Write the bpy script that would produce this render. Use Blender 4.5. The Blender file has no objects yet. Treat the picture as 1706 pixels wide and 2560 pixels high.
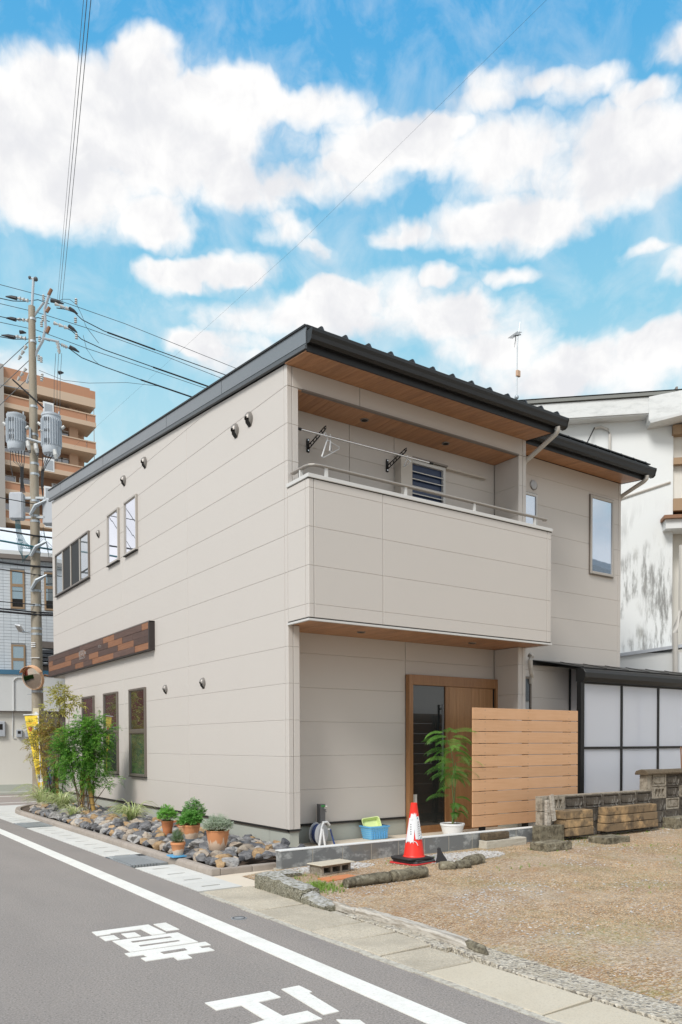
import bpy, bmesh, math, random
from mathutils import Vector, Matrix, noise as mnoise
R = math.radians
random.seed(7)
S = bpy.context.scene
C = bpy.data.collections.new("place"); S.collection.children.link(C)

# ------------------------------------------------------------------ camera
cam = bpy.data.cameras.new("camera"); cam_o = bpy.data.objects.new("camera", cam); S.collection.objects.link(cam_o)
cam.sensor_fit = 'HORIZONTAL'; cam.sensor_width = 36; cam.lens = 1948.92/1706*36
cam.shift_y = (1909.15-1280)/1706; cam.clip_start = .05; cam.clip_end = 2000
_f = Vector((0.56871311, 0.82214246, -0.0254397)); _r = Vector((0.82235373, -0.5689661, -0.00345263)); _u = Vector((0.01731288, 0.01895687, 0.9996704))
m = Matrix((_r, _u, -_f)).transposed().to_4x4(); m.translation = Vector((-4.9576, -8.3066, 1.3693))
cam_o.matrix_world = m
S.camera = cam_o
S.render.resolution_x = 682; S.render.resolution_y = 1024

# ------------------------------------------------------------------ light
SUN_DIR = Vector((-.64, -.30, .71)).normalized()
SUN_STRENGTH = 2.6
EXPOSURE = 0.25
sun = bpy.data.lights.new("sun", 'SUN'); sun.energy = SUN_STRENGTH; sun.angle = R(20); sun.color = (1, .97, .92)
sun_o = bpy.data.objects.new("sun", sun); S.collection.objects.link(sun_o)
sun_o.rotation_euler = SUN_DIR.to_track_quat('Z', 'Y').to_euler()
S.view_settings.view_transform = 'Standard'; S.view_settings.look = 'None'; S.view_settings.exposure = EXPOSURE; S.view_settings.gamma = 1
S.view_settings.use_curve_mapping = False

W = bpy.data.worlds.new("World"); S.world = W; W.use_nodes = True
nt = W.node_tree; N = nt.nodes; Lk = nt.links; N.clear()
def wn(t, **k):
    n = N.new(t)
    for a, b in k.items(): setattr(n, a, b)
    return n
def wmath(op, a, b=None, c=None, clamp=False):
    n = wn('ShaderNodeMath', operation=op); n.use_clamp = clamp
    for i, v in enumerate((a, b, c)):
        if v is None: continue
        if isinstance(v, (int, float)): n.inputs[i].default_value = v
        else: Lk.new(v, n.inputs[i])
    return n.outputs[0]
def wnoise(vec, scale, detail, rough=.55, dist=0):
    n = wn('ShaderNodeTexNoise'); n.inputs['Scale'].default_value = scale; n.inputs['Detail'].default_value = detail
    n.inputs['Roughness'].default_value = rough; n.inputs['Distortion'].default_value = dist; Lk.new(vec, n.inputs['Vector']); return n
tc = wn('ShaderNodeTexCoord'); sep = wn('ShaderNodeSeparateXYZ'); Lk.new(tc.outputs['Generated'], sep.inputs[0])
az = wmath('ARCTAN2', sep.outputs[0], sep.outputs[1]); el = wmath('ARCSINE', sep.outputs[2])
comb = wn('ShaderNodeCombineXYZ'); Lk.new(az, comb.inputs[0]); Lk.new(el, comb.inputs[1])
warp = wnoise(comb.outputs[0], 9, 4, .6)
wv = wn('ShaderNodeVectorMath', operation='MULTIPLY_ADD'); Lk.new(warp.outputs['Color'], wv.inputs[0]); wv.inputs[1].default_value = (.11, .06, 0); wv.inputs[2].default_value = (-.055, -.03, 0)
wadd = wn('ShaderNodeVectorMath', operation='ADD'); Lk.new(comb.outputs[0], wadd.inputs[0]); Lk.new(wv.outputs[0], wadd.inputs[1])
BL = [(0.20, 0.60, 0.09, 0.05), (0.655, 0.64, 0.07, 0.018), (0.69, 0.655, 0.06, 0.014), (0.44, 0.53, 0.05, 0.012), (0.60, 0.52, 0.05, 0.012), (0.265, 0.667, 0.064, 0.027), (0.365, 0.697, 0.036, 0.018), (0.323, 0.638, 0.146, 0.051), (0.427, 0.649, 0.119, 0.054), (0.481, 0.676, 0.06, 0.022), (0.518, 0.602, 0.06, 0.022), (0.389, 0.568, 0.042, 0.022), (0.297, 0.572, 0.097, 0.027), (0.595, 0.673, 0.06, 0.016), (0.221, 0.611, 0.043, 0.029), (0.606, 0.615, 0.06, 0.018), (0.758, 0.641, 0.095, 0.028), (0.883, 0.607, 0.14, 0.041), (0.981, 0.611, 0.069, 0.042), (0.805, 0.676, 0.067, 0.014), (0.898, 0.668, 0.054, 0.014), (0.971, 0.652, 0.038, 0.011), (0.832, 0.569, 0.067, 0.022), (0.747, 0.573, 0.053, 0.017), (1.004, 0.682, 0.032, 0.015), (0.687, 0.573, 0.027, 0.013), (0.54, 0.568, 0.044, 0.015), (0.583, 0.553, 0.022, 0.01), (0.394, 0.524, 0.032, 0.014), (0.479, 0.538, 0.049, 0.014), (0.731, 0.533, 0.024, 0.012), (0.816, 0.531, 0.031, 0.009), (0.968, 0.528, 0.021, 0.008), (1.006, 0.508, 0.032, 0.019), (0.528, 0.493, 0.104, 0.025), (0.671, 0.501, 0.13, 0.033), (0.779, 0.475, 0.079, 0.033), (0.822, 0.424, 0.102, 0.039), (0.944, 0.419, 0.095, 0.036), (1.001, 0.432, 0.041, 0.021), (0.473, 0.452, 0.06, 0.022), (0.222, 0.415, 0.058, 0.019), (0.425, 0.462, 0.032, 0.013)]
bsum = None
for a, e, ra, re in BL:
    ra *= 1.04; re *= 1.02
    v = wn('ShaderNodeVectorMath', operation='MULTIPLY_ADD'); Lk.new(wadd.outputs[0], v.inputs[0])
    v.inputs[1].default_value = (1/ra, 1/re, 0); v.inputs[2].default_value = (-a/ra, -e/re, 0)
    l = wn('ShaderNodeVectorMath', operation='DOT_PRODUCT'); Lk.new(v.outputs[0], l.inputs[0]); Lk.new(v.outputs[0], l.inputs[1])
    f = wmath('MULTIPLY_ADD', l.outputs['Value'], -.62, 1.0, True)
    bsum = f if bsum is None else wmath('ADD', bsum, f)
# the same kind of cloud all round the rest of the sky
gen = wnoise(tc.outputs['Generated'], 2.6, 3, .5, .3)
gmask = wmath('MULTIPLY_ADD', gen.outputs['Fac'], 7.0, -3.0)
def win(v, c, h):      # 1 outside the window |v-c|<h
    return wmath('MULTIPLY_ADD', wmath('ABSOLUTE', wmath('SUBTRACT', v, c)), 12, -12*h, True)
outside = wmath('MAXIMUM', win(az, .62, .50), win(el, .54, .28))
gm = wmath('MULTIPLY_ADD', wmath('SUBTRACT', outside, 1), 3, gmask)
blob = wmath('MINIMUM', wmath('SUBTRACT', bsum, .35), 1.1)
mask = wmath('MAXIMUM', blob, gm)
det = wnoise(wadd.outputs[0], 20, 12, .60, .15)
det2 = wnoise(comb.outputs[0], 8.5, 5, .6, .2)
dd = wmath('ADD', wmath('MULTIPLY_ADD', det.outputs['Fac'], 1.7, -.85), wmath('MULTIPLY_ADD', det2.outputs['Fac'], 1.5, -.75))
dens = wmath('ADD', wmath('MULTIPLY', mask, 1.15), dd)
mr = wn('ShaderNodeMapRange', interpolation_type='SMOOTHSTEP'); Lk.new(dens, mr.inputs[0]); mr.inputs[1].default_value = -.40; mr.inputs[2].default_value = .95
# thin veil between the clumps
veil = wnoise(comb.outputs[0], 12, 6, .6, .5)
vl = wn('ShaderNodeMapRange'); Lk.new(wmath('ADD', veil.outputs['Fac'], wmath('MULTIPLY', mask, .22)), vl.inputs[0]); vl.inputs[1].default_value = .38; vl.inputs[2].default_value = .82; vl.inputs[4].default_value = .5
cl = wmath('MAXIMUM', mr.outputs[0], vl.outputs[0])
# cloud colour: bright tops, soft bluish-grey undersides
shf = wn('ShaderNodeVectorMath', operation='ADD'); Lk.new(comb.outputs[0], shf.inputs[0]); shf.inputs[1].default_value = (-.006, .022, 0)
det3 = wnoise(shf.outputs[0], 8.5, 5, .6, .2)
under = wmath('MULTIPLY', wmath('SUBTRACT', det3.outputs['Fac'], det2.outputs['Fac']), .9)
sh = wnoise(wadd.outputs[0], 14, 6, .55, .3)
shm = wn('ShaderNodeMapRange', interpolation_type='SMOOTHSTEP'); Lk.new(wmath('SUBTRACT', wmath('ADD', sh.outputs['Fac'], wmath('MULTIPLY', mask, -.10)), under), shm.inputs[0]); shm.inputs[1].default_value = .18; shm.inputs[2].default_value = .60
ccol = wn('ShaderNodeMix', data_type='RGBA'); Lk.new(shm.outputs[0], ccol.inputs[0])
ccol.inputs[6].default_value = (7.05, 7.1, 7.35, 1); ccol.inputs[7].default_value = (8.6, 8.55, 8.5, 1)
sky = wn('ShaderNodeTexSky', sky_type='NISHITA'); sky.sun_disc = False
sky.sun_elevation = math.asin(SUN_DIR.z); sky.sun_rotation = math.atan2(SUN_DIR.x, SUN_DIR.y); sky.air_density = 1.0; sky.dust_density = .3; sky.ozone_density = 1.5
# blue of the photograph: deeper overhead, pale cyan low down
bl = wn('ShaderNodeValToRGB'); Lk.new(el, bl.inputs[0]); cr = bl.color_ramp
cr.elements[0].position = 0; cr.elements[0].color = (.75, .90, .95, 1)
cr.elements[1].position = .9; cr.elements[1].color = (.03, .36, .83, 1)
for pz, c in ((.36, (.52, .83, .94, 1)), (.5, (.30, .69, .91, 1)), (.7, (.11, .48, .86, 1))):
    e = cr.elements.new(pz); e.color = c
bsc = wn('ShaderNodeVectorMath', operation='SCALE'); Lk.new(bl.outputs[0], bsc.inputs[0]); bsc.inputs['Scale'].default_value = 8.0
skm = wn('ShaderNodeMix', data_type='RGBA'); skm.inputs[0].default_value = .92; Lk.new(sky.outputs[0], skm.inputs[6]); Lk.new(bsc.outputs[0], skm.inputs[7])
mix = wn('ShaderNodeMix', data_type='RGBA'); Lk.new(cl, mix.inputs[0]); Lk.new(skm.outputs[2], mix.inputs[6]); Lk.new(ccol.outputs[2], mix.inputs[7])
bg = wn('ShaderNodeBackground'); bg.inputs['Strength'].default_value = .1; Lk.new(mix.outputs[2], bg.inputs['Color'])
out = wn('ShaderNodeOutputWorld'); Lk.new(bg.outputs[0], out.inputs['Surface'])

# ------------------------------------------------------------------ materials
def srgb(r, g, b):
    f = lambda c: (c/255/12.92) if c/255 <= .04045 else ((c/255+.055)/1.055)**2.4
    return (f(r), f(g), f(b), 1)
class Mat:
    def __init__(s, name, color, rough=.6, metal=0, spec=.5):
        s.m = bpy.data.materials.new(name); s.m.use_nodes = True; s.t = s.m.node_tree; s.n = s.t.nodes; s.l = s.t.links
        s.b = s.n['Principled BSDF']; s.col = None
        s.base = color if len(color) == 4 else (*color, 1)
        s.b.inputs['Base Color'].default_value = s.base; s.b.inputs['Roughness'].default_value = rough; s.b.inputs['Metallic'].default_value = metal
        s.b.inputs['Specular IOR Level'].default_value = spec
        tcn = s.n.new('ShaderNodeTexCoord'); s.obj = tcn.outputs['Object']
        geo = s.n.new('ShaderNodeNewGeometry'); s.pos = geo.outputs['Position']
        oi = s.n.new('ShaderNodeObjectInfo'); s.rnd = oi.outputs['Random']
        s.bumpn = None
    def map(s, vec, scale=(1, 1, 1)):
        n = s.n.new('ShaderNodeMapping'); n.inputs['Scale'].default_value = scale; s.l.new(vec, n.inputs['Vector']); return n.outputs[0]
    def noise(s, scale, detail=4, rough=.55, vec=None, sc=(1, 1, 1), dist=0):
        n = s.n.new('ShaderNodeTexNoise'); n.inputs['Scale'].default_value = scale; n.inputs['Detail'].default_value = detail; n.inputs['Roughness'].default_value = rough; n.inputs['Distortion'].default_value = dist
        s.l.new(s.map(s.pos if vec is None else vec, sc), n.inputs['Vector']); return n.outputs['Fac']
    def voro(s, scale, vec=None, feature='F1', out='Distance', sc=(1, 1, 1), rand=1):
        n = s.n.new('ShaderNodeTexVoronoi'); n.feature = feature; n.inputs['Scale'].default_value = scale; n.inputs['Randomness'].default_value = rand
        s.l.new(s.map(s.pos if vec is None else vec, sc), n.inputs['Vector']); return n.outputs[out]
    def rng(s, v, a, b, c=0, d=1, smooth=False):
        n = s.n.new('ShaderNodeMapRange'); s.l.new(v, n.inputs[0])
        if smooth: n.interpolation_type = 'SMOOTHSTEP'
        for i, x in enumerate((a, b, c, d)): n.inputs[i+1].default_value = x
        return n.outputs[0]
    def math(s, op, a, b):
        n = s.n.new('ShaderNodeMath'); n.operation = op
        for i, v in enumerate((a, b)):
            if isinstance(v, (int, float)): n.inputs[i].default_value = v
            else: s.l.new(v, n.inputs[i])
        return n.outputs[0]
    def mixc(s, fac, color, mode='MIX'):
        n = s.n.new('ShaderNodeMix'); n.data_type = 'RGBA'; n.blend_type = mode
        if isinstance(fac, (int, float)): n.inputs[0].default_value = fac
        else: s.l.new(fac, n.inputs[0])
        if s.col is None: n.inputs[6].default_value = s.base
        else: s.l.new(s.col, n.inputs[6])
        if isinstance(color, tuple): n.inputs[7].default_value = color if len(color) == 4 else (*color, 1)
        else: s.l.new(color, n.inputs[7])
        s.col = n.outputs[2]; s.l.new(s.col, s.b.inputs['Base Color']); return s
    def vary(s, amt=.06):
        v = s.rng(s.rnd, 0, 1, 1-amt, 1+amt)
        n = s.n.new('ShaderNodeCombineXYZ')
        for i in range(3): s.l.new(v, n.inputs[i])
        return s.mixc(1.0, n.outputs[0], 'MULTIPLY')
    def bump(s, h, strength=.3, dist=.01):
        n = s.n.new('ShaderNodeBump'); n.inputs['Strength'].default_value = strength; n.inputs['Distance'].default_value = dist
        s.l.new(h, n.inputs['Height'])
        if s.bumpn: s.l.new(s.bumpn, n.inputs['Normal'])
        s.bumpn = n.outputs[0]; s.l.new(s.bumpn, s.b.inputs['Normal']); return s
MT = {}
def mk(name, *a, **k):
    x = Mat(name, *a, **k); MT[name] = x.m; return x
SID = (.560, .518, .476)
x = mk('siding', SID, .55); x.vary(.012); x.mixc(x.rng(x.noise(1.3, 3), .35, .75, 0, .10), (.50, .46, .42)); x.bump(x.noise(420, 2), .25, .0006)
x = mk('siding_core', (.54, .50, .45), .8)
x = mk('trim_beige', (.54, .49, .43), .45); x.mixc(x.rng(x.noise(3, 3), .4, .8, 0, .1), (.45, .42, .38))
x = mk('cap_metal', (.60, .585, .56), .38, spec=.6)
x = mk('concrete_base', (.42, .43, .38), .85); x.mixc(x.rng(x.noise(2.2, 5), .35, .7, 0, .35), (.34, .345, .31)); x.bump(x.noise(160, 3), .2, .002)
def woodmat(name, c1, c2, rough=.5, sc=(1, .06, 1), scale=38, var=.12, bump=.1):
    x = mk(name, c1, rough); g = x.noise(scale, 5, .6, None, sc, .6); x.mixc(x.rng(g, .3, .72), c2); x.mixc(x.rng(x.noise(scale*3, 3, .6, None, sc), .45, .8, 0, .3), tuple(v*.7 for v in c2)); x.vary(var); x.bump(g, bump, .002); return x
woodmat('soffit_wood', (.50, .255, .125), (.34, .155, .07), .45, (1, .05, 1), 26, .10)
woodmat('door_wood', (.43, .235, .105), (.31, .155, .065), .4, (1, 1, .05), 30, .05)
woodmat('door_frame_wood', (.36, .185, .08), (.27, .13, .055), .4, (1, 1, .06), 40, .05)
x = mk('composite_board', (.62, .365, .205), .55); x.mixc(x.rng(x.noise(46, 5, .65, None, (.05, 1, 1)), .3, .7, 0, .6), (.52, .285, .142)); x.mixc(x.rng(x.noise(2.5, 4, .6), .45, .7, 0, .35), (.66, .40, .24)); x.vary(.06)
woodmat('sign_dark', (.125, .072, .055), (.075, .043, .034), .6, (1, .08, 1), 40, .22)
woodmat('sign_light', (.29, .135, .065), (.20, .085, .042), .55, (1, .08, 1), 40, .18)
x = mk('sign_edge', (.035, .026, .024), .5)
x = mk('letter_grey', (.42, .38, .36), .6)
x = mk('black_metal', (.012, .012, .0125), .42, spec=.35); x.bump(x.noise(6, 2), .05, .01)
x = mk('gutter_black', (.012, .0122, .013), .36, spec=.45)
x = mk('verge_grey', (.20, .215, .23), .32, .35); x.mixc(x.rng(x.noise(1.5, 3, .5, None, (1, .2, 1)), .4, .7, 0, .3), (.26, .275, .29))
x = mk('verge_trim', (.10, .108, .115), .4, .3)
x = mk('frame_bronze', (.22, .19, .165), .35, .5)
x = mk('frame_beige', (.46, .42, .375), .4, .2)
x = mk('frame_silver', (.62, .62, .60), .3, .3)
x = mk('rail_beige', (.34, .31, .275), .35, .3)
x = mk('hood_metal', (.24, .22, .20), .4, .3)
x = mk('dark_hole', (.008, .007, .006), .8)
x = mk('dark_gap', (.02, .018, .016), .7)
x = mk('pipe_beige', (.50, .475, .435), .45)
x = mk('steel', (.75, .76, .78), .22, .95)
x = mk('chrome', (.85, .85, .86), .08, 1)
def glass(name, dark, refl, tint=(.92, .95, 1), rough=.015, extra=None):
    mm = bpy.data.materials.new(name); mm.use_nodes = True; t = mm.node_tree; n = t.nodes; l = t.links
    b = n['Principled BSDF']; b.inputs['Base Color'].default_value = (*dark, 1); b.inputs['Roughness'].default_value = .25
    g = n.new('ShaderNodeBsdfGlossy'); g.inputs['Color'].default_value = (*tint, 1); g.inputs['Roughness'].default_value = rough
    fr = n.new('ShaderNodeFresnel'); fr.inputs['IOR'].default_value = 1.7
    ma = n.new('ShaderNodeMath'); ma.operation = 'MULTIPLY_ADD'; ma.use_clamp = True; l.new(fr.outputs[0], ma.inputs[0]); ma.inputs[1].default_value = .55 if name == 'glass_door' else 1.0; ma.inputs[2].default_value = refl
    ge = n.new('ShaderNodeNewGeometry'); no = n.new('ShaderNodeTexNoise'); no.inputs['Scale'].default_value = 1.6; l.new(ge.outputs['Position'], no.inputs['Vector'])
    bp = n.new('ShaderNodeBump'); bp.inputs['Strength'].default_value = .015; bp.inputs['Distance'].default_value = .05; l.new(no.outputs['Fac'], bp.inputs['Height']); l.new(bp.outputs[0], g.inputs['Normal'])
    mx = n.new('ShaderNodeMixShader'); l.new(ma.outputs[0], mx.inputs[0]); l.new(b.outputs[0], mx.inputs[1]); l.new(g.outputs[0], mx.inputs[2]); l.new(mx.outputs[0], n['Material Output'].inputs['Surface'])
    if extra: extra(n, l, b, ge)
    MT[name] = mm
glass('glass_sky', (.10, .12, .14), .72, (.90, .92, 1.0))
glass('glass_low', (.012, .016, .014), .16)
glass('glass_low_curtain', (.05, .10, .055), .12)
glass('glass_wing', (.22, .30, .42), .45, (.82, .90, 1.0))
glass('glass_door', (.018, .022, .022), .01)
glass('glass_dark', (.03, .032, .036), .12)
glass('glass_far', (.13, .16, .17), .25)
x = mk('louver_screen', (.012, .03, .085), .35)
x = mk('poly_panel', (.90, .91, .94), .22); x.b.inputs['Transmission Weight'].default_value = 0
pn = x.n.new('ShaderNodeBsdfTranslucent'); pn.inputs['Color'].default_value = (.84, .86, .92, 1); ms = x.n.new('ShaderNodeMixShader'); ms.inputs[0].default_value = .42
x.l.new(x.b.outputs[0], ms.inputs[1]); x.l.new(pn.outputs[0], ms.inputs[2])
tp_ = x.n.new('ShaderNodeBsdfTransparent'); tp_.inputs[0].default_value = (.9, .93, 1, 1); m2 = x.n.new('ShaderNodeMixShader'); m2.inputs[0].default_value = .20; x.l.new(ms.outputs[0], m2.inputs[1]); x.l.new(tp_.outputs[0], m2.inputs[2]); x.l.new(m2.outputs[0], x.n['Material Output'].inputs['Surface'])
x = mk('poly_stripe', (.16, .19, .30), .3); x = mk('screen_dark', (.035, .037, .038), .8)
# ground
x = mk('asphalt', (.252, .226, .203), .88)
x.mixc(x.rng(x.noise(.55, 5, .6), .35, .68, 0, .5), (.305, .265, .236)); x.mixc(x.rng(x.noise(2.6, 4, .6, None, (1, .35, 1)), .42, .72, 0, .4), (.195, .178, .163))
x.mixc(x.rng(x.noise(95, 3, .75), .47, .66, 0, .65), (.44, .40, .37)); x.mixc(x.rng(x.noise(75, 3, .75), .52, .66, 0, .75), (.11, .098, .09)); x.mixc(x.rng(x.noise(.35, 4, .6, None, (1.6, .25, 1)), .45, .65, 0, .22), (.16, .145, .135))
x.mixc(x.rng(x.noise(1.3, 5, .75, None, (1, .5, 1)), .62, .68, 0, .25), (.19, .17, .165))
x.mixc(x.rng(x.voro(9.5), .028, .018), (.62, .60, .58)); x.bump(x.noise(230, 3, .7), .5, .004)
x = mk('road_far', (.33, .28, .25), .9); x.bump(x.noise(100, 3), .3, .004)
x = mk('road_paint', (.80, .785, .73), .6); x.mixc(x.rng(x.noise(60, 5, .7), .52, .66, 0, .45), (.55, .53, .48)); x.mixc(x.rng(x.noise(5, 5, .7), .46, .68, 0, .45), (.62, .60, .55)); x.mixc(x.rng(x.noise(34, 4, .8), .66, .72, 0, .7), (.36, .33, .30)); x.bump(x.noise(200, 2), .3, .002)
x = mk('gutter_concrete', (.62, .61, .57), .85); x.mixc(x.rng(x.noise(6, 5, .6), .4, .75, 0, .4), (.50, .49, .455)); x.mixc(x.rng(x.noise(150, 2, .7), .62, .8, 0, .5), (.36, .35, .33)); x.vary(.05); x.bump(x.noise(140, 3), .25, .002)
x = mk('slab_old', (.53, .465, .36), .92); x.mixc(x.rng(x.noise(90, 3, .75), .48, .62, 0, .55), (.25, .215, .16)); x.mixc(x.rng(x.noise(75, 3, .75), .54, .66, 0, .7), (.70, .65, .55)); x.mixc(x.rng(x.noise(3, 4, .6), .4, .7, 0, .5), (.30, .265, .21)); x.vary(.10); x.bump(x.noise(110, 4, .7), .8, .006)
x = mk('slab_new', (.55, .49, .385), .9); x.mixc(x.rng(x.noise(90, 3, .7), .48, .66, 0, .45), (.37, .32, .24)); x.mixc(x.rng(x.noise(3, 4), .4, .7, 0, .35), (.46, .40, .30)); x.vary(.05); x.bump(x.noise(120, 3, .7), .5, .004)
x = mk('exposed_aggregate', (.40, .35, .27), .9); vv = x.voro(62, None, 'F1', 'Color'); sp = x.n.new('ShaderNodeSeparateColor'); x.l.new(vv, sp.inputs[0])
x.mixc(x.rng(sp.outputs[0], .0, .9, 0, 1), (.60, .55, .46)); x.mixc(x.rng(sp.outputs[1], .62, .9, 0, .85), (.15, .135, .12)); x.mixc(x.rng(x.noise(4, 3), .45, .7, 0, .35), (.33, .27, .18)); x.bump(x.voro(62), .9, .012)
x = mk('edge_concrete', (.50, .47, .40), .9); x.mixc(x.rng(x.noise(24, 5, .7), .45, .62, 0, .7), (.28, .245, .20)); x.bump(x.noise(40, 4), .6, .01)
x = mk('apron_concrete', (.66, .575, .46), .85); x.mixc(x.rng(x.noise(3, 4), .35, .75, 0, .3), (.57, .49, .39)); x.bump(x.noise(160, 2), .15, .002)
x = mk('soil', (.34, .205, .105), .95)
x.mixc(x.rng(x.noise(1.1, 5, .62), .42, .60, 0, .95, True), (.43, .325, .21)); x.mixc(x.rng(x.noise(2.3, 5, .6), .55, .68, 0, .7), (.42, .235, .10))
vv = x.voro(58, None, 'F1', 'Color', (1, 1.35, 1)); sp = x.n.new('ShaderNodeSeparateColor'); x.l.new(vv, sp.inputs[0])
x.mixc(x.math('MULTIPLY', x.rng(sp.outputs[0], .45, .75), x.rng(x.noise(1.7, 4), .35, .55, .25, .85)), (.62, .50, .37)); x.mixc(x.rng(sp.outputs[1], .72, .9, 0, .6), (.20, .13, .085)); x.mixc(x.rng(sp.outputs[2], .86, .95, 0, .6), (.48, .45, .42))
x.mixc(x.math('MULTIPLY', x.rng(x.noise(.7, 4, .6), .48, .62), x.rng(x.noise(35, 3, .7), .42, .58, 0, .65)), (.25, .25, .07)); x.bump(x.voro(58, None, 'F1', 'Distance', (1, 1.35, 1)), .9, .012); x.bump(x.noise(9, 4), .4, .03)
x = mk('pebble', (.44, .35, .25), .85)
cr_ = x.n.new('ShaderNodeValToRGB'); ge = x.n.new('ShaderNodeNewGeometry'); x.l.new(ge.outputs['Random Per Island'], cr_.inputs[0])
el_ = cr_.color_ramp.elements; el_[0].color = (.40, .285, .165, 1); el_[1].color = (.50, .44, .35, 1)
for pz, c in ((.15, (.43, .32, .20, 1)), (.3, (.36, .21, .10, 1)), (.45, (.46, .36, .24, 1)), (.6, (.26, .20, .14, 1)), (.72, (.49, .40, .28, 1)), (.85, (.42, .25, .12, 1))):
    e = el_.new(pz); e.color = c
x.l.new(cr_.outputs[0], x.b.inputs['Base Color']); 
x = mk('pebble_grey', (.52, .50, .48), .85)
cr_ = x.n.new('ShaderNodeValToRGB'); ge = x.n.new('ShaderNodeNewGeometry'); x.l.new(ge.outputs['Random Per Island'], cr_.inputs[0])
el_ = cr_.color_ramp.elements; el_[0].color = (.54, .52, .49, 1); el_[1].color = (.36, .34, .32, 1)
x.l.new(cr_.outputs[0], x.b.inputs['Base Color'])
x = mk('bed_soil', (.10, .07, .05), .95)
# stones, blocks
x = mk('kerb_stone', (.36, .31, .265), .85); x.mixc(x.rng(x.noise(9, 5, .6), .42, .7, 0, .55), (.255, .215, .185)); x.mixc(x.rng(x.noise(30, 4, .6), .6, .75, 0, .5), (.46, .42, .37)); x.vary(.08); x.bump(x.noise(60, 4), .35, .004)
x = mk('grey_block', (.17, .175, .175), .9); x.mixc(x.rng(x.noise(5.5, 5, .65, None, (1, 1, 1.6)), .50, .64, 0, .85), (.40, .41, .40)); x.mixc(x.rng(x.noise(2.4, 3), .6, .75, 0, .4), (.24, .19, .12)); x.bump(x.noise(120, 4), .5, .004)
x = mk('mortar', (.40, .37, .31), .9)
x = mk('pale_top', (.70, .70, .68), .8)
x = mk('old_block', (.105, .088, .068), .92); x.mixc(x.rng(x.noise(13, 5, .7, x.obj), .42, .62, 0, .9), (.05, .040, .032)); x.mixc(x.rng(x.noise(10, 4, .6, x.obj, (1, 1, .5)), .58, .72, 0, .75), (.46, .43, .38)); x.vary(.18); x.bump(x.noise(60, 5, .7), .8, .008)
x = mk('old_block_pale', (.34, .30, .24), .92); x.mixc(x.rng(x.noise(14, 5, .7), .45, .62, 0, .8), (.14, .115, .085)); x.bump(x.noise(60, 5, .7), .8, .008)
x = mk('tuff_block', (.20, .14, .08), .92); x.mixc(x.rng(x.noise(5, 4, .6), .47, .64, 0, .9), (.50, .33, .165)); x.mixc(x.rng(x.noise(7, 5, .65), .52, .66, 0, .85), (.075, .055, .036)); x.vary(.15); x.bump(x.noise(50, 5, .7), .6, .006)
x = mk('mossy_stone', (.20, .175, .12), .95); x.mixc(x.rng(x.noise(16, 5, .7), .45, .60, 0, .9), (.07, .058, .038)); x.mixc(x.rng(x.noise(11, 4, .6), .56, .68, 0, .8), (.36, .33, .25)); x.vary(.15); x.bump(x.noise(45, 5, .7), .9, .012)
x = mk('cap_brown', (.14, .105, .065), .95); x.mixc(x.rng(x.noise(26, 5, .7), .45, .6, 0, .8), (.075, .055, .035)); x.bump(x.noise(60, 5, .7), .9, .01)
x = mk('white_block', (.52, .48, .40), .9); x.mixc(x.rng(x.noise(18, 4, .7), .5, .68, 0, .5), (.38, .33, .25)); x.bump(x.noise(60, 4), .5, .005)
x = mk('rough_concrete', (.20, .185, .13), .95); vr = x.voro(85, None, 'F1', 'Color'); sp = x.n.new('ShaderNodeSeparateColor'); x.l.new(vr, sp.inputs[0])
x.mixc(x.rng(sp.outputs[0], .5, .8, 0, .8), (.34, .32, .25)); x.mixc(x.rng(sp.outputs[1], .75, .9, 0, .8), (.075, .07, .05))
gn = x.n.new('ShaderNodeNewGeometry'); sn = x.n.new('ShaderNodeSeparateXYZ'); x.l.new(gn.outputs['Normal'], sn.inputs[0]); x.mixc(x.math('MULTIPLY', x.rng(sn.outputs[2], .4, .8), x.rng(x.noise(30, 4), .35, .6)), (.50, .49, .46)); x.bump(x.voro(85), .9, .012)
x = mk('weathered_wood', (.50, .46, .40), .9); g = x.noise(40, 5, .65, None, (1, .12, 1)); x.mixc(x.rng(g, .45, .6), (.30, .26, .21)); x.mixc(x.rng(x.noise(22, 4, .6, None, (1, .15, 1)), .6, .72), (.10, .08, .06)); x.bump(g, .8, .01)
for nm, c1, c2 in (('rock_grey', (.185, .182, .185), (.09, .088, .092)), ('rock_pale', (.37, .355, .335), (.19, .18, .175)), ('rock_ochre', (.42, .28, .145), (.27, .17, .09)), ('rock_dark', (.10, .10, .108), (.055, .055, .06)), ('rock_tan', (.42, .35, .27), (.26, .21, .17))):
    x = mk(nm, c1, .8); x.mixc(x.rng(x.noise(14, 5, .65, None, (1, 1, 2.2)), .42, .62), c2); x.mixc(x.rng(x.noise(22, 4, .6), .64, .74, 0, .5), (.42, .40, .37)); x.vary(.22); x.bump(x.noise(38, 5, .7), .7, .008)
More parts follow.
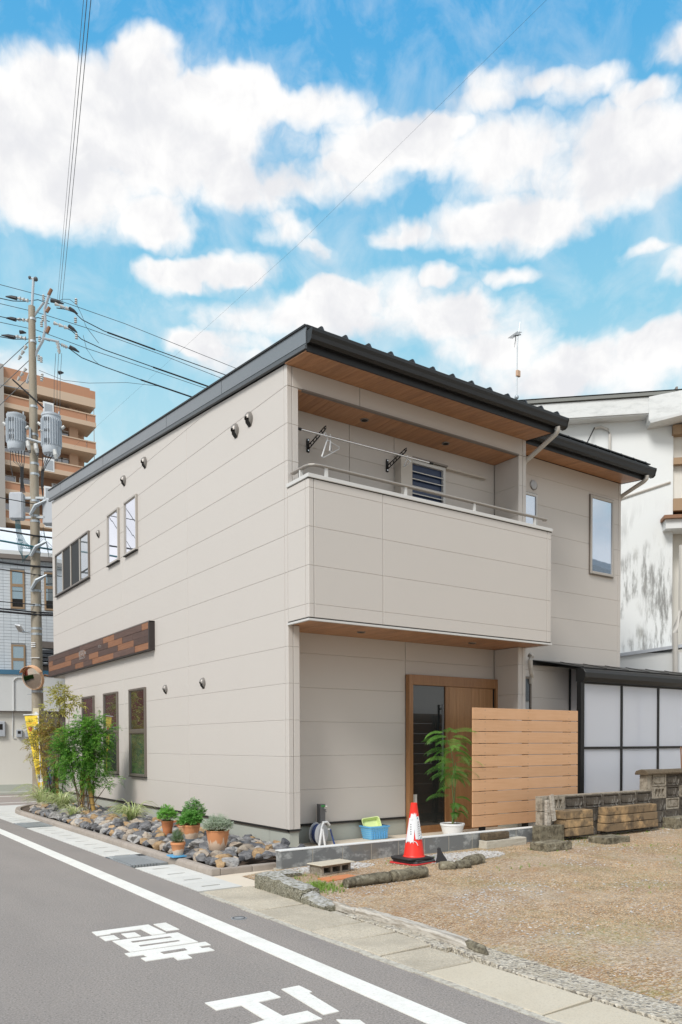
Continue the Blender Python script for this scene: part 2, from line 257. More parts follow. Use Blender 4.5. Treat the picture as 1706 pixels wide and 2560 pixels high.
# plants, pots
def leafmat(name, c1, c2, trans=.35):
    x = mk(name, c1, .5); ge = x.n.new('ShaderNodeNewGeometry'); x.mixc(ge.outputs['Random Per Island'], c2)
    tr = x.n.new('ShaderNodeBsdfTranslucent'); x.l.new(x.col, tr.inputs['Color']); ms = x.n.new('ShaderNodeMixShader'); ms.inputs[0].default_value = trans
    x.l.new(x.b.outputs[0], ms.inputs[1]); x.l.new(tr.outputs[0], ms.inputs[2]); x.l.new(ms.outputs[0], x.n['Material Output'].inputs['Surface'])
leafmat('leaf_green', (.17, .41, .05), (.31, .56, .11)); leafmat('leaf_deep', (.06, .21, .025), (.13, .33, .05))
leafmat('leaf_olive', (.38, .40, .09), (.62, .55, .18)); leafmat('leaf_rust', (.42, .24, .07), (.50, .42, .12))
leafmat('leaf_herb', (.13, .34, .05), (.24, .48, .09)); leafmat('leaf_silver', (.42, .50, .36), (.62, .68, .55)); leafmat('leaf_mint', (.13, .36, .06), (.24, .50, .12))
leafmat('leaf_rosemary', (.14, .25, .11), (.28, .38, .20)); leafmat('leaf_stripe', (.74, .74, .46), (.40, .52, .18)); leafmat('leaf_bright', (.20, .50, .08), (.34, .62, .14)); leafmat('weed', (.16, .34, .04), (.30, .40, .08))
x = mk('bark', (.14, .10, .065), .9); x = mk('green_stem', (.12, .15, .05), .7); 
x = mk('bamboo', (.56, .36, .11), .5); x.mixc(x.rng(x.noise(20, 3, .6, None, (1, 1, .1)), .45, .65, 0, .6), (.42, .24, .08))
x = mk('terracotta', (.56, .215, .09), .8); x.mixc(x.rng(x.noise(9, 4), .45, .7, 0, .4), (.47, .17, .07))
x = mk('terracotta_pale', (.60, .30, .16), .85); x.mixc(x.rng(x.noise(10, 4), .4, .65, 0, .5), (.62, .40, .26))
def limepot(name, sc, lo):
    x = mk(name, (.58, .25, .11), .85); n1 = x.noise(sc, 3, .5, x.obj, (1, 1, .16)); sx = x.n.new('ShaderNodeSeparateXYZ'); x.l.new(x.obj, sx.inputs[0])
    z = x.rng(sx.outputs[2], lo[0], lo[1], .32, -.32); x.mixc(x.rng(x.math('ADD', n1, z), .5, .56), (.66, .49, .36))
limepot('terracotta_lime', 16, (-.11, .11)); limepot('terracotta_lime_band', 5, (-.06, .02))
x = mk('clay_chips', (.27, .065, .022), .9); x.bump(x.voro(70), .8, .01)
x = mk('grey_pot', (.11, .13, .15), .6); x = mk('blue_plastic', (.10, .38, .66), .35); x = mk('basket_blue', (.13, .42, .74), .4); x = mk('basket_inner', (.22, .55, .78), .5)
x = mk('yellow_plastic', (.66, .76, .34), .4); x = mk('white_plastic', (.78, .79, .80), .35); x = mk('hose_blue', (.03, .055, .17), .4); x = mk('reel_grey', (.45, .46, .48), .4)
x = mk('cone_red', (.83, .028, .014), .42); x.mixc(x.rng(x.noise(6, 3), .5, .8, 0, .15), (.7, .05, .04)); x = mk('cone_base_red', (.72, .05, .05), .5); x = mk('rubber_black', (.03, .03, .032), .55); x = mk('rubber_grey', (.085, .088, .092), .5)
x = mk('vinyl_white', (.76, .77, .78), .35); x = mk('print_black', (.03, .03, .035), .6); x = mk('print_blue', (.10, .32, .46), .6); x = mk('print_teal', (.12, .45, .42), .6)
x = mk('post_charcoal', (.15, .15, .155), .4, .3); x = mk('label_green', (.06, .30, .08), .5)
# far things
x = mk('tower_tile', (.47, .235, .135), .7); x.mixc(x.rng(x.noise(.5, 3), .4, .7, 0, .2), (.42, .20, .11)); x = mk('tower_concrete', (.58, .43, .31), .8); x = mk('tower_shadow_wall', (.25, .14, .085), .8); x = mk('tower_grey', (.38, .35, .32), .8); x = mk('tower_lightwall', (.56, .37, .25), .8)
x = mk('white_tile', (.60, .635, .665), .35); x.vary(.035)
x = mk('tile_joint', (.26, .28, .30), .8); x = mk('white_wall', (.66, .665, .655), .8); x.mixc(x.rng(x.noise(1.2, 4), .4, .7, 0, .2), (.58, .58, .56)); x = mk('blue_metal', (.055, .16, .26), .4)
x = mk('beige_wall', (.66, .63, .57), .85); x.mixc(x.rng(x.noise(1, 4), .4, .7, 0, .3), (.70, .69, .66)); x = mk('roof_white', (.68, .70, .72), .6); x = mk('eave_brown', (.20, .17, .15), .6); x = mk('window_brown', (.33, .22, .13), .6); x = mk('kawara', (.07, .075, .085), .5)
x = mk('stained_white', (.72, .735, .73), .85)
sx = x.n.new('ShaderNodeSeparateXYZ'); x.l.new(x.pos, sx.inputs[0])
lowz = x.rng(sx.outputs[2], 6.9, 5.0, 0, 1, True)
st = x.math('MULTIPLY', x.rng(x.noise(1.15, 3, .5, None, (1, 1, .8)), .45, .56), x.rng(x.noise(9, 6, .72, None, (1, 1, .16)), .45, .60))
x.mixc(x.math('MULTIPLY', st, lowz), (.27, .27, .26)); x.mixc(x.math('MULTIPLY', x.rng(x.noise(4, 5, .7, None, (1, 1, .25)), .58, .70, 0, .5), lowz), (.45, .45, .41)); x.mixc(x.rng(x.noise(.8, 3), .4, .7, 0, .15), (.64, .66, .66))
x = mk('roof_edge_grey', (.20, .205, .19), .6)
x = mk('fascia_stained', (.68, .69, .68), .85); x.mixc(x.rng(x.noise(5, 6, .7, None, (.5, .5, 1.5)), .48, .70, 0, .6), (.42, .43, .42)); x.bump(x.noise(20, 4), .3, .01)
x = mk('concrete_pole', (.33, .29, .225), .85); x.mixc(x.rng(x.noise(3.2, 5, .65, None, (1, 1, .30)), .42, .62, 0, .8), (.27, .22, .16)); x.mixc(x.rng(x.noise(6, 4, .6, None, (1, 1, .4)), .60, .72, 0, .6), (.40, .375, .33))
x = mk('galvanised', (.42, .45, .47), .45, .6); x = mk('transformer_grey', (.46, .50, .54), .5); x = mk('box_grey', (.43, .45, .48), .6); x.mixc(x.rng(x.noise(8, 4, .6, None, (1, 1, .3)), .5, .7, 0, .35), (.33, .33, .34)); x = mk('porcelain', (.52, .52, .50), .3); x = mk('cable_black', (.018, .018, .02), .5); x = mk('cable_teal', (.03, .13, .16), .5); x = mk('rust', (.25, .13, .075), .8); x = mk('wire', (.06, .065, .07), .5)
x = mk('mirror', (.56, .46, .37), .04, 1); x = mk('mirror_rim', (.72, .42, .24), .5)
x = mk('banner_yellow', (.86, .62, .045), .6); x = mk('plate_yellow', (.66, .58, .40), .5)
x = mk('red_print', (.55, .05, .02), .6)
x = mk('red_house', (.34, .065, .05), .8); x = mk('hedge', (.03, .10, .02), .9); x.bump(x.noise(6, 5), 1, .2); x = mk('roof_dark', (.09, .10, .10), .6); x = mk('distant_green', (.20, .18, .14), .9)

# ------------------------------------------------------------------ mesh helpers
def link(o, parent=None):
    C.objects.link(o)
    if parent is not None: o.parent = parent
    return o
WL = {}     # world location of every thing / part
def T(name, label, cat, loc, group=None, kind=None):
    o = bpy.data.objects.new(name, None); o.empty_display_size = .2; link(o); o.location = loc; WL[o.name] = Vector(loc)
    if label: o['label'] = label
    if cat: o['category'] = cat
    if group: o['group'] = group
    if kind: o['kind'] = kind
    return o
class MB:
    def __init__(s): s.v = []; s.f = []; s.mi = []; s.cur = 0; s.xf = None
    def add(s, vs, fs):
        k = len(s.v)
        if s.xf is not None: vs = [s.xf @ Vector(v) for v in vs]
        s.v += [tuple(v) for v in vs]; s.f += [tuple(i+k for i in f) for f in fs]; s.mi += [s.cur]*len(fs); return s
    def box(s, x0, x1, y0, y1, z0, z1):
        return s.add([(x0, y0, z0), (x1, y0, z0), (x1, y1, z0), (x0, y1, z0), (x0, y0, z1), (x1, y0, z1), (x1, y1, z1), (x0, y1, z1)],
                     [(0, 3, 2, 1), (4, 5, 6, 7), (0, 1, 5, 4), (1, 2, 6, 5), (2, 3, 7, 6), (3, 0, 4, 7)])
    def prism(s, poly, a, b, axis='z'):
        n = len(poly)
        def P(p, h): return (p[0], p[1], h) if axis == 'z' else ((h, p[0], p[1]) if axis == 'x' else (p[0], h, p[1]))
        return s.add([P(p, a) for p in poly]+[P(p, b) for p in poly], [tuple(range(n))[::-1], tuple(range(n, 2*n))]+[(i, (i+1) % n, n+(i+1) % n, n+i) for i in range(n)])
    def cyl(s, p0, p1, r0, r1=None, n=12, cap=True):
        r1 = r0 if r1 is None else r1; p0 = Vector(p0); p1 = Vector(p1); d = (p1-p0)
        if d.length < 1e-6: return s
        q = d.to_track_quat('Z', 'Y'); vs = []
        for p, r in ((p0, r0), (p1, r1)):
            for i in range(n):
                a = 2*math.pi*i/n; vs.append(p+q @ Vector((r*math.cos(a), r*math.sin(a), 0)))
        fs = [(i, (i+1) % n, n+(i+1) % n, n+i) for i in range(n)]
        if cap: fs += [tuple(range(n))[::-1], tuple(range(n, 2*n))]
        return s.add(vs, fs)
    def tube(s, pts, r, n=6):
        pts = [Vector(p) for p in pts]; rs = r if isinstance(r, (list, tuple)) else [r]*len(pts); vs = []
        for i, p in enumerate(pts):
            d = (pts[min(i+1, len(pts)-1)]-pts[max(i-1, 0)]); q = d.to_track_quat('Z', 'Y') if d.length > 1e-9 else Matrix.Identity(3).to_quaternion()
            if abs(d.normalized().z) < .9: 
                zz = d.normalized(); xx = zz.cross(Vector((0, 0, 1))).normalized(); yy = zz.cross(xx)
            else:
                zz = d.normalized(); xx = zz.cross(Vector((0, 1, 0))).normalized(); yy = zz.cross(xx)
            for k in range(n):
                a = 2*math.pi*k/n; vs.append(p+(xx*math.cos(a)+yy*math.sin(a))*rs[i])
        fs = []
        for i in range(len(pts)-1):
            for k in range(n): fs.append((i*n+k, i*n+(k+1) % n, (i+1)*n+(k+1) % n, (i+1)*n+k))
        fs += [tuple(range(n)), tuple(range((len(pts)-1)*n, len(pts)*n))[::-1]]
        return s.add(vs, fs)
    def lathe(s, prof, c=(0, 0, 0), n=24, axis=None):
        q = Vector(axis).to_track_quat('Z', 'Y') if axis else None; vs = []
        for r, z in prof:
            for i in range(n):
                a = 2*math.pi*i/n; v = Vector((r*math.cos(a), r*math.sin(a), z)); v = q @ v if q else v; vs.append(v+Vector(c))
        fs = []
        for j in range(len(prof)-1):
            for i in range(n): fs.append((j*n+i, j*n+(i+1) % n, (j+1)*n+(i+1) % n, (j+1)*n+i))
        return s.add(vs, fs)
    def quad(s, a, b, c, d): return s.add([a, b, c, d], [(0, 1, 2, 3)])
    def sph(s, c, r, n=10, m=6, sc=(1, 1, 1)):
        vs = []; 
        for j in range(m+1):
            t = math.pi*j/m
            for i in range(n):
                a = 2*math.pi*i/n; vs.append((c[0]+r*sc[0]*math.sin(t)*math.cos(a), c[1]+r*sc[1]*math.sin(t)*math.sin(a), c[2]+r*sc[2]*math.cos(t)))
        return s.add(vs, [(j*n+i, (j+1)*n+i, (j+1)*n+(i+1) % n, j*n+(i+1) % n) for j in range(m) for i in range(n)])
    def build(s, name, mats, parent=None, smooth=False, bevel=0, label=None, cat=None, group=None, kind=None, origin=None, rough=0, seg=1):
        me = bpy.data.meshes.new(name)
        if origin is None:
            lo = [min(v[i] for v in s.v) for i in range(3)]; hi = [max(v[i] for v in s.v) for i in range(3)]
            origin = Vector([(a+b)/2 for a, b in zip(lo, hi)]); origin.z = lo[2]
        origin = Vector(origin)
        me.from_pydata([tuple(Vector(v)-origin) for v in s.v], [], s.f)
        if isinstance(mats, str): mats = [mats]
        for q in mats: me.materials.append(MT[q])
        me.polygons.foreach_set('material_index', s.mi)
        if bevel or smooth or rough:
            bm = bmesh.new(); bm.from_mesh(me); bmesh.ops.recalc_face_normals(bm, faces=bm.faces)
            if bevel:
                eds = [e for e in bm.edges if len(e.link_faces) == 2 and e.calc_face_angle(0) > .5]
                bmesh.ops.bevel(bm, geom=eds, offset=bevel, segments=seg, profile=.7, affect='EDGES')
            if rough:
                for i_, v in enumerate(bm.verts):
                    w = v.co+origin; v.co += mnoise.noise_vector(w*9)*rough+mnoise.noise_vector(w*31)*rough*.4
            bm.to_mesh(me); bm.free()
        if smooth:
            me.polygons.foreach_set('use_smooth', [True]*len(me.polygons)); me.set_sharp_from_angle(angle=R(38))
        o = bpy.data.objects.new(name, me); link(o, parent)
        o.location = origin-(WL[parent.name] if parent is not None else Vector((0, 0, 0))); WL[o.name] = origin.copy()
        if label: o['label'] = label
        if cat: o['category'] = cat
        if group: o['group'] = group
        if kind: o['kind'] = kind
        return o
def inst(name, me, loc, parent=None, rot=(0, 0, 0), sc=(1, 1, 1), **kw):
    o = bpy.data.objects.new(name, me); link(o, parent); o.location = Vector(loc)-(WL[parent.name] if parent is not None else Vector((0, 0, 0))); o.rotation_euler = rot; o.scale = sc
    WL[o.name] = Vector(loc)
    for k, v in kw.items():
        if v: o[k] = v
    return o
_pc = {}
def panel_mesh(poly, mat, t=.016, c=.0036):
    """convex panel in local x-z, face towards -y, chamfered front"""
    key = (tuple((round(a, 4), round(b, 4)) for a, b in poly), mat, t, c)
    if key in _pc: return _pc[key]
    n = len(poly); cx = sum(p[0] for p in poly)/n; cz = sum(p[1] for p in poly)/n
    inner = []
    for i in range(n):
        p0 = Vector(poly[i-1]); p1 = Vector(poly[i]); p2 = Vector(poly[(i+1) % n])
        d1 = (p1-p0).normalized(); d2 = (p2-p1).normalized(); n1 = Vector((-d1.y, d1.x)); n2 = Vector((-d2.y, d2.x)); k = 1+n1.dot(n2)
        inner.append(p1+(n1+n2)*(c/max(k, .2)))
    vs = [(p[0], 0, p[1]) for p in poly]+[(p[0], -t+c, p[1]) for p in poly]+[(p[0], -t, p[1]) for p in inner]
    fs = [tuple(range(2*n, 3*n))]
    for i in range(n):
        j = (i+1) % n; fs += [(i, j, n+j, n+i), (n+i, n+j, 2*n+j, 2*n+i)]
    me = bpy.data.meshes.new('panel'); me.from_pydata(vs, [], fs); me.materials.append(MT[mat]); me.update(); _pc[key] = me; return me
def clip_poly(poly, f):
    """keep points where f(p)>=0 (f affine)"""
    out = []
    for i in range(len(poly)):
        a, b = poly[i-1], poly[i]; fa, fb = f(a), f(b)
        if (fa >= 0) != (fb >= 0):
            t = fa/(fa-fb); out.append((a[0]+(b[0]-a[0])*t, a[1]+(b[1]-a[1])*t))
        if fb >= 0: out.append(b)
    return out
def wall_panels(parent, side, const, us, zs, top=None, name='siding_panel', mat='siding', g=.0007, gu=.0035):
    """side 'L': plane X=const facing -X, u runs along Y;  side 'F': plane Y=const facing -Y, u along X; side 'R': facing +X"""
    for a, b in zip(us[:-1], us[1:]):
        for c, d in zip(zs[:-1], zs[1:]):
            if side == 'L': poly = [(-b+gu, c+g), (-a-gu, c+g), (-a-gu, d-g), (-b+gu, d-g)]; tf = (lambda p: top(-p[0])-g-p[1]) if top else None
            elif side == 'R': poly = [(a+gu, c+g), (b-gu, c+g), (b-gu, d-g), (a+gu, d-g)]; tf = (lambda p: top(p[0])-g-p[1]) if top else None
            else: poly = [(a+gu, c+g), (b-gu, c+g), (b-gu, d-g), (a+gu, d-g)]; tf = None
            if tf: poly = clip_poly(poly, tf)
            if len(poly) < 3 or max(p[1] for p in poly)-min(p[1] for p in poly) < .03: continue
            cx = sum(p[0] for p in poly)/len(poly); cz = min(p[1] for p in poly)
            me = panel_mesh([(p[0]-cx, p[1]-cz) for p in poly], mat)
            if side == 'L': inst(name, me, (const+.016, -cx, cz), parent, (0, 0, -math.pi/2))
            elif side == 'R': inst(name, me, (const-.016, cx, cz), parent, (0, 0, math.pi/2))
            else: inst(name, me, (cx, const+.016, cz), parent)
def row(n): return .30+.455*n

# ================================================================== SETTING
G = MB().box(-1.95, 1200, -1200, 1200, -.30, -.03)
G.build('ground', 'distant_green', kind='structure')
MB().box(-16, -1.955, -60, 90, -.3, 0).build('road', 'asphalt', kind='structure')
MB().box(-1.955, 30, 10.5, 15.6, -.25, -.004).build('cross_street', 'road_far', kind='structure')
rp = T('road_line', 'long solid white edge line painted along the asphalt road', 'road marking', (-2.395, 0, 0))
MB().box(-2.47, -2.32, -12, 11.5, 0, .004).build('painted_line', 'road_paint', rp)
q = MB(); q.box(-1.9, 8, 13.68, 13.80, -.004, .003).build('road_line', 'road_paint', label='thin white line painted across the side street beyond the corner', cat='road marking')
q = MB(); q.box(-1.9, 8, 11.25, 11.33, -.004, .003).build('road_line', 'road_paint', label='faint white line on the side street nearest the planting bed', cat='road marking')
def glyph(name, polys, holes, label, z=.0045):
    bm = bmesh.new()
    t = T(name, label, 'road marking', (polys[0][0][0], polys[0][0][1], 0), 'white characters painted on the road')
    mb = MB()
    for p in polys: mb.prism(p, 0, z)
    o = mb.build('character', 'road_paint', t); me = o.data
    if holes:
        hb = MB()
        for p in holes: hb.prism(p, z, z+.003)
        hb.build('asphalt_gap', 'asphalt', t)
glyph('road_character', [[(-3.243, -2.628), (-2.821, -2.640), (-2.813, -2.975), (-2.916, -2.971), (-2.921, -2.751), (-3.15, -2.743), (-3.15, -2.767), (-3.248, -2.766)],
    [(-2.785, -2.654), (-2.689, -2.656), (-2.689, -2.923), (-2.786, -2.916)], [(-3.243, -2.806), (-3.143, -2.813), (-3.144, -2.943), (-3.243, -2.943)], [(-3.086, -2.806), (-2.99, -2.819), (-2.993, -2.954), (-3.09, -2.945)],
    [(-3.206, -2.975), (-2.736, -3.003), (-2.728, -3.342), (-3.202, -3.325)],
    [(-3.246, -3.339), (-2.687, -3.368), (-2.692, -3.465), (-2.774, -3.455), (-2.776, -3.512), (-2.73, -3.52), (-2.732, -3.610), (-2.923, -3.598), (-2.929, -3.695), (-3.024, -3.688), (-3.018, -3.603), (-3.198, -3.594), (-3.198, -3.506), (-3.153, -3.508), (-3.157, -3.44), (-3.249, -3.433)]],
    [[(-3.107, -3.069), (-2.834, -3.095), (-2.83, -3.122), (-3.107, -3.104)], [(-3.101, -3.206), (-2.828, -3.227), (-2.825, -3.252), (-3.1, -3.235)], [(-3.046, -3.452), (-2.878, -3.455), (-2.881, -3.506), (-3.042, -3.507)]],
    'many-stroked white character with three slots, painted whole on the asphalt')
glyph('road_character', [[(-3.23, -4.538), (-2.856, -4.564), (-2.856, -4.692), (-2.995, -4.691), (-2.995, -4.949), (-2.854, -4.954), (-2.854, -5.094), (-3.30, -5.06), (-3.30, -4.965), (-3.095, -4.946), (-3.091, -4.687), (-3.23, -4.68)],
    [(-2.783, -4.572), (-2.67, -4.574), (-2.669, -4.71), (-2.694, -4.718), (-2.725, -5.054), (-2.817, -5.05)], [(-2.804, -5.145), (-2.712, -5.216), (-2.745, -5.40), (-2.86, -5.40)]], [],
    'large simple white character cut off by the bottom edge of the photo')
mh = T('manhole_cover', 'small round blue-grey metal lid set in the asphalt beside the white line', 'manhole cover', (-2.157, -2.84, 0))
MB().cyl((-2.157, -2.84, 0), (-2.157, -2.84, .004), .062, n=28).build('cover_plate', 'galvanised', mh); MB().lathe([(.040, .006), (.046, .0065), (.052, .006)], (-2.157, -2.84, 0), 28).build('ring', 'rubber_grey', mh)

# gutter of concrete covers beside the planting bed
gt = T('gutter', None, None, (-1.72, 3, 0), kind='structure')
MB().box(-1.955, -1.50, -1.66, 11.2, -.2, -.035).build('channel', 'dark_hole', gt)
def cover(y0, y1):
    x0, x1 = -1.953, -1.502; sy = (y0+y1)/2; q = MB(); sx0, sx1 = -1.830, -1.635; w = .024
    q.box(x0, sx0, y0, y1, -.03, .006).box(sx1, x1, y0, y1, -.03, .006).box(sx0, sx1, y0, sy-w, -.03, .006).box(sx0, sx1, sy+w, y1, -.03, .006)
    return q
ys = -1.62
cov = None
for k in range(31):
    y0 = -1.64+.4215*k
    if (.10 < y0+.2 < 1.02) or (5.15 < y0+.2 < 6.0): continue
    if cov is None: cov = cover(y0+.002, y0+.4195).build('cover', 'gutter_concrete', gt); cy0 = y0; cz = WL[cov.name]
    else: inst('cover', cov.data, (cz.x, cz.y+y0-cy0, cz.z), gt)
for gy0, gy1, gl in ((.215, 1.075, 'near'), (5.22, 6.04, 'far')):
    g1 = T('drain_grate', 'flat steel drain grate in the gutter, nearer to the flower pots' if gl == 'near' else 'flat steel drain grate in the gutter, farther off by the bamboo', 'drain grate', (-1.72, (gy0+gy1)/2, 0), 'steel grates in the gutter')
    MB().box(-1.953, -1.93, gy0, gy1, -.03, .008).box(-1.60, -1.502, gy0, gy1, -.03, .006).build('frame', 'galvanised', g1)
    bar = None
    for k in range(9):
        xx = -1.915+.036*k
        if bar is None: bar = MB().box(xx, xx+.028, gy0+.01, gy1-.01, -.02, .009).build('bar', 'galvanised', g1); b0 = WL[bar.name]
        else: inst('bar', bar.data, (b0.x+.036*k, b0.y, b0.z), g1)
MB().box(-1.50, 8, 7.4, 10.5, -.2, -.002).build('corner_paving', 'gutter_concrete', kind='structure')
# old sidewalk slabs
sw = T('sidewalk', None, None, (-1.7, -4, 0), kind='structure')
MB().box(-1.955, -1.235, -14, -1.66, -.2, -.02).build('bedding', 'edge_concrete', sw)
ed = MB()
yy = -1.7
while yy > -13:
    ww = random.uniform(.05, .10); w2 = ww; ln = random.uniform(.25, .5)
    ed.prism([(-1.985+random.uniform(-.012, .012), yy), (-1.985+random.uniform(-.012, .012), yy-ln), (-1.925+random.uniform(-.012, .004), yy-ln), (-1.925+random.uniform(-.012, .004), yy)], -.05, random.uniform(.003, .007)); yy -= ln
ed.build('edging', 'edge_concrete', sw, rough=.004)
cuts = [-1.67, -2.69, -3.53, -3.93, -4.36, -4.795, -5.69, -6.5, -7.4, -8.3, -9.2, -10.5, -12, -13.5]
for a, b in zip(cuts[:-1], cuts[1:]):
    mat_ = 'slab_old' if a > -4.7 else 'slab_new'
    xi = {-1.67: -1.435, -2.69: -1.44, -3.53: -1.44, -3.93: -1.46}.get(a, -1.52)
    h = random.uniform(.004, .010); q = MB(); nseg = 8
    q.prism([(-1.925, a-.006), (-1.925, b+.006), (xi, b+.014+random.uniform(0, .02)), (xi, a-.006+random.uniform(-.01, .01))], -.06, h)
    q.build('slab', mat_, sw, bevel=.006, rough=.0025)
q = MB(); 
yy = -3.25
while yy > -13:
    ln = random.uniform(.4, .8); q = MB(); q.prism([(-1.505 if yy < -4.5 else -1.43, yy-.004), (-1.505 if yy-ln < -4.4 else -1.43, yy-ln), (-1.25+random.uniform(-.015, .015), yy-ln), (-1.25+random.uniform(-.015, .015), yy-.004)], -.06, random.uniform(.010, .018))
    q.build('aggregate_strip', 'exposed_aggregate', sw, bevel=.006, rough=.004); yy -= ln
# pale apron between bed and low wall, porch court
MB().prism([(-1.50, -.96), (-.72, -.90), (-.72, -1.30), (-1.20, -1.70), (-1.50, -1.70)], -.1, .003).build('apron', 'apron_concrete', kind='structure')
MB().box(-.72, 9.5, -1.08, .55, -.1, .012).build('yard_paving', 'apron_concrete', kind='structure')
# gravel lot
nx, ny = 70, 80; lot = MB(); vs = []; fs = []
def lotz(x, y):
    base = .035+.012*mnoise.noise(Vector((x*1.3, y*1.3, 0)))+.006*mnoise.noise(Vector((x*6, y*6, 3)))
    e = min(1, max(0, (x+1.25)/.35)); return base*e+.010*(1-e)
def frac(i, n, k): return (math.exp(k*i/n)-1)/(math.exp(k)-1)
for j in range(ny+1):
    for i in range(nx+1):
        x = -1.25+32*frac(i, nx, 3.2); y = -1.145-30*frac(j, ny, 2.8)
        if j and x < -1.0 and y > -1.5: pass
        vs.append((x, y, lotz(x, y)))
for j in range(ny):
    for i in range(nx): fs.append((j*(nx+1)+i, (j+1)*(nx+1)+i, (j+1)*(nx+1)+i+1, j*(nx+1)+i+1))
lot.add(vs, fs).build('gravel_lot', 'soil', kind='structure', smooth=True)
# real pebbles in the near part
def pebbles(n, xr, yr, sz, name, mat, dens=None, label=None):
    rnd = random.Random(5); v = []; f = []
    for k in range(n):
        for tries in range(6):
            x = rnd.uniform(*xr); y = rnd.uniform(*yr)
            if dens is None or rnd.random() < dens(x, y): break
        else: continue
        s_ = rnd.uniform(*sz)*(1.0+.5*(rnd.random() < .1)); a = rnd.uniform(0, 6.28); ca, sa = math.cos(a), math.sin(a); b = rnd.uniform(.5, .9); h = rnd.uniform(.3, .6); z = lotz(x, y)+s_*h*.25
        k0 = len(v); tx, ty = rnd.uniform(-.35, .35), rnd.uniform(-.35, .35)
        for px, py, pz in ((1, 0, 0), (.3, 1, .1), (-1, .3, 0), (-.2, -1, .1), (tx, ty, 1)):
            px *= s_*rnd.uniform(.75, 1.2); py *= s_*b*rnd.uniform(.75, 1.2); v.append((x+px*ca-py*sa, y+px*sa+py*ca, z+pz*s_*h))
        v.append((x, y, z-s_*.4)); f += [(k0, k0+1, k0+4), (k0+1, k0+2, k0+4), (k0+2, k0+3, k0+4), (k0+3, k0, k0+4)]
    me = bpy.data.meshes.new(name); me.from_pydata(v, [], f); me.materials.append(MT[mat]); o = link(bpy.data.objects.new(name, me)); o['kind'] = 'stuff'
    if label: o['label'] = label; o['category'] = 'gravel'
def dn(x, y): return max(.03, min(1, .45+2.4*mnoise.noise(Vector((x*.8, y*1.0, 7)))+1.0*mnoise.noise(Vector((x*2.7, y*2.7, 2)))))
pebbles(46000, (-1.22, 3.2), (-5.6, -1.2), (.005, .0105), 'gravel', 'pebble', dn, 'loose tan gravel scattered over the near part of the lot')
pebbles(26000, (2.2, 8.5), (-4.6, -1.2), (.006, .012), 'gravel', 'pebble', dn, 'loose tan gravel over the far part of the lot by the stacked blocks')
pebbles(3500, (-1.2, 6.5), (-5.6, -1.2), (.007, .015), 'gravel', 'pebble_grey', lambda x, y: max(0, min(1, 2.8*mnoise.noise(Vector((x*1.0+5, y*1.3, 4)))-.15)), 'greyish crushed stone in loose drifts over the lot')
pebbles(2600, (-1.0, 2.6), (-2.1, -1.2), (.010, .022), 'gravel', 'pebble_grey', lambda x, y: 1.0 if (x-1.35)**2/.5+(y+1.6)**2/.1 < 1 or (x+.35)**2/.35+(y+1.4)**2/.05 < 1 else .0, 'pale grey crushed stone in a patch behind the traffic cone')

# ================================================================== HOUSE
H = T('house', 'beige two-storey house with siding panels, black mono-pitch roof and recessed balcony', 'house', (3.6, 5, 0))
def topz(y): return 6.02+.10*y
# cores
q = MB(); q.prism([(.528, .30), (9.90, .30), (9.90, 2.95), (10.84, 2.95), (10.84, topz(10.84)-.02), (.528, topz(.528)-.02)], .02, 7.31, 'x'); q.build('wall_core', 'siding_core', H)
q = MB(); q.box(.02, .155, .02, .52, .30, 5.99).box(4.115, 4.257, .02, .52, .30, 5.99).box(.15, 4.12, .02, .14, 5.75, 5.99); q.build('porch_frame_core', 'siding_core', H)
q = MB(); q.box(.02, .155, -.468, .03, 2.87, 4.50).box(.02, 4.257, -.468, -.36, 2.87, 4.50).box(4.12, 4.257, -.468, .03, 2.87, 4.50).box(.02, 4.257, -.468, .5, 2.87, 3.0); q.build('balcony_core', 'siding_core', H)
# foundation
q = MB(); q.box(.022, 7.3, .525, 9.88, -.05, .277).box(.022, .155, .02, .53, -.05, .277).box(4.115, 4.255, .02, .53, -.05, .277).build('foundation', 'concrete_base', H)
q = MB(); q.box(-.008, .03, -.006, 9.9, .283, .298).box(-.008, .180, -.008, .03, .283, .298).box(.165, 2.285, .488, .53, .283, .298).box(4.10, 7.33, .488, .53, .283, .298).box(4.09, 4.28, -.008, .03, .283, .298).build('base_flashing', 'dark_gap', H)
q = MB(); q.box(.004, .03, .006, 9.9, .266, .276).box(.004, .168, .004, .03, .266, .276).box(.168, 2.285, .500, .53, .266, .276).build('drip_trim', 'frame_bronze', H)
zs = [row(n) for n in range(0, 16)]
US = [.076, 3.02, 6.05, 8.9, 10.78]
wall_panels(H, 'L', 0, [.076, 3.02, 5.99, 8.84, 9.9], zs[:7])
wall_panels(H, 'L', 0, [.076, 3.02, 5.99, 8.84, 10.78], zs[6:], topz)
wall_panels(H, 'L', 0, [10.78, 10.846], [2.95]+zs[6:], topz, 'corner_trim')
wall_panels(H, 'L', 0, [0, .076], zs, topz, 'corner_trim')
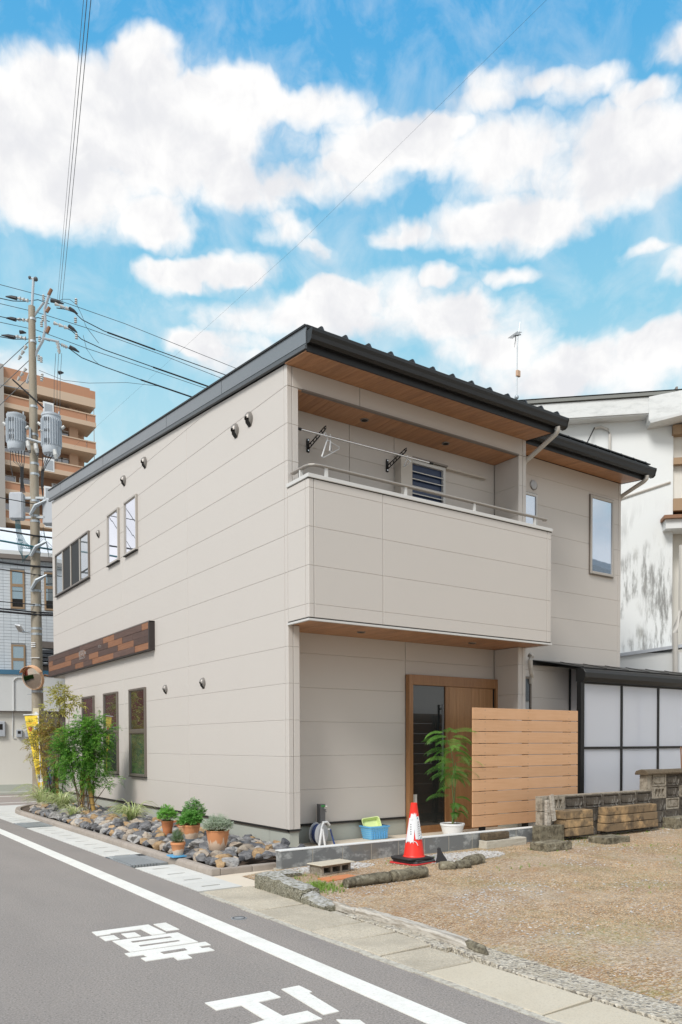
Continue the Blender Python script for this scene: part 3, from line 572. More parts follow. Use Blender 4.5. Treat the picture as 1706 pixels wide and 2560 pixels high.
# post faces
for x0, x1 in ((0, .076), (.076, .170)): wall_panels(H, 'F', 0, [x0, x1], zs[:6]+[2.84], None, 'corner_trim')
for x0, x1 in ((4.10, 4.19), (4.19, 4.266)): wall_panels(H, 'F', 0, [x0, x1], zs[:6]+[2.84], None, 'corner_trim')
for x0, x1 in ((.0, .076), (.076, .166)): wall_panels(H, 'F', 0, [x0, x1], [4.45]+zs[10:12]+[5.76], None, 'corner_trim')
for x0, x1 in ((4.10, 4.19), (4.19, 4.266)): wall_panels(H, 'F', 0, [x0, x1], [4.45]+zs[10:12]+[5.76], None, 'corner_trim')
wall_panels(H, 'F', 0, [0, .076, 1.108, 4.19, 4.266], [5.765, 6.01])
wall_panels(H, 'L', 4.10, [0, .505], zs[:6]+[2.84]); wall_panels(H, 'L', 4.10, [0, .505], [4.0]+zs[9:12]+[5.745])
wall_panels(H, 'R', .170, [0, .505], zs[:6]+[2.84]); wall_panels(H, 'R', 4.27, [0, .505], zs[:13], lambda y: 6.0)
MB().box(.22, 4.09, -.020, .03, 5.742, 5.762).build('lintel_groove', 'frame_bronze', H)
# recessed wall and wing
wall_panels(H, 'F', .51, [.17, 2.285], zs[:6]+[2.85]); wall_panels(H, 'F', .51, [2.285, 4.10], [2.375]+zs[5:6]+[2.85])
wall_panels(H, 'F', .51, [.17, 1.30, 2.085], zs[8:12]+[5.75]); wall_panels(H, 'F', .51, [2.085, 4.10], zs[8:12]+[5.75])
wall_panels(H, 'F', .503, [4.27, 7.25], zs[:13]+[6.05]); wall_panels(H, 'F', .503, [7.25, 7.331], zs[:13]+[6.05], None, 'corner_trim')
wall_panels(H, 'R', 7.331, [.51, 3.02, 5.99, 8.84, 10.84], zs, topz)
# balcony parapet
pz = [2.872, 3.03, 3.485, 3.94, 4.395, 4.502]
wall_panels(H, 'F', -.485, [0, .076, 1.11, 4.19, 4.275], pz); wall_panels(H, 'L', 0, [-.485, -.409, 0], pz); wall_panels(H, 'R', 4.275, [-.485, 0], pz)
MB().box(-.016, 4.29, -.503, -.34, 4.508, 4.556).box(-.016, .17, -.34, -.001, 4.508, 4.556).box(4.11, 4.29, -.34, -.001, 4.508, 4.556).build('parapet_cap', 'cap_metal', H, bevel=.004)
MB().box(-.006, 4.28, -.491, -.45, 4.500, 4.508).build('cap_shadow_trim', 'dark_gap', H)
MB().box(.004, 4.27, -.481, -.45, 2.856, 2.871).box(.004, .03, -.45, 0, 2.856, 2.871).build('reveal_strip', 'dark_gap', H)
MB().box(-.010, 4.285, -.497, -.455, 2.832, 2.856).box(-.010, .03, -.455, -.002, 2.832, 2.856).box(4.25, 4.285, -.455, .0, 2.832, 2.856).build('soffit_edge_trim', 'cap_metal', H)
# soffit planks, one by one
def planks(x0, x1, y0, y1, z, slope=0, w=.10, name='soffit_board', t=.012):
    n = int(round((x1-x0)/w)); w = (x1-x0)/n; me = None
    L = math.hypot(y1-y0, (y1-y0)*slope)
    q = MB().box(-w/2+.0012, w/2-.0012, 0, L, 0, t); mm = None
    for k in range(n):
        c = (x0+w*(k+.5), y0, z(y0) if callable(z) else z)
        if mm is None:
            me = bpy.data.meshes.new(name); me.from_pydata(q.v, [], q.f); me.materials.append(MT['soffit_wood']); mm = me
        inst(name, mm, c, H, (math.atan(slope), 0, 0))
planks(-.03, 4.26, -.495, -.002, lambda y: 6.008+.1*y, .1); planks(4.275, 7.33, .02, .50, lambda y: 6.008+.1*y, .1)
planks(.17, 4.10, .015, .505, 5.745); planks(.03, 4.25, -.455, -.002, 2.842); planks(.17, 4.10, -.002, .505, 2.843)
for (lx, ly, lz) in ((1.371, .257, 5.745), (2.84, .254, 5.745), (1.133, .02, 2.842), (3.158, .03, 2.842)):
    d = MB().lathe([(.0, -.004), (.042, -.004), (.048, -.012), (.055, -.012), (.058, 0)], (lx, ly, lz), 24).build('downlight', 'frame_bronze', H, smooth=True)
    MB().cyl((lx, ly, lz-.0135), (lx, ly, lz-.0125), .038, n=20).build('lens', 'dark_hole', d)
# roof
def roofslab(x0, x1, y0, y1, lo, hi, mat, name, b=0):
    q = MB(); q.prism([(y0, lo(y0)), (y1, lo(y1)), (y1, hi(y1)), (y0, hi(y0))], x0, x1, 'x'); return q.build(name, mat, H, bevel=b)
roofslab(-.03, 4.33, -.50, 10.93, lambda y: 6.09+.1*y, lambda y: 6.265+.1*y, 'black_metal', 'roof'); roofslab(4.331, 7.40, .02, 10.93, lambda y: 6.09+.1*y, lambda y: 6.265+.1*y, 'black_metal', 'roof')
roofslab(-.045, -.012, -.51, 10.94, lambda y: 6.095+.1*y, lambda y: 6.285+.1*y, 'verge_grey', 'verge_board')
roofslab(-.055, -.012, -.512, 10.945, lambda y: 6.030+.1*y, lambda y: 6.068+.1*y, 'verge_trim', 'verge_trim'); roofslab(-.040, -.012, -.512, 10.94, lambda y: 6.068+.1*y, lambda y: 6.095+.1*y, 'verge_trim', 'verge_trim')
roofslab(-.062, -.010, -.515, 10.95, lambda y: 6.285+.1*y, lambda y: 6.308+.1*y, 'black_metal', 'verge_cap')
for yj in (1.7, 3.7, 6.9, 9.9): roofslab(-.0463, -.045, yj, yj+.006, lambda y: 6.10+.1*y, lambda y: 6.28+.1*y, 'black_metal', 'verge_joint')
roofslab(4.305, 4.33, -.50, .02, lambda y: 6.02+.1*y, lambda y: 6.28+.1*y, 'black_metal', 'verge_board'); roofslab(7.38, 7.41, .02, 10.9, lambda y: 6.02+.1*y, lambda y: 6.28+.1*y, 'black_metal', 'verge_board')
MB().box(-.03, 4.305, -.515, -.495, 5.955, 6.26).build('fascia', 'black_metal', H); MB().box(4.28, 7.36, .003, .02, 5.975, 6.30).build('fascia', 'black_metal', H)
def gutter(x0, x1, y, z):
    pr = [(y, z-.135), (y-.055, z-.14), (y-.095, z-.115), (y-.105, z-.07), (y-.12, z-.03), (y-.122, z+.0), (y-.108, z+.003), (y-.092, z-.03), (y-.085, z-.11), (y, z-.12)]
    q = MB(); n = len(pr); q.add([(x0, a, b) for a, b in pr]+[(x1, a, b) for a, b in pr], [(i, (i+1) % n, n+(i+1) % n, n+i) for i in range(n)])
    g_ = q.build('gutter', 'gutter_black', H)
    e = [(y, z+.006), (y, z-.14), (y-.058, z-.146), (y-.10, z-.12), (y-.11, z-.07), (y-.127, z-.03), (y-.128, z+.006)]
    for xx in (x0, x1): MB().prism(e, xx-.006, xx+.006, 'x').build('end_cap', 'gutter_black', g_)
    MB().box(x0, x1, y-.123, y-.106, z+.002, z+.006).build('lip', 'verge_trim', g_)
gutter(-.03, 4.47, -.515, 6.175); gutter(4.38, 7.455, .003, 6.175)
sm = MB().prism([(-.002, 0), (.03, .05), (.06, .05), (.06, 0)], -.012, .012, 'x')
seam = MB(); L_ = 11.42
def mkseam(y0, L):
    q = MB(); q.prism([(0, 0), (.05, .070), (L, .070), (L, 0)], -.013, .013, 'x'); me = bpy.data.meshes.new('seam'); me.from_pydata(q.v, [], q.f); me.materials.append(MT['black_metal']); return me
s1 = mkseam(0, 11.4); s2 = mkseam(0, 10.9)
for k in range(13): inst('roof_seam', s1, (.163+.348*k, -.585, 6.207), H, (math.atan(.1), 0, 0))
for k in range(9): inst('roof_seam', s2, (4.565+.343*k, -.05, 6.225), H, (math.atan(.1), 0, 0))
MB().box(-.03, 4.43, -.56, -.50, 6.20, 6.214).box(4.34, 7.40, -.045, .02, 6.252, 6.266).build('eave_trim', 'black_metal', H)
# downpipes
MB().tube([(4.30, -.575, 6.04), (4.315, -.57, 5.99), (4.32, -.53, 5.955), (4.305, -.25, 5.83), (4.295, .03, 5.715), (4.295, .1, 5.66), (4.30, .13, 5.5), (4.30, .13, 3.0)], .036, 12).build('downpipe', 'pipe_beige', H, smooth=True)
MB().tube([(7.27, -.06, 6.04), (7.275, -.05, 5.985), (7.28, 0, 5.955), (7.33, .28, 5.90), (7.36, .53, 5.84), (7.365, .6, 5.7), (7.365, .6, .3)], .036, 12).build('downpipe', 'pipe_beige', H, smooth=True)
MB().tube([(4.52, .10, 2.735), (4.40, .03, 2.74), (4.345, -.02, 2.715), (4.33, -.035, 2.65), (4.335, -.035, 2.53), (4.365, -.02, 2.47), (4.43, .02, 2.445), (4.46, .05, 2.40), (4.465, .06, 2.3)], .036, 12).build('downpipe', 'pipe_beige', H, smooth=True)
# windows on the side wall
def win_L(y0, y1, z0, z1, mats, bars=(), ybars=(), frame='frame_bronze', f=.035):
    q = MB(); d0, d1 = -.040, 0.0
    q.box(d0, d1, y0, y0+f, z0, z1).box(d0, d1, y1-f, y1, z0, z1).box(d0-.004, d1, y0+f, y1-f, z1-f, z1).box(d0-.008, d1, y0+f, y1-f, z0, z0+f)
    w = q.build('window', frame, H, bevel=.003)
    zz = [z0]+[b for b in bars]+[z1]
    for b in bars: MB().box(d0+.002, d1, y0+f, y1-f, b-.03, b+.03).build('transom', frame, w, bevel=.003)
    for i in range(len(zz)-1):
        yy = [y0]+list(ybars)+[y1]
        for k in range(len(yy)-1):
            mt = mats[min(i*(len(yy)-1)+k, len(mats)-1)]
            a, b, c, d = yy[k], yy[k+1], zz[i], zz[i+1]
            e = f+.012 if i == 0 else .04
            MB().box(-.018, -.012, a+f*.6, b-f*.6, c+(f if i == 0 else .03), d-(f if i == len(zz)-2 else .03)).build('pane', mt, w)
            s_ = .016; q = MB(); y_a, y_b, z_a, z_b = a+f-.004, b-f+.004, c+(f if i == 0 else .03)-.002, d-(f if i == len(zz)-2 else .03)+.002
            q.box(-.026, -.018, y_a, y_a+s_, z_a, z_b).box(-.026, -.018, y_b-s_, y_b, z_a, z_b).box(-.026, -.018, y_a+s_, y_b-s_, z_a, z_a+s_).box(-.026, -.018, y_a+s_, y_b-s_, z_b-s_, z_b); q.build('sash', frame, w)
    for yb in ybars: MB().box(-.036, -.006, yb-.022, yb+.022, z0+f, z1-f).build('mullion', 'frame_beige', w, bevel=.002)
    MB().box(-.052, -.001, y0-.012, y1+.012, z0-.014, z0-.001).build('sill', 'dark_gap', w)
    return w
win_L(4.82, 5.625, .797, 2.369, ['glass_low_curtain', 'glass_low'], [1.60]); win_L(6.275, 7.087, .805, 2.375, ['glass_low', 'glass_low'], [1.62]); win_L(7.73, 8.53, .81, 2.377, ['glass_low', 'glass_low'], [1.62])
win_L(5.15, 5.79, 4.82, 5.798, ['glass_sky'], frame='frame_beige'); win_L(6.108, 6.752, 4.815, 5.798, ['glass_sky'], frame='frame_beige')
w4 = win_L(7.934, 10.50, 4.815, 5.78, ['glass_far', 'screen_dark', 'screen_dark', 'glass_far'], (), (8.57, 9.235, 9.885), frame='frame_bronze')
MB().box(-.024, -.019, 8.0, 8.50, 5.0, 5.03).build('curtain_tie', 'black_metal', w4)
# vent hoods
def hood(x, y, z, s=1.0):
    vs = []; fs = []; n, m_ = 16, 14; q = MB()
    for j in range(m_+1):
        t = -math.pi/2+math.pi*j/m_
        for i in range(n+1):
            a = math.pi*i/n; vs.append((x-.085*s*math.sin(a)*math.cos(t), y+.062*s*math.cos(a)*math.cos(t), z+.105*s*math.sin(t)))
    for j in range(m_):
        for i in range(n):
            f = (j*(n+1)+i, j*(n+1)+i+1, (j+1)*(n+1)+i+1, (j+1)*(n+1)+i); cz = sum(vs[k][2] for k in f)/4-z; cx = x-sum(vs[k][0] for k in f)/4
            if cz > -.10*s+cx*1.7: fs.append(f)
    q.add(vs, fs); h = q.build('vent_hood', 'hood_metal', H, smooth=True)
    q = MB(); pts = []
    for k in range(20):
        a = 2*math.pi*k/20; cx = .030+.028*math.cos(a); pts.append((x-cx*s, y+.044*s*math.sin(a), z-.062*s+(cx-.030)*1.55*s+.012*s))
    q.add(pts, [tuple(range(20))]); q.build('opening', 'dark_hole', h)
    MB().lathe([(.066*s, -.008), (.078*s, -.006), (.078*s, .002), (.058*s, .002)], (x, y, z), 20, (-1, 0, 0)).build('collar', 'hood_metal', h)
for y, z, s in ((5.81, 6.20, 1.0), (4.76, 6.22, 1.0), (7.33, 5.57, .8), (1.345, 5.64, 1.0), (.945, 5.66, 1.0), (3.92, 2.27, .78), (2.46, 2.275, .85)): hood(-.001, y, z, s)
MB().lathe([(0, .028), (.055, .028), (.072, .020), (.076, 0)], (4.99, .503, 5.61), 28, (0, -1, 0)).build('vent_cap', 'reel_grey', H, smooth=True)
MB().lathe([(.060, .014), (.080, .014), (.080, 0)], (5.0, .503, 5.60), 28, (0, -1, 0)).build('vent_ring', 'frame_bronze', H)
# wing windows
def win_F(x0, x1, z0, z1, pane, frame='frame_beige', f=.045, y=.503):
    q = MB(); q.box(x0, x0+f, y-.035, y, z0, z1).box(x1-f, x1, y-.035, y, z0, z1).box(x0+f, x1-f, y-.038, y, z1-f, z1).box(x0+f, x1-f, y-.045, y, z0, z0+f)
    w = q.build('window', frame, H, bevel=.004); MB().box(x0+f*.5, x1-f*.5, y-.016, y-.010, z0+f*.5, z1-f*.5).build('pane', pane, w)
    q = MB(); g = .012; q.box(x0-g, x0, y-.022, y, z0-g, z1+g).box(x1, x1+g, y-.022, y, z0-g, z1+g).box(x0, x1, y-.022, y, z1, z1+g).box(x0, x1, y-.03, y, z0-g, z0); q.build('surround', 'frame_bronze', w)
    return w
win_F(6.435, 7.082, 4.335, 5.70, 'glass_wing')
win_F(4.70, 5.065, 4.55, 5.45, 'glass_wing', 'cap_metal', .035); win_F(4.70, 4.935, 1.45, 2.45, 'glass_dark', 'frame_bronze', .03)
# front door
D_ = MB().box(2.29, 2.365, .425, .51, .045, 2.372).box(4.065, 4.107, .425, .51, .045, 2.372).box(2.365, 4.065, .425, .51, 2.225, 2.372).build('door', 'door_frame_wood', H, bevel=.003)
MB().box(2.365, 4.065, .44, .53, .045, .085).build('sill', 'door_frame_wood', D_)
MB().box(3.02, 3.09, .455, .50, .085, 2.225).box(2.365, 3.02, .455, .50, .085, .15).build('stile', 'door_frame_wood', D_)
for k in range(6): MB().box(3.092+.154*k, 3.244+.154*k, .452, .49, .087, 2.223).build('door_board', 'door_wood', D_)
MB().box(4.017, 4.065, .47, .5, .085, 2.224).build('door_gap', 'dark_hole', D_)
MB().box(2.366, 3.02, .474, .482, .15, 2.222).build('pane', 'glass_door', D_)
MB().box(2.925, 2.955, .415, .44, .85, 1.95).box(2.93, 2.95, .44, .475, .9, .93).box(2.93, 2.95, .44, .475, 1.87, 1.9).build('handle', 'post_charcoal', D_, bevel=.004)
MB().box(2.370, 2.47, .4695, .4735, .2, .62).build('glass_sticker', 'gutter_concrete', D_)
MB().box(.2, 5.0, -.30, .50, -.05, .045).build('porch_step', 'apron_concrete', H, bevel=.008)
# balcony back wall fittings
MB().box(2.09, 2.30, .36, .51, 3.1, 5.485).build('shutter_case', 'trim_beige', H, bevel=.004)
lv = MB().box(2.325, 2.365, .44, .51, 3.9, 5.475).box(2.965, 3.01, .44, .51, 3.9, 5.475).box(2.365, 2.965, .44, .51, 5.425, 5.475).box(2.365, 2.965, .44, .51, 3.9, 3.95).build('louver_window', 'cap_metal', H, bevel=.003)
MB().box(2.36, 2.97, .485, .495, 3.93, 5.43).build('screen', 'louver_screen', lv); MB().box(2.32, 3.02, .40, .51, 5.478, 5.50).build('hood', 'frame_bronze', lv)
for k in range(13): q = MB(); q.prism([(.448, 5.30-.105*k), (.476, 5.318-.105*k), (.476, 5.327-.105*k), (.446, 5.313-.105*k)], 2.366, 2.964, 'x'); q.build('slat', 'cap_metal', lv)
MB().box(3.02, 3.86, .435, .51, 5.468, 5.492).box(2.32, 3.02, .44, .51, 5.501, 5.515).build('awning_rail', 'trim_beige', H)
# handrail
rl = MB(); 
path = [(.055, -.03, 4.690), (.055, -.34, 4.690), (.07, -.395, 4.690), (.115, -.435, 4.690), (.18, -.45, 4.690), (4.17, -.45, 4.690), (4.20, -.44, 4.690), (4.21, -.40, 4.690)]
sec = []
for i, p in enumerate(path):
    a = Vector(path[max(i-1, 0)]); b = Vector(path[min(i+1, len(path)-1)]); d = (b-a).normalized(); s_ = Vector((-d.y, d.x, 0))
    for u_, w_ in ((-.030, -.006), (-.026, -.016), (.026, -.016), (.030, -.006), (.024, .008), (-.024, .008)): sec.append(Vector(p)+s_*u_+Vector((0, 0, w_)))
fs = []
for i in range(len(path)-1):
    for k in range(6): fs.append((i*6+k, i*6+(k+1) % 6, (i+1)*6+(k+1) % 6, (i+1)*6+k))
fs += [tuple(range(6)), tuple(range(42, 48))]
rail = rl.add(sec, fs).build('handrail', 'rail_beige', H)
for x_, y_ in ((.055, -.23), (.276, -.45), (1.503, -.45), (2.727, -.45), (3.948, -.45)): MB().box(x_-.02, x_+.02, y_-.012, y_+.012, 4.556, 4.676).build('baluster', 'cap_metal', rail)
# laundry brackets on the back wall
def bracket(x):
    b = MB().box(x-.022, x+.022, .490, .51, 5.225, 5.405).build('laundry_bracket', 'black_metal', H, bevel=.006)
    q = MB(); A = Vector((x, .49, 5.29)); B_ = Vector((x, .10, 5.405)); d = (B_-A); n = Vector((0, -d.z, d.y)).normalized()
    q.tube([A-n*.026, B_-n*.022], .0075, 6).tube([A+n*.026, B_+n*.022], .0075, 6)
    for k in range(7):
        p = A+d*(k/6.0); q.tube([p-n*.026, p+n*.026], .007, 6)
    for k in range(6):
        p = A+d*((k+.5)/6.0); nn = 12
    q.tube([B_+n*.022, B_+d.normalized()*.03+n*.014, B_+d.normalized()*.035-n*.014, B_-n*.022], .0075, 6); q.build('arm', 'black_metal', b)
    for zz in (5.25, 5.385): MB().cyl((x, .487, zz), (x, .49, zz), .009, n=10).build('bolt', 'steel', b)
bracket(.62); bracket(1.95)
lp = T('laundry_pole', 'long shiny steel laundry pole resting on two black wall brackets', 'laundry pole', (1.3, .14, 5.31))
MB().tube([(.23, .14, 5.335), (2.46, .14, 5.345)], .0135, 10).build('pole', 'steel', lp, smooth=True)
MB().tube([(.19, .14, 5.335), (.29, .14, 5.335)], .0165, 10).tube([(2.42, .14, 5.345), (2.49, .14, 5.345)], .0165, 10).build('end_cap', 'black_metal', lp, smooth=True)
def hanger(x, label, s=1.0, rz=0.6, tilt=.1):
    h = T('clothes_hanger', label, 'clothes hanger', (x, .14, 5.345), 'white plastic hangers on the laundry pole')
    M_ = Matrix.Translation((x, .14, 5.35)) @ Matrix.Rotation(rz, 4, 'Z') @ Matrix.Rotation(tilt, 4, 'Y'); q = MB(); q.xf = M_
    q.tube([(-.018*s, 0, 0), (-.01*s, 0, .016*s), (.008*s, 0, .018*s), (.02*s, 0, .002), (.012*s, 0, -.03*s), (0, 0, -.05*s)], .0055, 6)
    q.tube([(-.17*s, 0, -.16*s), (-.13*s, 0, -.135*s), (0, 0, -.05*s), (.13*s, 0, -.135*s), (.17*s, 0, -.16*s)], .009, 6).tube([(-.17*s, 0, -.16*s), (-.15*s, 0, -.175*s), (.15*s, 0, -.175*s), (.17*s, 0, -.16*s)], .0075, 6)
    q.build('hanger_frame', 'white_plastic', h, smooth=True)
hanger(.66, 'white plastic hanger tilting from the pole beside the left bracket', 1.35, .35, -.55); hanger(.735, 'second white hanger tucked close against the tilting one', 1.1, .9, -.35); hanger(2.02, 'white plastic hanger on the pole at the right bracket', .62, 1.35, 0)
# wooden sign board on the side wall
sg = T('sign_board', 'long weathered wooden sign board of dark and orange planks on the side wall', 'sign', (-.05, 7.6, 2.97))
MB().box(-.085, -.001, 4.44, 10.90, 2.985, 3.44).build('backing', 'sign_edge', sg)
MB().box(-.102, -.001, 4.395, 4.44, 2.972, 3.458).build('end_board', 'sign_edge', sg); MB().box(-.104, 0, 4.395, 10.95, 3.444, 3.462).build('top_flashing', 'frame_bronze', sg); MB().box(-.100, -.001, 4.44, 10.95, 2.972, 2.984).box(-.10, -.001, 10.90, 10.95, 2.984, 3.444).build('edge_trim', 'sign_edge', sg)
rws = [[(4.44, 4.75, 1), (4.75, 6.2, 0), (6.2, 6.85, 1), (6.85, 8.4, 0), (8.4, 9.2, 0), (9.2, 10.9, 0)],
       [(4.44, 5.2, 0), (5.2, 5.75, 0), (5.75, 6.55, 1), (6.55, 7.3, 0), (7.3, 8.0, 0), (8.0, 9.5, 1), (9.5, 10.55, 0), (10.55, 10.9, 1)],
       [(4.44, 5.15, 0), (5.15, 6.0, 1), (6.0, 7.15, 0), (7.15, 7.75, 1), (7.75, 9.05, 0), (9.05, 10.9, 1)],
       [(4.44, 5.1, 1), (5.1, 6.25, 0), (6.25, 7.55, 1), (7.55, 8.15, 0), (8.15, 8.75, 1), (8.75, 10.9, 0)]]
for r_, rr in enumerate(rws):
    z1 = 3.442-.114*r_
    for a, b, k in rr: MB().box(-.099+random.uniform(-.003, .002), -.085, a+.002, b-.002, z1-.111, z1-.001).build('plank', 'sign_light' if k else 'sign_dark', sg)
def text(s, size, loc, rot, parent, mat, name='lettering', ext=.0008, sx=1.0, align='CENTER'):
    cu = bpy.data.curves.new('t', 'FONT'); cu.body = s; cu.size = size; cu.extrude = ext; cu.align_x = align; cu.align_y = 'CENTER'
    to = bpy.data.objects.new('t', cu); S.collection.objects.link(to); bpy.context.view_layer.update()
    me = bpy.data.meshes.new_from_object(to.evaluated_get(bpy.context.evaluated_depsgraph_get())); bpy.data.objects.remove(to)
    me.materials.clear(); me.materials.append(MT[mat])
    o = inst(name, me, loc, parent, rot, (sx, 1, 1)); return o
RL = (math.pi/2, 0, -math.pi/2)
text('\u7dcf\u83dc\u5bb6 bu', .12, (-.1035, 8.2, 3.275), RL, sg, 'letter_grey', sx=1.0); text('\u304a\u3070\u3093\u3056\u3044', .085, (-.1035, 8.22, 3.19), RL, sg, 'letter_grey')
text('\u30ab\u30d5\u30a7', .07, (-.1035, 7.05, 3.30), RL, sg, 'letter_grey')

# ------------------------------------------------------------------ screen fence, terrace roof
fe = T('board_fence', 'orange-tan horizontal board screen fence standing in front of the entrance', 'fence', (3.7, -.55, .05))
for k in range(10):
    z1 = 1.858-.1655*k
    b = MB().box(2.600, 4.81, -.56, -.538, z1-.1565, z1).build('board', 'composite_board', fe, bevel=.002)
    for xx in (2.83, 3.70, 4.60):
        for zz in (z1-.03, z1-.126): MB().cyl((xx, -.5615, zz), (xx, -.5595, zz), .006, n=8).build('screw', 'frame_bronze', b)
for xx in (2.83, 3.70, 4.60): MB().box(xx-.035, xx+.035, -.536, -.47, .05, 1.83).build('post', 'black_metal', fe)
te = T('terrace_enclosure', 'black aluminium terrace enclosure with frosted white panels beside the house', 'terrace', (7.5, .2, 0))
MB().box(5.535, 5.625, -.045, .045, 0, 2.60).build('post', 'black_metal', te, bevel=.004)
q = MB(); q.prism([(-.10, 2.40), (-.13, 2.44), (-.135, 2.52), (-.10, 2.575), (-.02, 2.60), (.06, 2.60), (.06, 2.375), (-.08, 2.375)], 5.53, 12.0, 'x').build('gutter_beam', 'gutter_black', te, bevel=.004)
MB().box(5.60, 12, -.02, .02, 2.345, 2.375).build('head_rail', 'black_metal', te)
MB().box(5.625, 12, -.025, .025, 1.265, 1.305).build('mid_rail', 'black_metal', te); MB().box(5.625, 12, -.025, .025, .10, .14).build('bottom_rail', 'black_metal', te)
for k, xx in enumerate((6.655, 7.72, 8.78, 9.84, 10.9)): MB().box(xx-.022, xx+.022, -.024, .024, .14, 2.345).build('mullion', 'black_metal', te)
xs_ = [5.625, 6.633, 7.698, 8.758, 9.818, 10.878, 12]
for a, b in zip(xs_[:-1], xs_[1:]):
    for z0, z1 in ((.14, 1.265), (1.305, 2.345)): MB().box(a+.044 if a > 6 else a, b, -.004, .004, z0, z1).build('frosted_panel', 'poly_panel', te)
for xx in (5.69, 7.20, 8.9): MB().box(xx-.05, xx+.05, .03, .06, .1, 2.34).build('inner_stud', 'poly_stripe', te)
MB().box(4.88, 12, .44, .500, 2.655, 2.725).build('wall_ledger', 'black_metal', te); MB().box(5.90, 5.925, .47, .500, .1, 2.66).build('wall_strip', 'black_metal', te)
q = MB(); q.prism([(5.53, -.03), (12, -.03), (12, .46), (4.88, .46), (5.3, .2)], 0, .012); 
q.v = [(x_, y_, z_+2.605+(y_+.03)*.245) for x_, y_, z_ in q.v]; q.build('roof_sheet', 'black_metal', te)
for k in range(11):
    xx = 5.62+.6*k; MB().tube([(xx, -.03, 2.615), (xx, .45, 2.735)], .012, 6).build('roof_bar', 'black_metal', te)
MB().tube([(5.56, -.02, 2.585), (5.56, .46, 2.69)], .03, 8).build('side_rafter', 'black_metal', te)

# ------------------------------------------------------------------ planting bed
kb = T('bed_kerb', 'low brown-grey kerb of rounded blocks round the rock planting bed', 'kerb', (-1.45, 3, 0))
def kprof(w0, w1, h): return [(w0, -.05), (w1, -.05), (w1, h-.012), (w1-.018, h), (w0+.03, h), (w0+.008, h-.010), (w0, h-.03)]
ky = [-.93, -.58, .02, .62, 1.22, 1.82, 2.42, 3.02, 3.62, 4.22, 4.82, 5.42, 6.02, 6.62, 7.22, 7.62]
for a, b in zip(ky[:-1], ky[1:]):
    q = MB(); pr = kprof(-1.497, -1.395, .078); q.add([(x_, a+.003, z_) for x_, z_ in pr]+[(x_, b-.003, z_) for x_, z_ in pr], [tuple(range(7)), tuple(range(7, 14))[::-1]]+[(i, (i+1) % 7, 7+(i+1) % 7, 7+i) for i in range(7)])
    q.build('kerb_block', 'kerb_stone', kb, bevel=.004, rough=.0015)
for a, b in ((-1.39, -1.02), (-1.015, -.70)): MB().box(a, b, -.94, -.85, -.05, .070).build('kerb_block', 'kerb_stone', kb, bevel=.014, seg=2)
MB().prism([(-1.497, -.94), (-1.393, -.94), (-1.393, -.85), (-1.497, -.85)], -.05, .078).build('kerb_block', 'kerb_stone', kb, bevel=.014, seg=2)
kk = [(-1.45, 7.62), (-1.40, 8.3), (-1.25, 8.9), (-1.0, 9.4), (-.6, 9.75), (-.1, 9.9)]
for a, b in zip(kk[:-1], kk[1:]):
    d = (Vector(b)-Vector(a)).normalized(); n = Vector((-d.y, d.x))*.05; A_, B_ = Vector(a), Vector(b)
    MB().prism([tuple(A_-n), tuple(B_-n), tuple(B_+n), tuple(A_+n)], -.05, .07).build('kerb_block', 'kerb_stone', kb, bevel=.01)
MB().prism([(-1.40, -.85), (0.03, -.85), (0.03, 9.9), (-.6, 9.7), (-1.2, 8.9), (-1.40, 7.6)], -.1, .035).build('bed_soil', 'bed_soil', kind='structure')
# rocks: eight shapes shared
def rockmesh(seed):
    rnd = random.Random(seed); bm = bmesh.new(); bmesh.ops.create_icosphere(bm, subdivisions=3, radius=1)
    pl = []
    for k in range(11):
        n = Vector((rnd.gauss(0, 1), rnd.gauss(0, 1), rnd.gauss(0, 1))).normalized(); pl.append((n, rnd.uniform(.46, .80)))
    for v in bm.verts:
        for n, d in pl:
            t = v.co.dot(n)
            if t > d: v.co -= n*(t-d)*.92
        v.co += mnoise.noise_vector(v.co*2.2+Vector((seed*3, 0, 0)))*.13+mnoise.noise_vector(v.co*7+Vector((0, seed, 0)))*.05
    me = bpy.data.meshes.new('rock'); bm.to_mesh(me); bm.free(); me.materials.append(None)
    me.polygons.foreach_set('use_smooth', [True]*len(me.polygons)); me.set_sharp_from_angle(angle=R(24)); return me
RM = [rockmesh(i) for i in range(8)]
RMm = {}
def rock_me(i, mat):
    if (i, mat) not in RMm: c = RM[i].copy(); c.materials[0] = MT[mat]; RMm[(i, mat)] = c
    return RMm[(i, mat)]
pots_xy = [(-.90, 1.70, .12), (-.66, 2.02, .12), (-.95, .80, .15), (-1.44, .06, .12), (-.98, -.02, .17), (-.55, 2.1, .12), (-.68, 5.64, .06), (-.82, 5.75, .1)]
rr_ = random.Random(11); placed = []
words = {'rock_grey': 'blue-grey', 'rock_pale': 'pale grey', 'rock_ochre': 'ochre yellow', 'rock_dark': 'almost black', 'rock_tan': 'tan'}
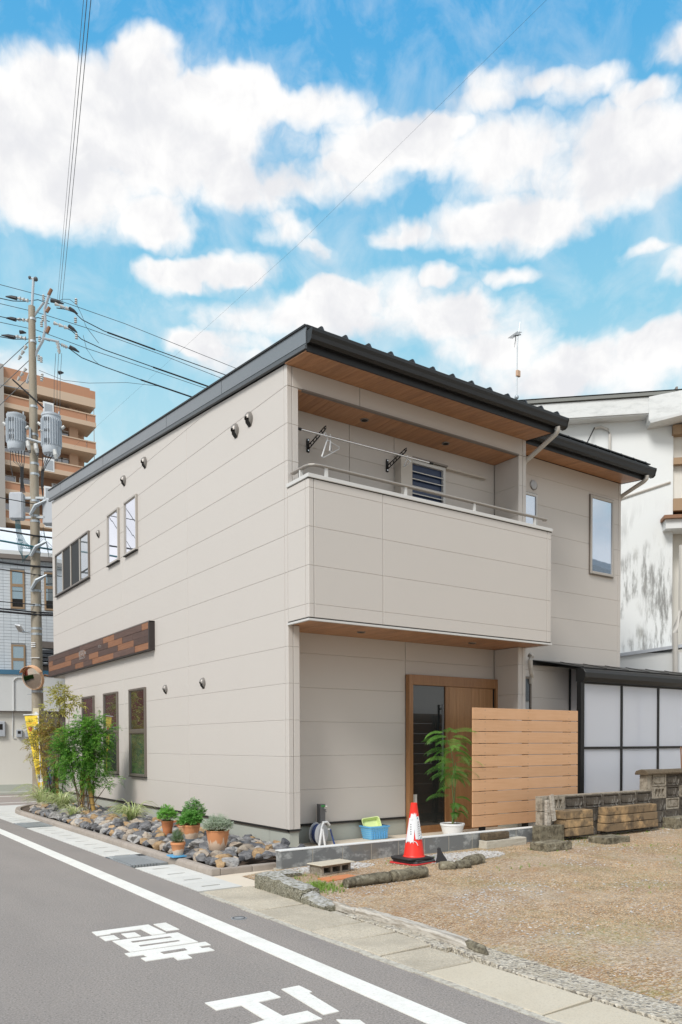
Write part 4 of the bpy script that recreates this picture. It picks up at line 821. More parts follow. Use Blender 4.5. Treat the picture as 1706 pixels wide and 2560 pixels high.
def put_rock(x, y, z, s, mat, sc=None, rot=None, label=None):
    i = rr_.randrange(8); sc = sc or (s*rr_.uniform(.85, 1.25), s*rr_.uniform(.75, 1.1), s*rr_.uniform(.48, .72)); rot = rot or (rr_.uniform(-.35, .35), rr_.uniform(-.35, .35), rr_.uniform(0, 6.28))
    o = inst('rock', rock_me(i, mat), (x, y, z), None, rot, sc)
    colm = 'along the kerb' if x < -1.12 else ('in mid bed' if x < -.55 else 'close to the house wall')
    ar = colm+' '+('right of the largest flower pot' if y < -.3 else ('beside the two front flower pots' if y < .5 else ('beside the left flower pots' if y < 1.6 else ('just left of all the flower pots' if y < 2.6 else ('right of the lone spider plant' if y < 3.6 else ('left of the lone spider plant' if y < 4.8 else ('around the bamboo stakes' if y < 6.3 else 'at the far end of the bed')))))))
    o['label'] = label or f'{words[mat]} garden rock {ar}'; o['category'] = 'rock'; o['group'] = f"{words[mat]} rocks {ar}"
    return o
cand = []
y = -.80
while y < 9.5:
    x = -1.34
    while x < -.05:
        jx, jy = x+rr_.uniform(-.04, .04), y+rr_.uniform(-.05, .05); far = jy > 7.5 and jx < -1.28+(jy-7.5)*.55
        if jx < -1.31: jx = -1.31
        if not far and all((jx-a)**2+(jy-b)**2 > r_**2 for a, b, r_ in pots_xy):
            w = rr_.random(); mat = 'rock_grey' if w < .40 else ('rock_pale' if w < .68 else ('rock_dark' if w < .75 else ('rock_tan' if w < .90 else 'rock_ochre')))
            s_ = rr_.uniform(.062, .125)*(1 if y < 4 else 1.12)
            cand.append((jx, jy, .045+s_*.40+rr_.uniform(0, .02)+max(0, .06*(1-abs(jx+.75)/.6)), s_, mat))
        x += .150*rr_.uniform(.85, 1.15)
    y += .135
cand.sort(key=lambda c: -c[3]/(Vector((c[0]+4.96, c[1]+8.3)).length)*(1 if c[0] < -.35 or c[1] < 1.5 else .6))
for c in cand[:285]: put_rock(*c)
restm = {}
for (x, y, z, s_, mat) in cand[285:]:
    me0 = RM[rr_.randrange(8)]; M_ = Matrix.Translation((x, y, z)) @ Matrix.Rotation(rr_.uniform(0, 6.28), 4, 'Z') @ Matrix.Diagonal((s_*1.05, s_*.95, s_*.62, 1))
    V_, F_ = restm.setdefault(mat, ([], [])); k0 = len(V_); V_ += [tuple(M_ @ v.co) for v in me0.vertices]; F_ += [tuple(i+k0 for i in p.vertices) for p in me0.polygons]
for mat, (V_, F_) in restm.items():
    q = MB(); q.add(V_, F_); q.build('rocks', mat, kind='stuff', smooth=True, label=words[mat]+' rocks filling the less visible parts of the planting bed', cat='rocks')
# a few marked rocks seen well in the picture
put_rock(-1.20, -.62, .13, .1, 'rock_ochre', (.15, .075, .055), (.1, .1, .5), 'long flat ochre rock at the front of the bed, right behind the corner kerb')
put_rock(-1.22, -.12, .13, .1, 'rock_ochre', (.12, .08, .055), (0, .1, .9), 'flat orange rock directly before the two front terracotta pots')
put_rock(-.86, -.50, .16, .1, 'rock_tan', (.15, .10, .085), (.1, .0, .3), 'large tan and grey rock right of the big terracotta pot')
put_rock(-.62, -.60, .18, .1, 'rock_ochre', (.08, .06, .06), (.5, .3, 1.0), 'small bright yellow rock near the end of the low grey wall')
put_rock(-.33, -.45, .20, .1, 'rock_dark', (.09, .06, .09), (.5, .2, .6), 'dark pointed rock by the foundation at the house corner'); put_rock(-.27, -.70, .15, .1, 'rock_dark', (.09, .08, .085), (.2, .4, .1), 'rounded dark rock next to the end of the low grey wall')
put_rock(-.52, 5.1, .17, .1, 'rock_grey', (.17, .13, .12), (.2, .1, .4), 'biggest blue-grey rock, just right of the yellow bamboo'); put_rock(-1.32, .45, .13, .1, 'rock_grey', (.09, .15, .06), (.1, .2, .2), 'long ridged grey rock lying along the kerb left of the small pot')
put_rock(-1.30, .27, .13, .1, 'rock_pale', (.09, .08, .06), (.3, .2, .6), 'small pale grey rock touching the small terracotta pot')
# clay chips mulch
for i, (x, y, s_, hh) in enumerate(((-.28, 2.85, .28, .19), (-.22, 3.5, .16, .12), (-.25, 5.2, .38, .16), (-.45, 1.0, .12, .14), (-.9, 6.2, .3, .1))):
    q = MB(); q.sph((x, y, .02), 1, 16, 8, (s_*.8, s_, hh)); q.build('clay_mulch', 'clay_chips', kind='stuff', rough=.02)

# leaves
class Leaves(MB):
    def leaf(s, c, d, L, w, up=Vector((0, 0, 1)), fold=.15, droop=.2):
        d = d.normalized(); sd = d.cross(up)
        if sd.length < 1e-3: sd = Vector((1, 0, 0))
        sd.normalize(); n = sd.cross(d).normalized(); c = Vector(c)
        a = c; b = c+d*L*.45+sd*w*.5+n*w*fold; e = c+d*L-Vector((0, 0, L*droop)); f_ = c+d*L*.45-sd*w*.5+n*w*fold; k = len(s.v)
        s.v += [tuple(a), tuple(b), tuple(e), tuple(f_)]; s.f += [(k, k+1, k+2, k+3)]; s.mi += [s.cur]
def rv(r): return Vector((r.gauss(0, 1), r.gauss(0, 1), r.gauss(0, 1))).normalized()
def shrub(t, clumps, leafL, leafW, n, mats, rnd, name='foliage', flat=.5, split=2):
    L = Leaves()
    for c, rad in clumps:
        c = Vector(c); nn = int(n*rad[0]*rad[1]*rad[2]*1000)
        for k in range(nn):
            u_ = rv(rnd); rr = rnd.random()**.45; p = c+Vector((u_.x*rad[0]*rr, u_.y*rad[1]*rr, u_.z*rad[2]*rr))
            if mnoise.noise(p*7.5) < -.22: continue
            d = (u_*.8+rv(rnd)*.8); d.z *= flat; d.z -= .1
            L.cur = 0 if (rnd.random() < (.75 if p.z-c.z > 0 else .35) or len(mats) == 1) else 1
            base = p
            for j in range(split): 
                dd_ = d+rv(rnd)*.5; L.leaf(base+rv(rnd)*leafL*.4, dd_, leafL*rnd.uniform(.7, 1.25), leafW*rnd.uniform(.8, 1.2), droop=.25)
    return L.build(name, mats, t)
rn = random.Random(3)
tr = T('nandina_tree', 'bright green feathery shrub tree against the side wall windows', 'tree', (-.85, 5.65, .05))
cl = [((-1.10, 5.70, 1.45), (.26, .26, .24)), ((-.82, 5.55, 1.60), (.26, .26, .22)), ((-.62, 5.42, 1.45), (.20, .24, .24)), ((-1.18, 5.78, 1.15), (.20, .22, .22)), ((-.85, 5.6, 1.20), (.30, .26, .26)), ((-.66, 5.45, 1.02), (.20, .22, .24)),
      ((-.80, 5.55, .72), (.18, .2, .15)), ((-.98, 5.65, .90), (.22, .2, .14)), ((-.52, 5.38, .66), (.10, .12, .07)), ((-.68, 5.4, 1.80), (.14, .16, .12)), ((-.95, 5.6, 1.82), (.12, .14, .09)), ((-.40, 5.28, .74), (.08, .08, .05)), ((-.50, 5.33, 1.66), (.12, .12, .12))]
def twig(L, p, d, ln, leafL, leafW, rnd, n=9, droop=.35, spread=.9):
    p = Vector(p); d = d.normalized(); sd = d.cross(Vector((0, 0, 1)))
    if sd.length < .05: sd = Vector((1, 0, 0))
    sd.normalize()
    for j in range(n):
        s_ = (j+1)/n; q_ = p+d*ln*s_-Vector((0, 0, droop*ln*s_*s_))
        for sg_ in (-1, 1):
            dd_ = d*.55+sd*sg_*spread+Vector((rnd.uniform(-.35, .35), rnd.uniform(-.35, .35), rnd.uniform(-.5, .25)))
            L.leaf(q_, dd_, leafL*rnd.uniform(.65, 1.2), leafW*rnd.uniform(.8, 1.2), fold=rnd.uniform(0, .3), droop=rnd.uniform(.05, .4))
def feather(t, cls, ntw, ln, leafL, leafW, mats, rnd, name='crown', n=8, droop=.45, up=.35):
    L = Leaves(); tot = sum(r[0]*r[1]*r[2] for c, r in cls); stems = MB()
    for c, rad in cls:
        for k in range(max(3, int(ntw*rad[0]*rad[1]*rad[2]/tot))):
            u_ = rv(rnd); rr = rnd.random()**.5; p = Vector((c[0]+u_.x*rad[0]*rr, c[1]+u_.y*rad[1]*rr, c[2]+u_.z*rad[2]*rr))
            if mnoise.noise(p*5.0+Vector((3, 1, 7))) < -.12 and rnd.random() < .8: continue
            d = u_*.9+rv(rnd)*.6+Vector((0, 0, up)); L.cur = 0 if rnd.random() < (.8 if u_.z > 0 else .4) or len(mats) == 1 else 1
            twig(L, p, d, ln*rnd.uniform(.6, 1.3), leafL, leafW, rnd, n, droop)
    return L.build(name, mats, t)
def potherb(t, x, y, z, R_, Hh, nst, ln, leafL, leafW, mats, rnd, n=6, droop=.2, spread=.9):
    L = Leaves(); q = MB()
    for k in range(nst):
        a = rnd.uniform(0, 6.28); r_ = R_*rnd.random()**.5; tilt = r_/R_; top = Vector((x+r_*math.cos(a), y+r_*math.sin(a), z+Hh*(1-.55*tilt*tilt)*rnd.uniform(.35, 1.08))); b = Vector((x+r_*.35*math.cos(a), y+r_*.35*math.sin(a), z-.01))
        if k % 6 == 0: q.tube([b, b.lerp(top, .6), top], .0022, 4)
        d = (top-b).normalized()+rv(rnd)*.55; L.cur = 0 if rnd.random() < .7 or len(mats) == 1 else 1
        twig(L, top-d.normalized()*ln*.5, d, ln*rnd.uniform(.7, 1.3), leafL, leafW, rnd, n, droop, spread)
    q.build('stems', 'green_stem', t); return L.build('foliage', mats, t)
feather(tr, cl, 3500, .13, .033, .0135, ['leaf_green', 'leaf_deep'], rn, 'crown', 8, .5)
for k in range(11):
    a = Vector((-.82+rn.uniform(-.12, .12), 5.62+rn.uniform(-.14, .14), .05)); c = cl[k % 10][0]; b = Vector(c)
    mid = a.lerp(b, .5)+Vector((rn.uniform(-.04, .04), rn.uniform(-.04, .04), 0)); MB().tube([a, a.lerp(mid, .6)+Vector((.01, 0, 0)), mid, b], [.011, .009, .008, .004], 6).build('trunk', 'bark', tr)
bb = T('bamboo_post', 'yellow bamboo stake with dark nodes at the foot of the green shrub tree', 'bamboo stake', (-.68, 5.64, .05), 'yellow bamboo stakes by the shrubs')
def bamboo(t, x, y, h, r, lean):
    pts = [(x+lean*k/6*h, y, .04+h*k/6) for k in range(7)]; MB().tube(pts, r, 12).build('culm', 'bamboo', t, smooth=True)
    for k in range(1, 6): MB().cyl((pts[k][0], y, pts[k][2]-.006), (pts[k][0], y, pts[k][2]+.006), r*1.13, n=12).build('node', 'bark', t)
bamboo(bb, -.68, 5.60, .78, .040, -.16)
b2 = T('bamboo_post', 'thicker upright bamboo stake left of the leaning one at the green shrub', 'bamboo stake', (-.86, 5.76, .05), 'yellow bamboo stakes by the shrubs'); bamboo(b2, -.86, 5.76, .85, .042, .02)
b3 = T('bamboo_post', 'slim reddish bamboo stake among the olive shrub at the far bed end', 'bamboo stake', (-.75, 7.9, .05), 'yellow bamboo stakes by the shrubs'); bamboo(b3, -.72, 7.85, .9, .035, -.05)
t2 = T('olive_shrub', 'tall thin shrub with olive and rusty leaves beside the yellow banner', 'shrub', (-.8, 7.9, .05))
c2 = [((-.68, 7.72, 2.42), (.13, .13, .12)), ((-.80, 7.82, 2.10), (.16, .16, .10)), ((-.52, 7.62, 2.22), (.16, .16, .06)), ((-.95, 7.90, 1.72), (.22, .22, .20)), ((-1.08, 7.98, 1.35), (.20, .2, .26)), ((-.95, 7.90, 1.0), (.20, .2, .24)), ((-.78, 7.80, 1.55), (.20, .2, .24)), ((-1.1, 8.0, 1.75), (.14, .14, .12))]
feather(t2, c2[:3], 170, .16, .085, .028, ['leaf_olive'], rn, 'crown', 5, .3); feather(t2, c2[3:], 900, .13, .062, .015, ['leaf_olive', 'leaf_rust'], rn, 'lower_foliage', 6, .5)
feather(t2, [((-.80, 7.75, .62), (.18, .18, .22)), ((-.70, 7.7, .95), (.16, .16, .2))], 240, .12, .036, .014, ['leaf_green', 'leaf_deep'], rn, 'green_foliage', 8, .5)
for k in range(9):
    a = Vector((-.82+rn.uniform(-.12, .12), 7.85+rn.uniform(-.1, .1), .05)); b = Vector(c2[k % 8][0]); MB().tube([a, a.lerp(b, .4)+Vector((.02, 0, 0)), b], [.011, .009, .003], 5).build('trunk', 'bark', t2)
def strap(name, label, x, y, n, L0, mat, rnd, z=.08, w=.014):
    q = MB(); t = T(name, label, 'grass plant', (x, y, z))
    for k in range(n):
        a = rnd.uniform(0, 6.28); L = L0*rnd.uniform(.6, 1.15); up = rnd.uniform(.7, 1.35); p = Vector((x+rnd.uniform(-.04, .04), y+rnd.uniform(-.04, .04), z)); d = Vector((math.cos(a), math.sin(a), 0)); sd = Vector((-d.y, d.x, 0))
        pts = []; 
        for j in range(6):
            s_ = j/5; pts.append(p+d*L*(s_**1.3)*.75+Vector((0, 0, L*up*(1.5*s_-1.15*s_*s_))))
        k0 = len(q.v)
        for j, pp in enumerate(pts):
            ww = w*(1-(j/5)**2*.9)*.5; q.v += [tuple(pp-sd*ww), tuple(pp+Vector((0, 0, -.004))), tuple(pp+sd*ww)]
        for j in range(5):
            a0 = k0+j*3; q.f += [(a0, a0+1, a0+4, a0+3), (a0+1, a0+2, a0+5, a0+4)]; q.mi += [0, 0]
    q.build('blades', mat, t)
strap('spider_plant', 'striped spider plant standing alone between the bamboo and the flower pots', -.66, 3.75, 130, .50, 'leaf_stripe', rn, .13, .018); strap('spider_plant', 'striped grass plant arching over the rocks left of the green shrub', -1.0, 6.5, 140, .62, 'leaf_stripe', rn, .12, .02)
strap('spider_plant', 'small upright striped grass tuft right before the bamboo stakes', -1.15, 5.30, 50, .34, 'leaf_stripe', rn, .12, .018); strap('spider_plant', 'pale striped grass plant at the foot of the yellow banner', -.95, 8.2, 140, .75, 'leaf_stripe', rn, .08, .02)
# pots
def pot(name, label, x, y, z, r0, r1, h, mat, rim=.012, lip=.02, under=None):
    t = T(name, label, 'plant pot', (x, y, z), 'potted herbs in the planting bed' if 'white' not in label else None)
    pr = [(0, 0), (r0*.96, 0), (r0, .004), (r0+(r1-r0)*.5, h*.45), (r1*.985, h-lip), (r1+rim*.4, h-lip+.003), (r1+rim*.5, h-.004), (r1+rim*.2, h), (r1-.010, h-.002), (r1-.014, h-.02), (0, h-.022)]
    MB().lathe(pr, (x, y, z), 36).build('pot', mat, t, smooth=True, origin=(x, y, z+h/2)); MB().cyl((x, y, z+h-.024), (x, y, z+h-.016), r1-.012, n=24).build('soil', 'bed_soil', t)
    return t
def herb(t, x, y, z, rx, rz, n, L, W_, mat, rnd, flat=.6, stems=10):
    cs = [((x, y, z-rz*.2), (rx*.72, rx*.72, rz*.7))]
    for k in range(16):
        u_ = rv(rnd); u_.z = abs(u_.z)*.9-.15; cs.append(((x+u_.x*rx*.8, y+u_.y*rx*.8, z+u_.z*rz*.85), (rx*rnd.uniform(.22, .40), rx*rnd.uniform(.22, .40), rz*rnd.uniform(.3, .5))))
    shrub(t, cs, L, W_, n, mat if isinstance(mat, list) else [mat], rnd, 'foliage', flat, 2)
p5 = pot('herb_pot', 'large lime-streaked terracotta pot of silvery foliage, rightmost in the bed', -.98, -.02, .135, .102, .134, .232, 'terracotta_lime', .008, .012)
potherb(p5, -.98, -.02, .35, .165, .19, 520, .055, .022, .0065, ['leaf_silver'], rn, 7, .1); MB().lathe([(0, 0), (.115, 0), (.12, .02), (0, .02)], (-.98, -.02, .113), 28).build('saucer', 'grey_pot', p5)
p3 = pot('herb_pot', 'wide terracotta pot of dense basil-green leaves left of the largest pot', -.95, .80, .175, .072, .106, .185, 'terracotta_lime_band', .012, .03)
potherb(p3, -.95, .80, .35, .125, .175, 240, .05, .032, .020, ['leaf_mint'], rn, 4, .1); MB().lathe([(0, 0), (.085, 0), (.09, .10), (0, .10)], (-.94, .80, .085), 24).build('stand', 'grey_pot', p3)
p4 = pot('herb_pot', 'small banded terracotta pot with rosemary, nearest the kerb', -1.44, .06, .105, .055, .082, .148, 'terracotta_lime_band', .006, .03)
potherb(p4, -1.44, .06, .24, .068, .15, 190, .05, .020, .0035, ['leaf_rosemary'], rn, 8, .0, .6); MB().box(-1.54, -1.34, -.04, .16, .090, .104).build('saucer', 'blue_plastic', p4)
p1 = pot('herb_pot', 'tall plain terracotta pot with bright parsley, leftmost in the bed', -.90, 1.70, .13, .052, .082, .205, 'terracotta', .004, .02)
potherb(p1, -.90, 1.70, .33, .13, .21, 280, .05, .024, .013, ['leaf_bright'], rn, 5, .2)
p2 = pot('herb_pot', 'small terracotta pot of yellow-green herbs squeezed between two bigger pots', -.86, 1.22, .14, .055, .082, .17, 'terracotta_pale', .010, .02)
potherb(p2, -.86, 1.22, .30, .09, .15, 200, .045, .020, .008, ['leaf_herb'], rn, 6, .2)
p6 = pot('herb_pot', 'terracotta pot of tall mint, hindmost beside the wall', -.58, 1.55, .13, .06, .09, .2, 'terracotta', .006, .02)
potherb(p6, -.60, 1.50, .33, .15, .29, 280, .06, .032, .015, ['leaf_mint', 'leaf_silver'], rn, 5, .2)
q = T('plastic_tray', 'flat blue plastic tray edge among the rocks right of the largest pot', 'tray', (-.60, .06, .13)); MB().box(-.70, -.50, .02, .12, .125, .15).build('tray', 'blue_plastic', q, bevel=.004)
# entrance pot plant
wp = pot('flower_pot', 'white plastic planter with a feathery green tree at the entrance', 2.46, -.30, .045, .112, .165, .215, 'white_plastic', .014, .03)
tx, ty = 2.48, -.28
for i_, (sx_, pts) in enumerate(((0, [(0, 0, .24), (.02, 0, .55), (-.01, 0, .85), (.03, .0, 1.0), (-.02, 0, 1.25), (-.12, 0, 1.50)]), (1, [(.02, 0, .26), (.03, 0, .5), (.05, 0, .8), (.06, 0, 1.1)]))):
    MB().tube([(tx+a, ty+b, c) for a, b, c in pts], [.014, .011, .009, .008, .006, .004][:len(pts)], 6).build('stem', 'green_stem', wp)
Lf = Leaves(); rp_ = random.Random(8)
def frond(p, d, L, drop, mat):
    p = Vector(p); d = Vector(d).normalized(); Lf.cur = mat; n = 11; pts = []
    for j in range(n+1):
        s_ = j/n; pts.append(p+d*L*s_*(1-.15*s_)+Vector((0, 0, .25*L*s_-drop*s_*s_)))
    sd = d.cross(Vector((0, 0, 1))).normalized()
    for j in range(2, n+1):
        tdir = (pts[j]-pts[j-1]).normalized()
        for sg_ in (-1, 1):
            pl_ = L*.40*(1-.45*abs(j/n-.5)*2)
            c0 = pts[j]; pd = (sd*sg_*.85+tdir*.6-Vector((0, 0, .42))).normalized()
            for m_ in range(9):
                cc = c0+pd*pl_*(m_/8)
                for s2 in (-1, 1): Lf.leaf(cc, (pd*.55+tdir*s2*.7), .0165, .0052, droop=.2)
pr0 = [(-.12, 1.50, 1), (-.06, 1.44, 1), (-.02, 1.36, 0), (0, 1.25, 0), (.02, 1.12, 1), (0, 1.0, 0), (.05, .92, 0), (.06, 1.08, 1)]
_rx, _ry = Vector((.8225, -.569, 0)), Vector((.569, .822, 0))
for i_, (a, z, mt_) in enumerate(pr0):
    for k in range(3 if i_ < 6 else 2):
        an = (2.9 if k % 2 else .25)+rp_.uniform(-.6, .6); 
        if k == 2: an = rp_.choice((-1.5, -2.2, 3.5))
        d = _rx*math.cos(an)+_ry*math.sin(an)*.8+Vector((0, 0, .35)); frond((tx+a, ty, z), d, rp_.uniform(.32, .46), rp_.uniform(.16, .30), mt_ if k < 2 else 0)
for k_ in range(16):
    zz_ = rp_.uniform(.85, 1.42); an = rp_.uniform(0, 6.28); frond((tx+rp_.uniform(-.06, .04), ty, zz_), _rx*math.cos(an)+_ry*math.sin(an)+Vector((0, 0, .3)), rp_.uniform(.20, .32), rp_.uniform(.14, .30), 1 if zz_ > 1.2 else 0)
for k_ in range(5): frond((tx+.04, ty, rp_.uniform(.35, .55)), _rx*rp_.uniform(-.5, 1)+_ry*rp_.uniform(-1, 1)+Vector((0, 0, .3)), rp_.uniform(.15, .24), .16, 0)
frond((tx+.02, ty, .62), _rx*-1+Vector((0, 0, .3)), .42, .2, 0); frond((tx+.02, ty, .60), _rx*.9+Vector((0, 0, .3)), .26, .14, 0); frond((tx+.03, ty, .50), _rx*.7-_ry*.4+Vector((0, 0, .3)), .24, .2, 0); frond((tx+.02, ty, .72), _rx*-.7+_ry*.5+Vector((0, 0, .4)), .3, .2, 0)
Lf.build('fronds', ['leaf_deep', 'leaf_bright'], wp)

# ------------------------------------------------------------------ low grey wall, block wall, lot debris
lw = T('low_block_wall', 'low wall of smooth grey concrete blocks between porch and gravel lot', 'wall', (1.2, -1.1, 0))
edges = [-.79, -.385, .015, .415, .815, 1.215, 1.615, 2.015, 2.415, 2.815, 3.215, 3.32]
MB().box(-.80, 3.33, -1.145, -1.01, -.05, .035).build('footing', 'mortar', lw)
for a, b in zip(edges[:-1], edges[1:]):
    MB().box(a+.004, b-.004, -1.15, -1.04, -.02, .222).build('block', 'grey_block', lw, bevel=.005)
for b in edges[1:-1]: MB().box(b-.005, b+.005, -1.146, -1.045, 0, .219).build('mortar_joint', 'mortar', lw)
MB().box(-.793, 3.32, -1.152, -1.038, .2225, .232).build('mortar_top', 'pale_top', lw)
ow = T('block_wall', 'old blackened concrete block wall with pierced and moulded blocks', 'wall', (6, -1.1, 0))
def hollow(x0, x1, y0, y1, z0, z1, name='pierced_block', mat='old_block_pale', parent=None):
    q = MB(); n = 3; m_ = .05; hw = .030; cxs = [x0+(x1-x0)*f for f in (.26, .5, .74)]
    zc, hh = (z0+z1)/2, (z1-z0)*.31
    # front face with three rounded slots: build as strips
    xs = [x0]; 
    for c in cxs: xs += [c-hw, c+hw]
    xs += [x1]
    for i in range(0, len(xs), 2): q.box(xs[i], xs[i+1], y0, y1, z0, z1)
    for c in cxs:
        for sgn, (za, zb) in ((1, (zc+hh, z1)), (-1, (z0, zc-hh))):
            q.box(c-hw, c+hw, y0, y1, za, zb)
            e = zc+sgn*hh; nn = 6
            for k in range(nn):   # rounded ends
                a0, a1 = math.pi/2*k/nn, math.pi/2*(k+1)/nn
                for s_ in (-1, 1):
                    p = [(c+s_*hw, e), (c+s_*hw*math.cos(a0), e-sgn*hw*(1-math.sin(a0))), (c+s_*hw*math.cos(a1), e-sgn*hw*(1-math.sin(a1)))]
                    q.prism([(c+s_*hw, e-sgn*hw), (c+s_*hw*math.cos(a0), e-sgn*hw+sgn*hw*math.sin(a0)), (c+s_*hw*math.cos(a1), e-sgn*hw+sgn*hw*math.sin(a1)), (c+s_*hw, e)], y0+.0005, y1-.0005, 'y')
    o = q.build(name, mat, parent); MB().box(x0+.02, x1-.02, y1-.03, y1-.02, z0+.01, z1-.01).build('shade_back', 'dark_hole', o); return o
def moulded(x0, x1, y0, y1, z0, z1, parent, mat='old_block'):
    q = MB(); m_ = .028; q.box(x0, x1, y0+.018, y1, z0, z1); q.box(x0, x0+m_, y0, y0+.018, z0, z1).box(x1-m_, x1, y0, y0+.018, z0, z1).box(x0+m_, x1-m_, y0, y0+.018, z0, z0+m_*.8).box(x0+m_, x1-m_, y0, y0+.018, z1-m_*.8, z1)
    c = m_*1.1; q.prism([(x0+c+.03, z0+c+.012), (x1-c-.03, z0+c+.012), (x1-c-.008, z0+c+.04), (x1-c-.008, z1-c-.01), (x0+c+.008, z1-c-.01), (x0+c+.008, z0+c+.04)], y0+.003, y0+.019, 'y')
    return q.build('moulded_block', mat, parent, bevel=.004, rough=.002)
bx = [3.322, 3.79, 4.22, 4.63, 5.04, 5.44, 5.84]
yb0, yb1 = -1.15, -1.03
for r_ in range(3):
    z1 = .622-.197*r_; z0 = z1-.187
    for i, (a, b) in enumerate(zip(bx[:-1], bx[1:])):
        if r_ == 0 and i == 0: hollow(a+.11, b, yb0, yb1, z0, z1, parent=ow); MB().box(a, a+.10, yb0, yb1, z0, z1).build('end_block', 'old_block_pale', ow, bevel=.004, rough=.003)
        elif r_ == 0: moulded(a+.004, b-.004, yb0, yb1, z0, z1, ow)
        else: MB().box(a+.004, b-.004, yb0, yb1, z0, z1).build('block', 'old_block' if i else 'old_block_pale', ow, bevel=.004, rough=.003)
bx2 = [5.84, 6.20, 6.56, 6.92, 7.28, 7.64, 8.0, 8.36, 8.72]
for r_ in range(5):
    z1 = .872-.189*r_; z0 = max(z1-.181, 0)
    for i, (a, b) in enumerate(zip(bx2[:-1], bx2[1:])):
        if r_ == 1 and i == 0: hollow(a+.004, b-.004, yb0-.01, yb1, z0, z1, parent=ow)
        elif r_ < 3 and not (r_ == 2 and i == 0): moulded(a+.004, b-.004, yb0-.01, yb1, z0, z1, ow, 'old_block_pale' if (i+r_) % 3 == 0 else 'old_block')
        elif z1 > .05: MB().box(a+.004, b-.004, yb0-.01, yb1, z0, z1).build('block', 'old_block', ow, bevel=.004, rough=.003)
MB().box(5.70, 5.838, yb0, yb1+.01, .625, .872).build('end_block', 'old_block_pale', ow, bevel=.006, rough=.005)
MB().box(3.322, 5.84, yb0+.005, yb1, .6225, .637).build('mortar_top', 'old_block_pale', ow, rough=.004); MB().box(3.35, 8.7, yb0+.03, yb1-.01, 0, .6).build('mortar_core', 'mortar', ow)
pr = [(yb0-.05, .875), (yb0-.055, .90), (yb0-.03, .935), ((yb0+yb1)/2, .955), (yb1+.03, .935), (yb1+.05, .90), (yb1+.05, .875)]
for a, b in ((5.64, 6.20), (6.205, 6.8), (6.805, 7.4), (7.405, 8.0), (8.005, 8.7)): MB().prism(pr, a, b, 'x').build('coping', 'cap_brown', ow, bevel=.004, rough=.006)
rr2 = T('rusty_rod', 'thin rusty steel rod standing on top of the old block wall', 'rod', (6.72, -1.09, .95)); MB().tube([(6.73, -1.09, .93), (6.70, -1.09, 1.30)], .011, 8).build('rod', 'rust', rr2)
def blockthing(name, label, x0, x1, y0, y1, z0, z1, mat, rz=0, bev=.008, rough=.004, cat='block', group=None, off=0):
    q = MB(); cx, cy = (x0+x1)/2, (y0+y1)/2; q.xf = Matrix.Translation((cx, cy, 0)) @ Matrix.Rotation(rz, 4, 'Z')
    nseg = max(2, int((x1-x0)/.06)); hx, hy = (x1-x0)/2, (y1-y0)/2
    vs = []; fs = []
    def grid(o, du, dv, nu, nv):
        k = len(vs)
        for j in range(nv+1):
            for i in range(nu+1): vs.append(tuple(Vector(o)+Vector(du)*i/nu+Vector(dv)*j/nv))
        for j in range(nv):
            for i in range(nu): fs.append((k+j*(nu+1)+i, k+j*(nu+1)+i+1, k+(j+1)*(nu+1)+i+1, k+(j+1)*(nu+1)+i))
    q.box(-hx, hx, -hy, hy, z0, z1)
    o = q.build(name, mat, None, bevel=bev, label=label, cat=cat, group=group, rough=0, seg=2)
    if rough:
        bm = bmesh.new(); bm.from_mesh(o.data); bmesh.ops.subdivide_edges(bm, edges=bm.edges[:], cuts=3, use_grid_fill=True)
        og = WL[o.name]
        for v in bm.verts: v.co += mnoise.noise_vector((v.co+og)*8)*rough+mnoise.noise_vector((v.co+og)*30)*rough*.5
        bm.to_mesh(o.data); bm.free()
    return o
gA, gB = 'tan stone blocks stacked against the old wall', 'tan stone blocks stacked against the old wall'
nmA = ['top', 'middle', 'bottom']
for k in range(3):
    z1 = .445-.118*k; blockthing('stone_block', f'{nmA[k]} tan stone block of the left stack of three by the wall', 3.50+.02*k, 4.08+.01*k, -1.40, -1.19, z1-.110, z1, 'tuff_block', 0, .011, .0022, group=gA)
    blockthing('stone_block', f'{nmA[k]} tan stone block in the left column of the wide stack by the wall', 4.47-.01*k, 5.075, -1.36, -1.19, z1-.110, z1, 'tuff_block', 0, .011, .0022, group=gB)
    blockthing('stone_block', f'{nmA[k]} tan stone block in the right column of the wide stack by the wall', 5.092, 5.66+.02*k, -1.35, -1.19, z1-.110, z1, 'tuff_block', 0, .011, .0022, group=gB)
blockthing('concrete_block', 'grey upright concrete block at the left end of the old wall', 3.05, 3.52, -1.36, -1.22, .03, .262, 'mossy_stone', -.03, .01, .004)
blockthing('white_block', 'long whitish rough stone block lying against the low grey wall', 2.10, 2.86, -1.30, -1.165, .03, .135, 'white_block', .03, .012, .006)
blockthing('mossy_block', 'dark brown block lying on top of the long whitish block', 2.12, 2.54, -1.29, -1.17, .138, .232, 'cap_brown', .0, .03, .008)
blockthing('flat_stone', 'flat grey stone slab lying in gravel before the upright concrete block', 2.50, 2.98, -1.93, -1.66, .02, .135, 'mossy_stone', .03, .03, .012)
blockthing('pale_slab', 'thin pale slab half hidden behind the flat grey stone', 2.75, 3.10, -1.62, -1.45, .02, .085, 'white_block', .1, .015, .004)
blockthing('flat_stone', 'flat brown-grey block alone in the gravel before the wide stack', 3.70, 4.17, -1.92, -1.62, .02, .115, 'mossy_stone', -.06, .012, .006)
blockthing('stone_block', 'mossy block cut off by the right edge beside the old wall', 6.05, 6.95, -1.42, -1.19, .02, .21, 'mossy_stone', 0, .012, .006)
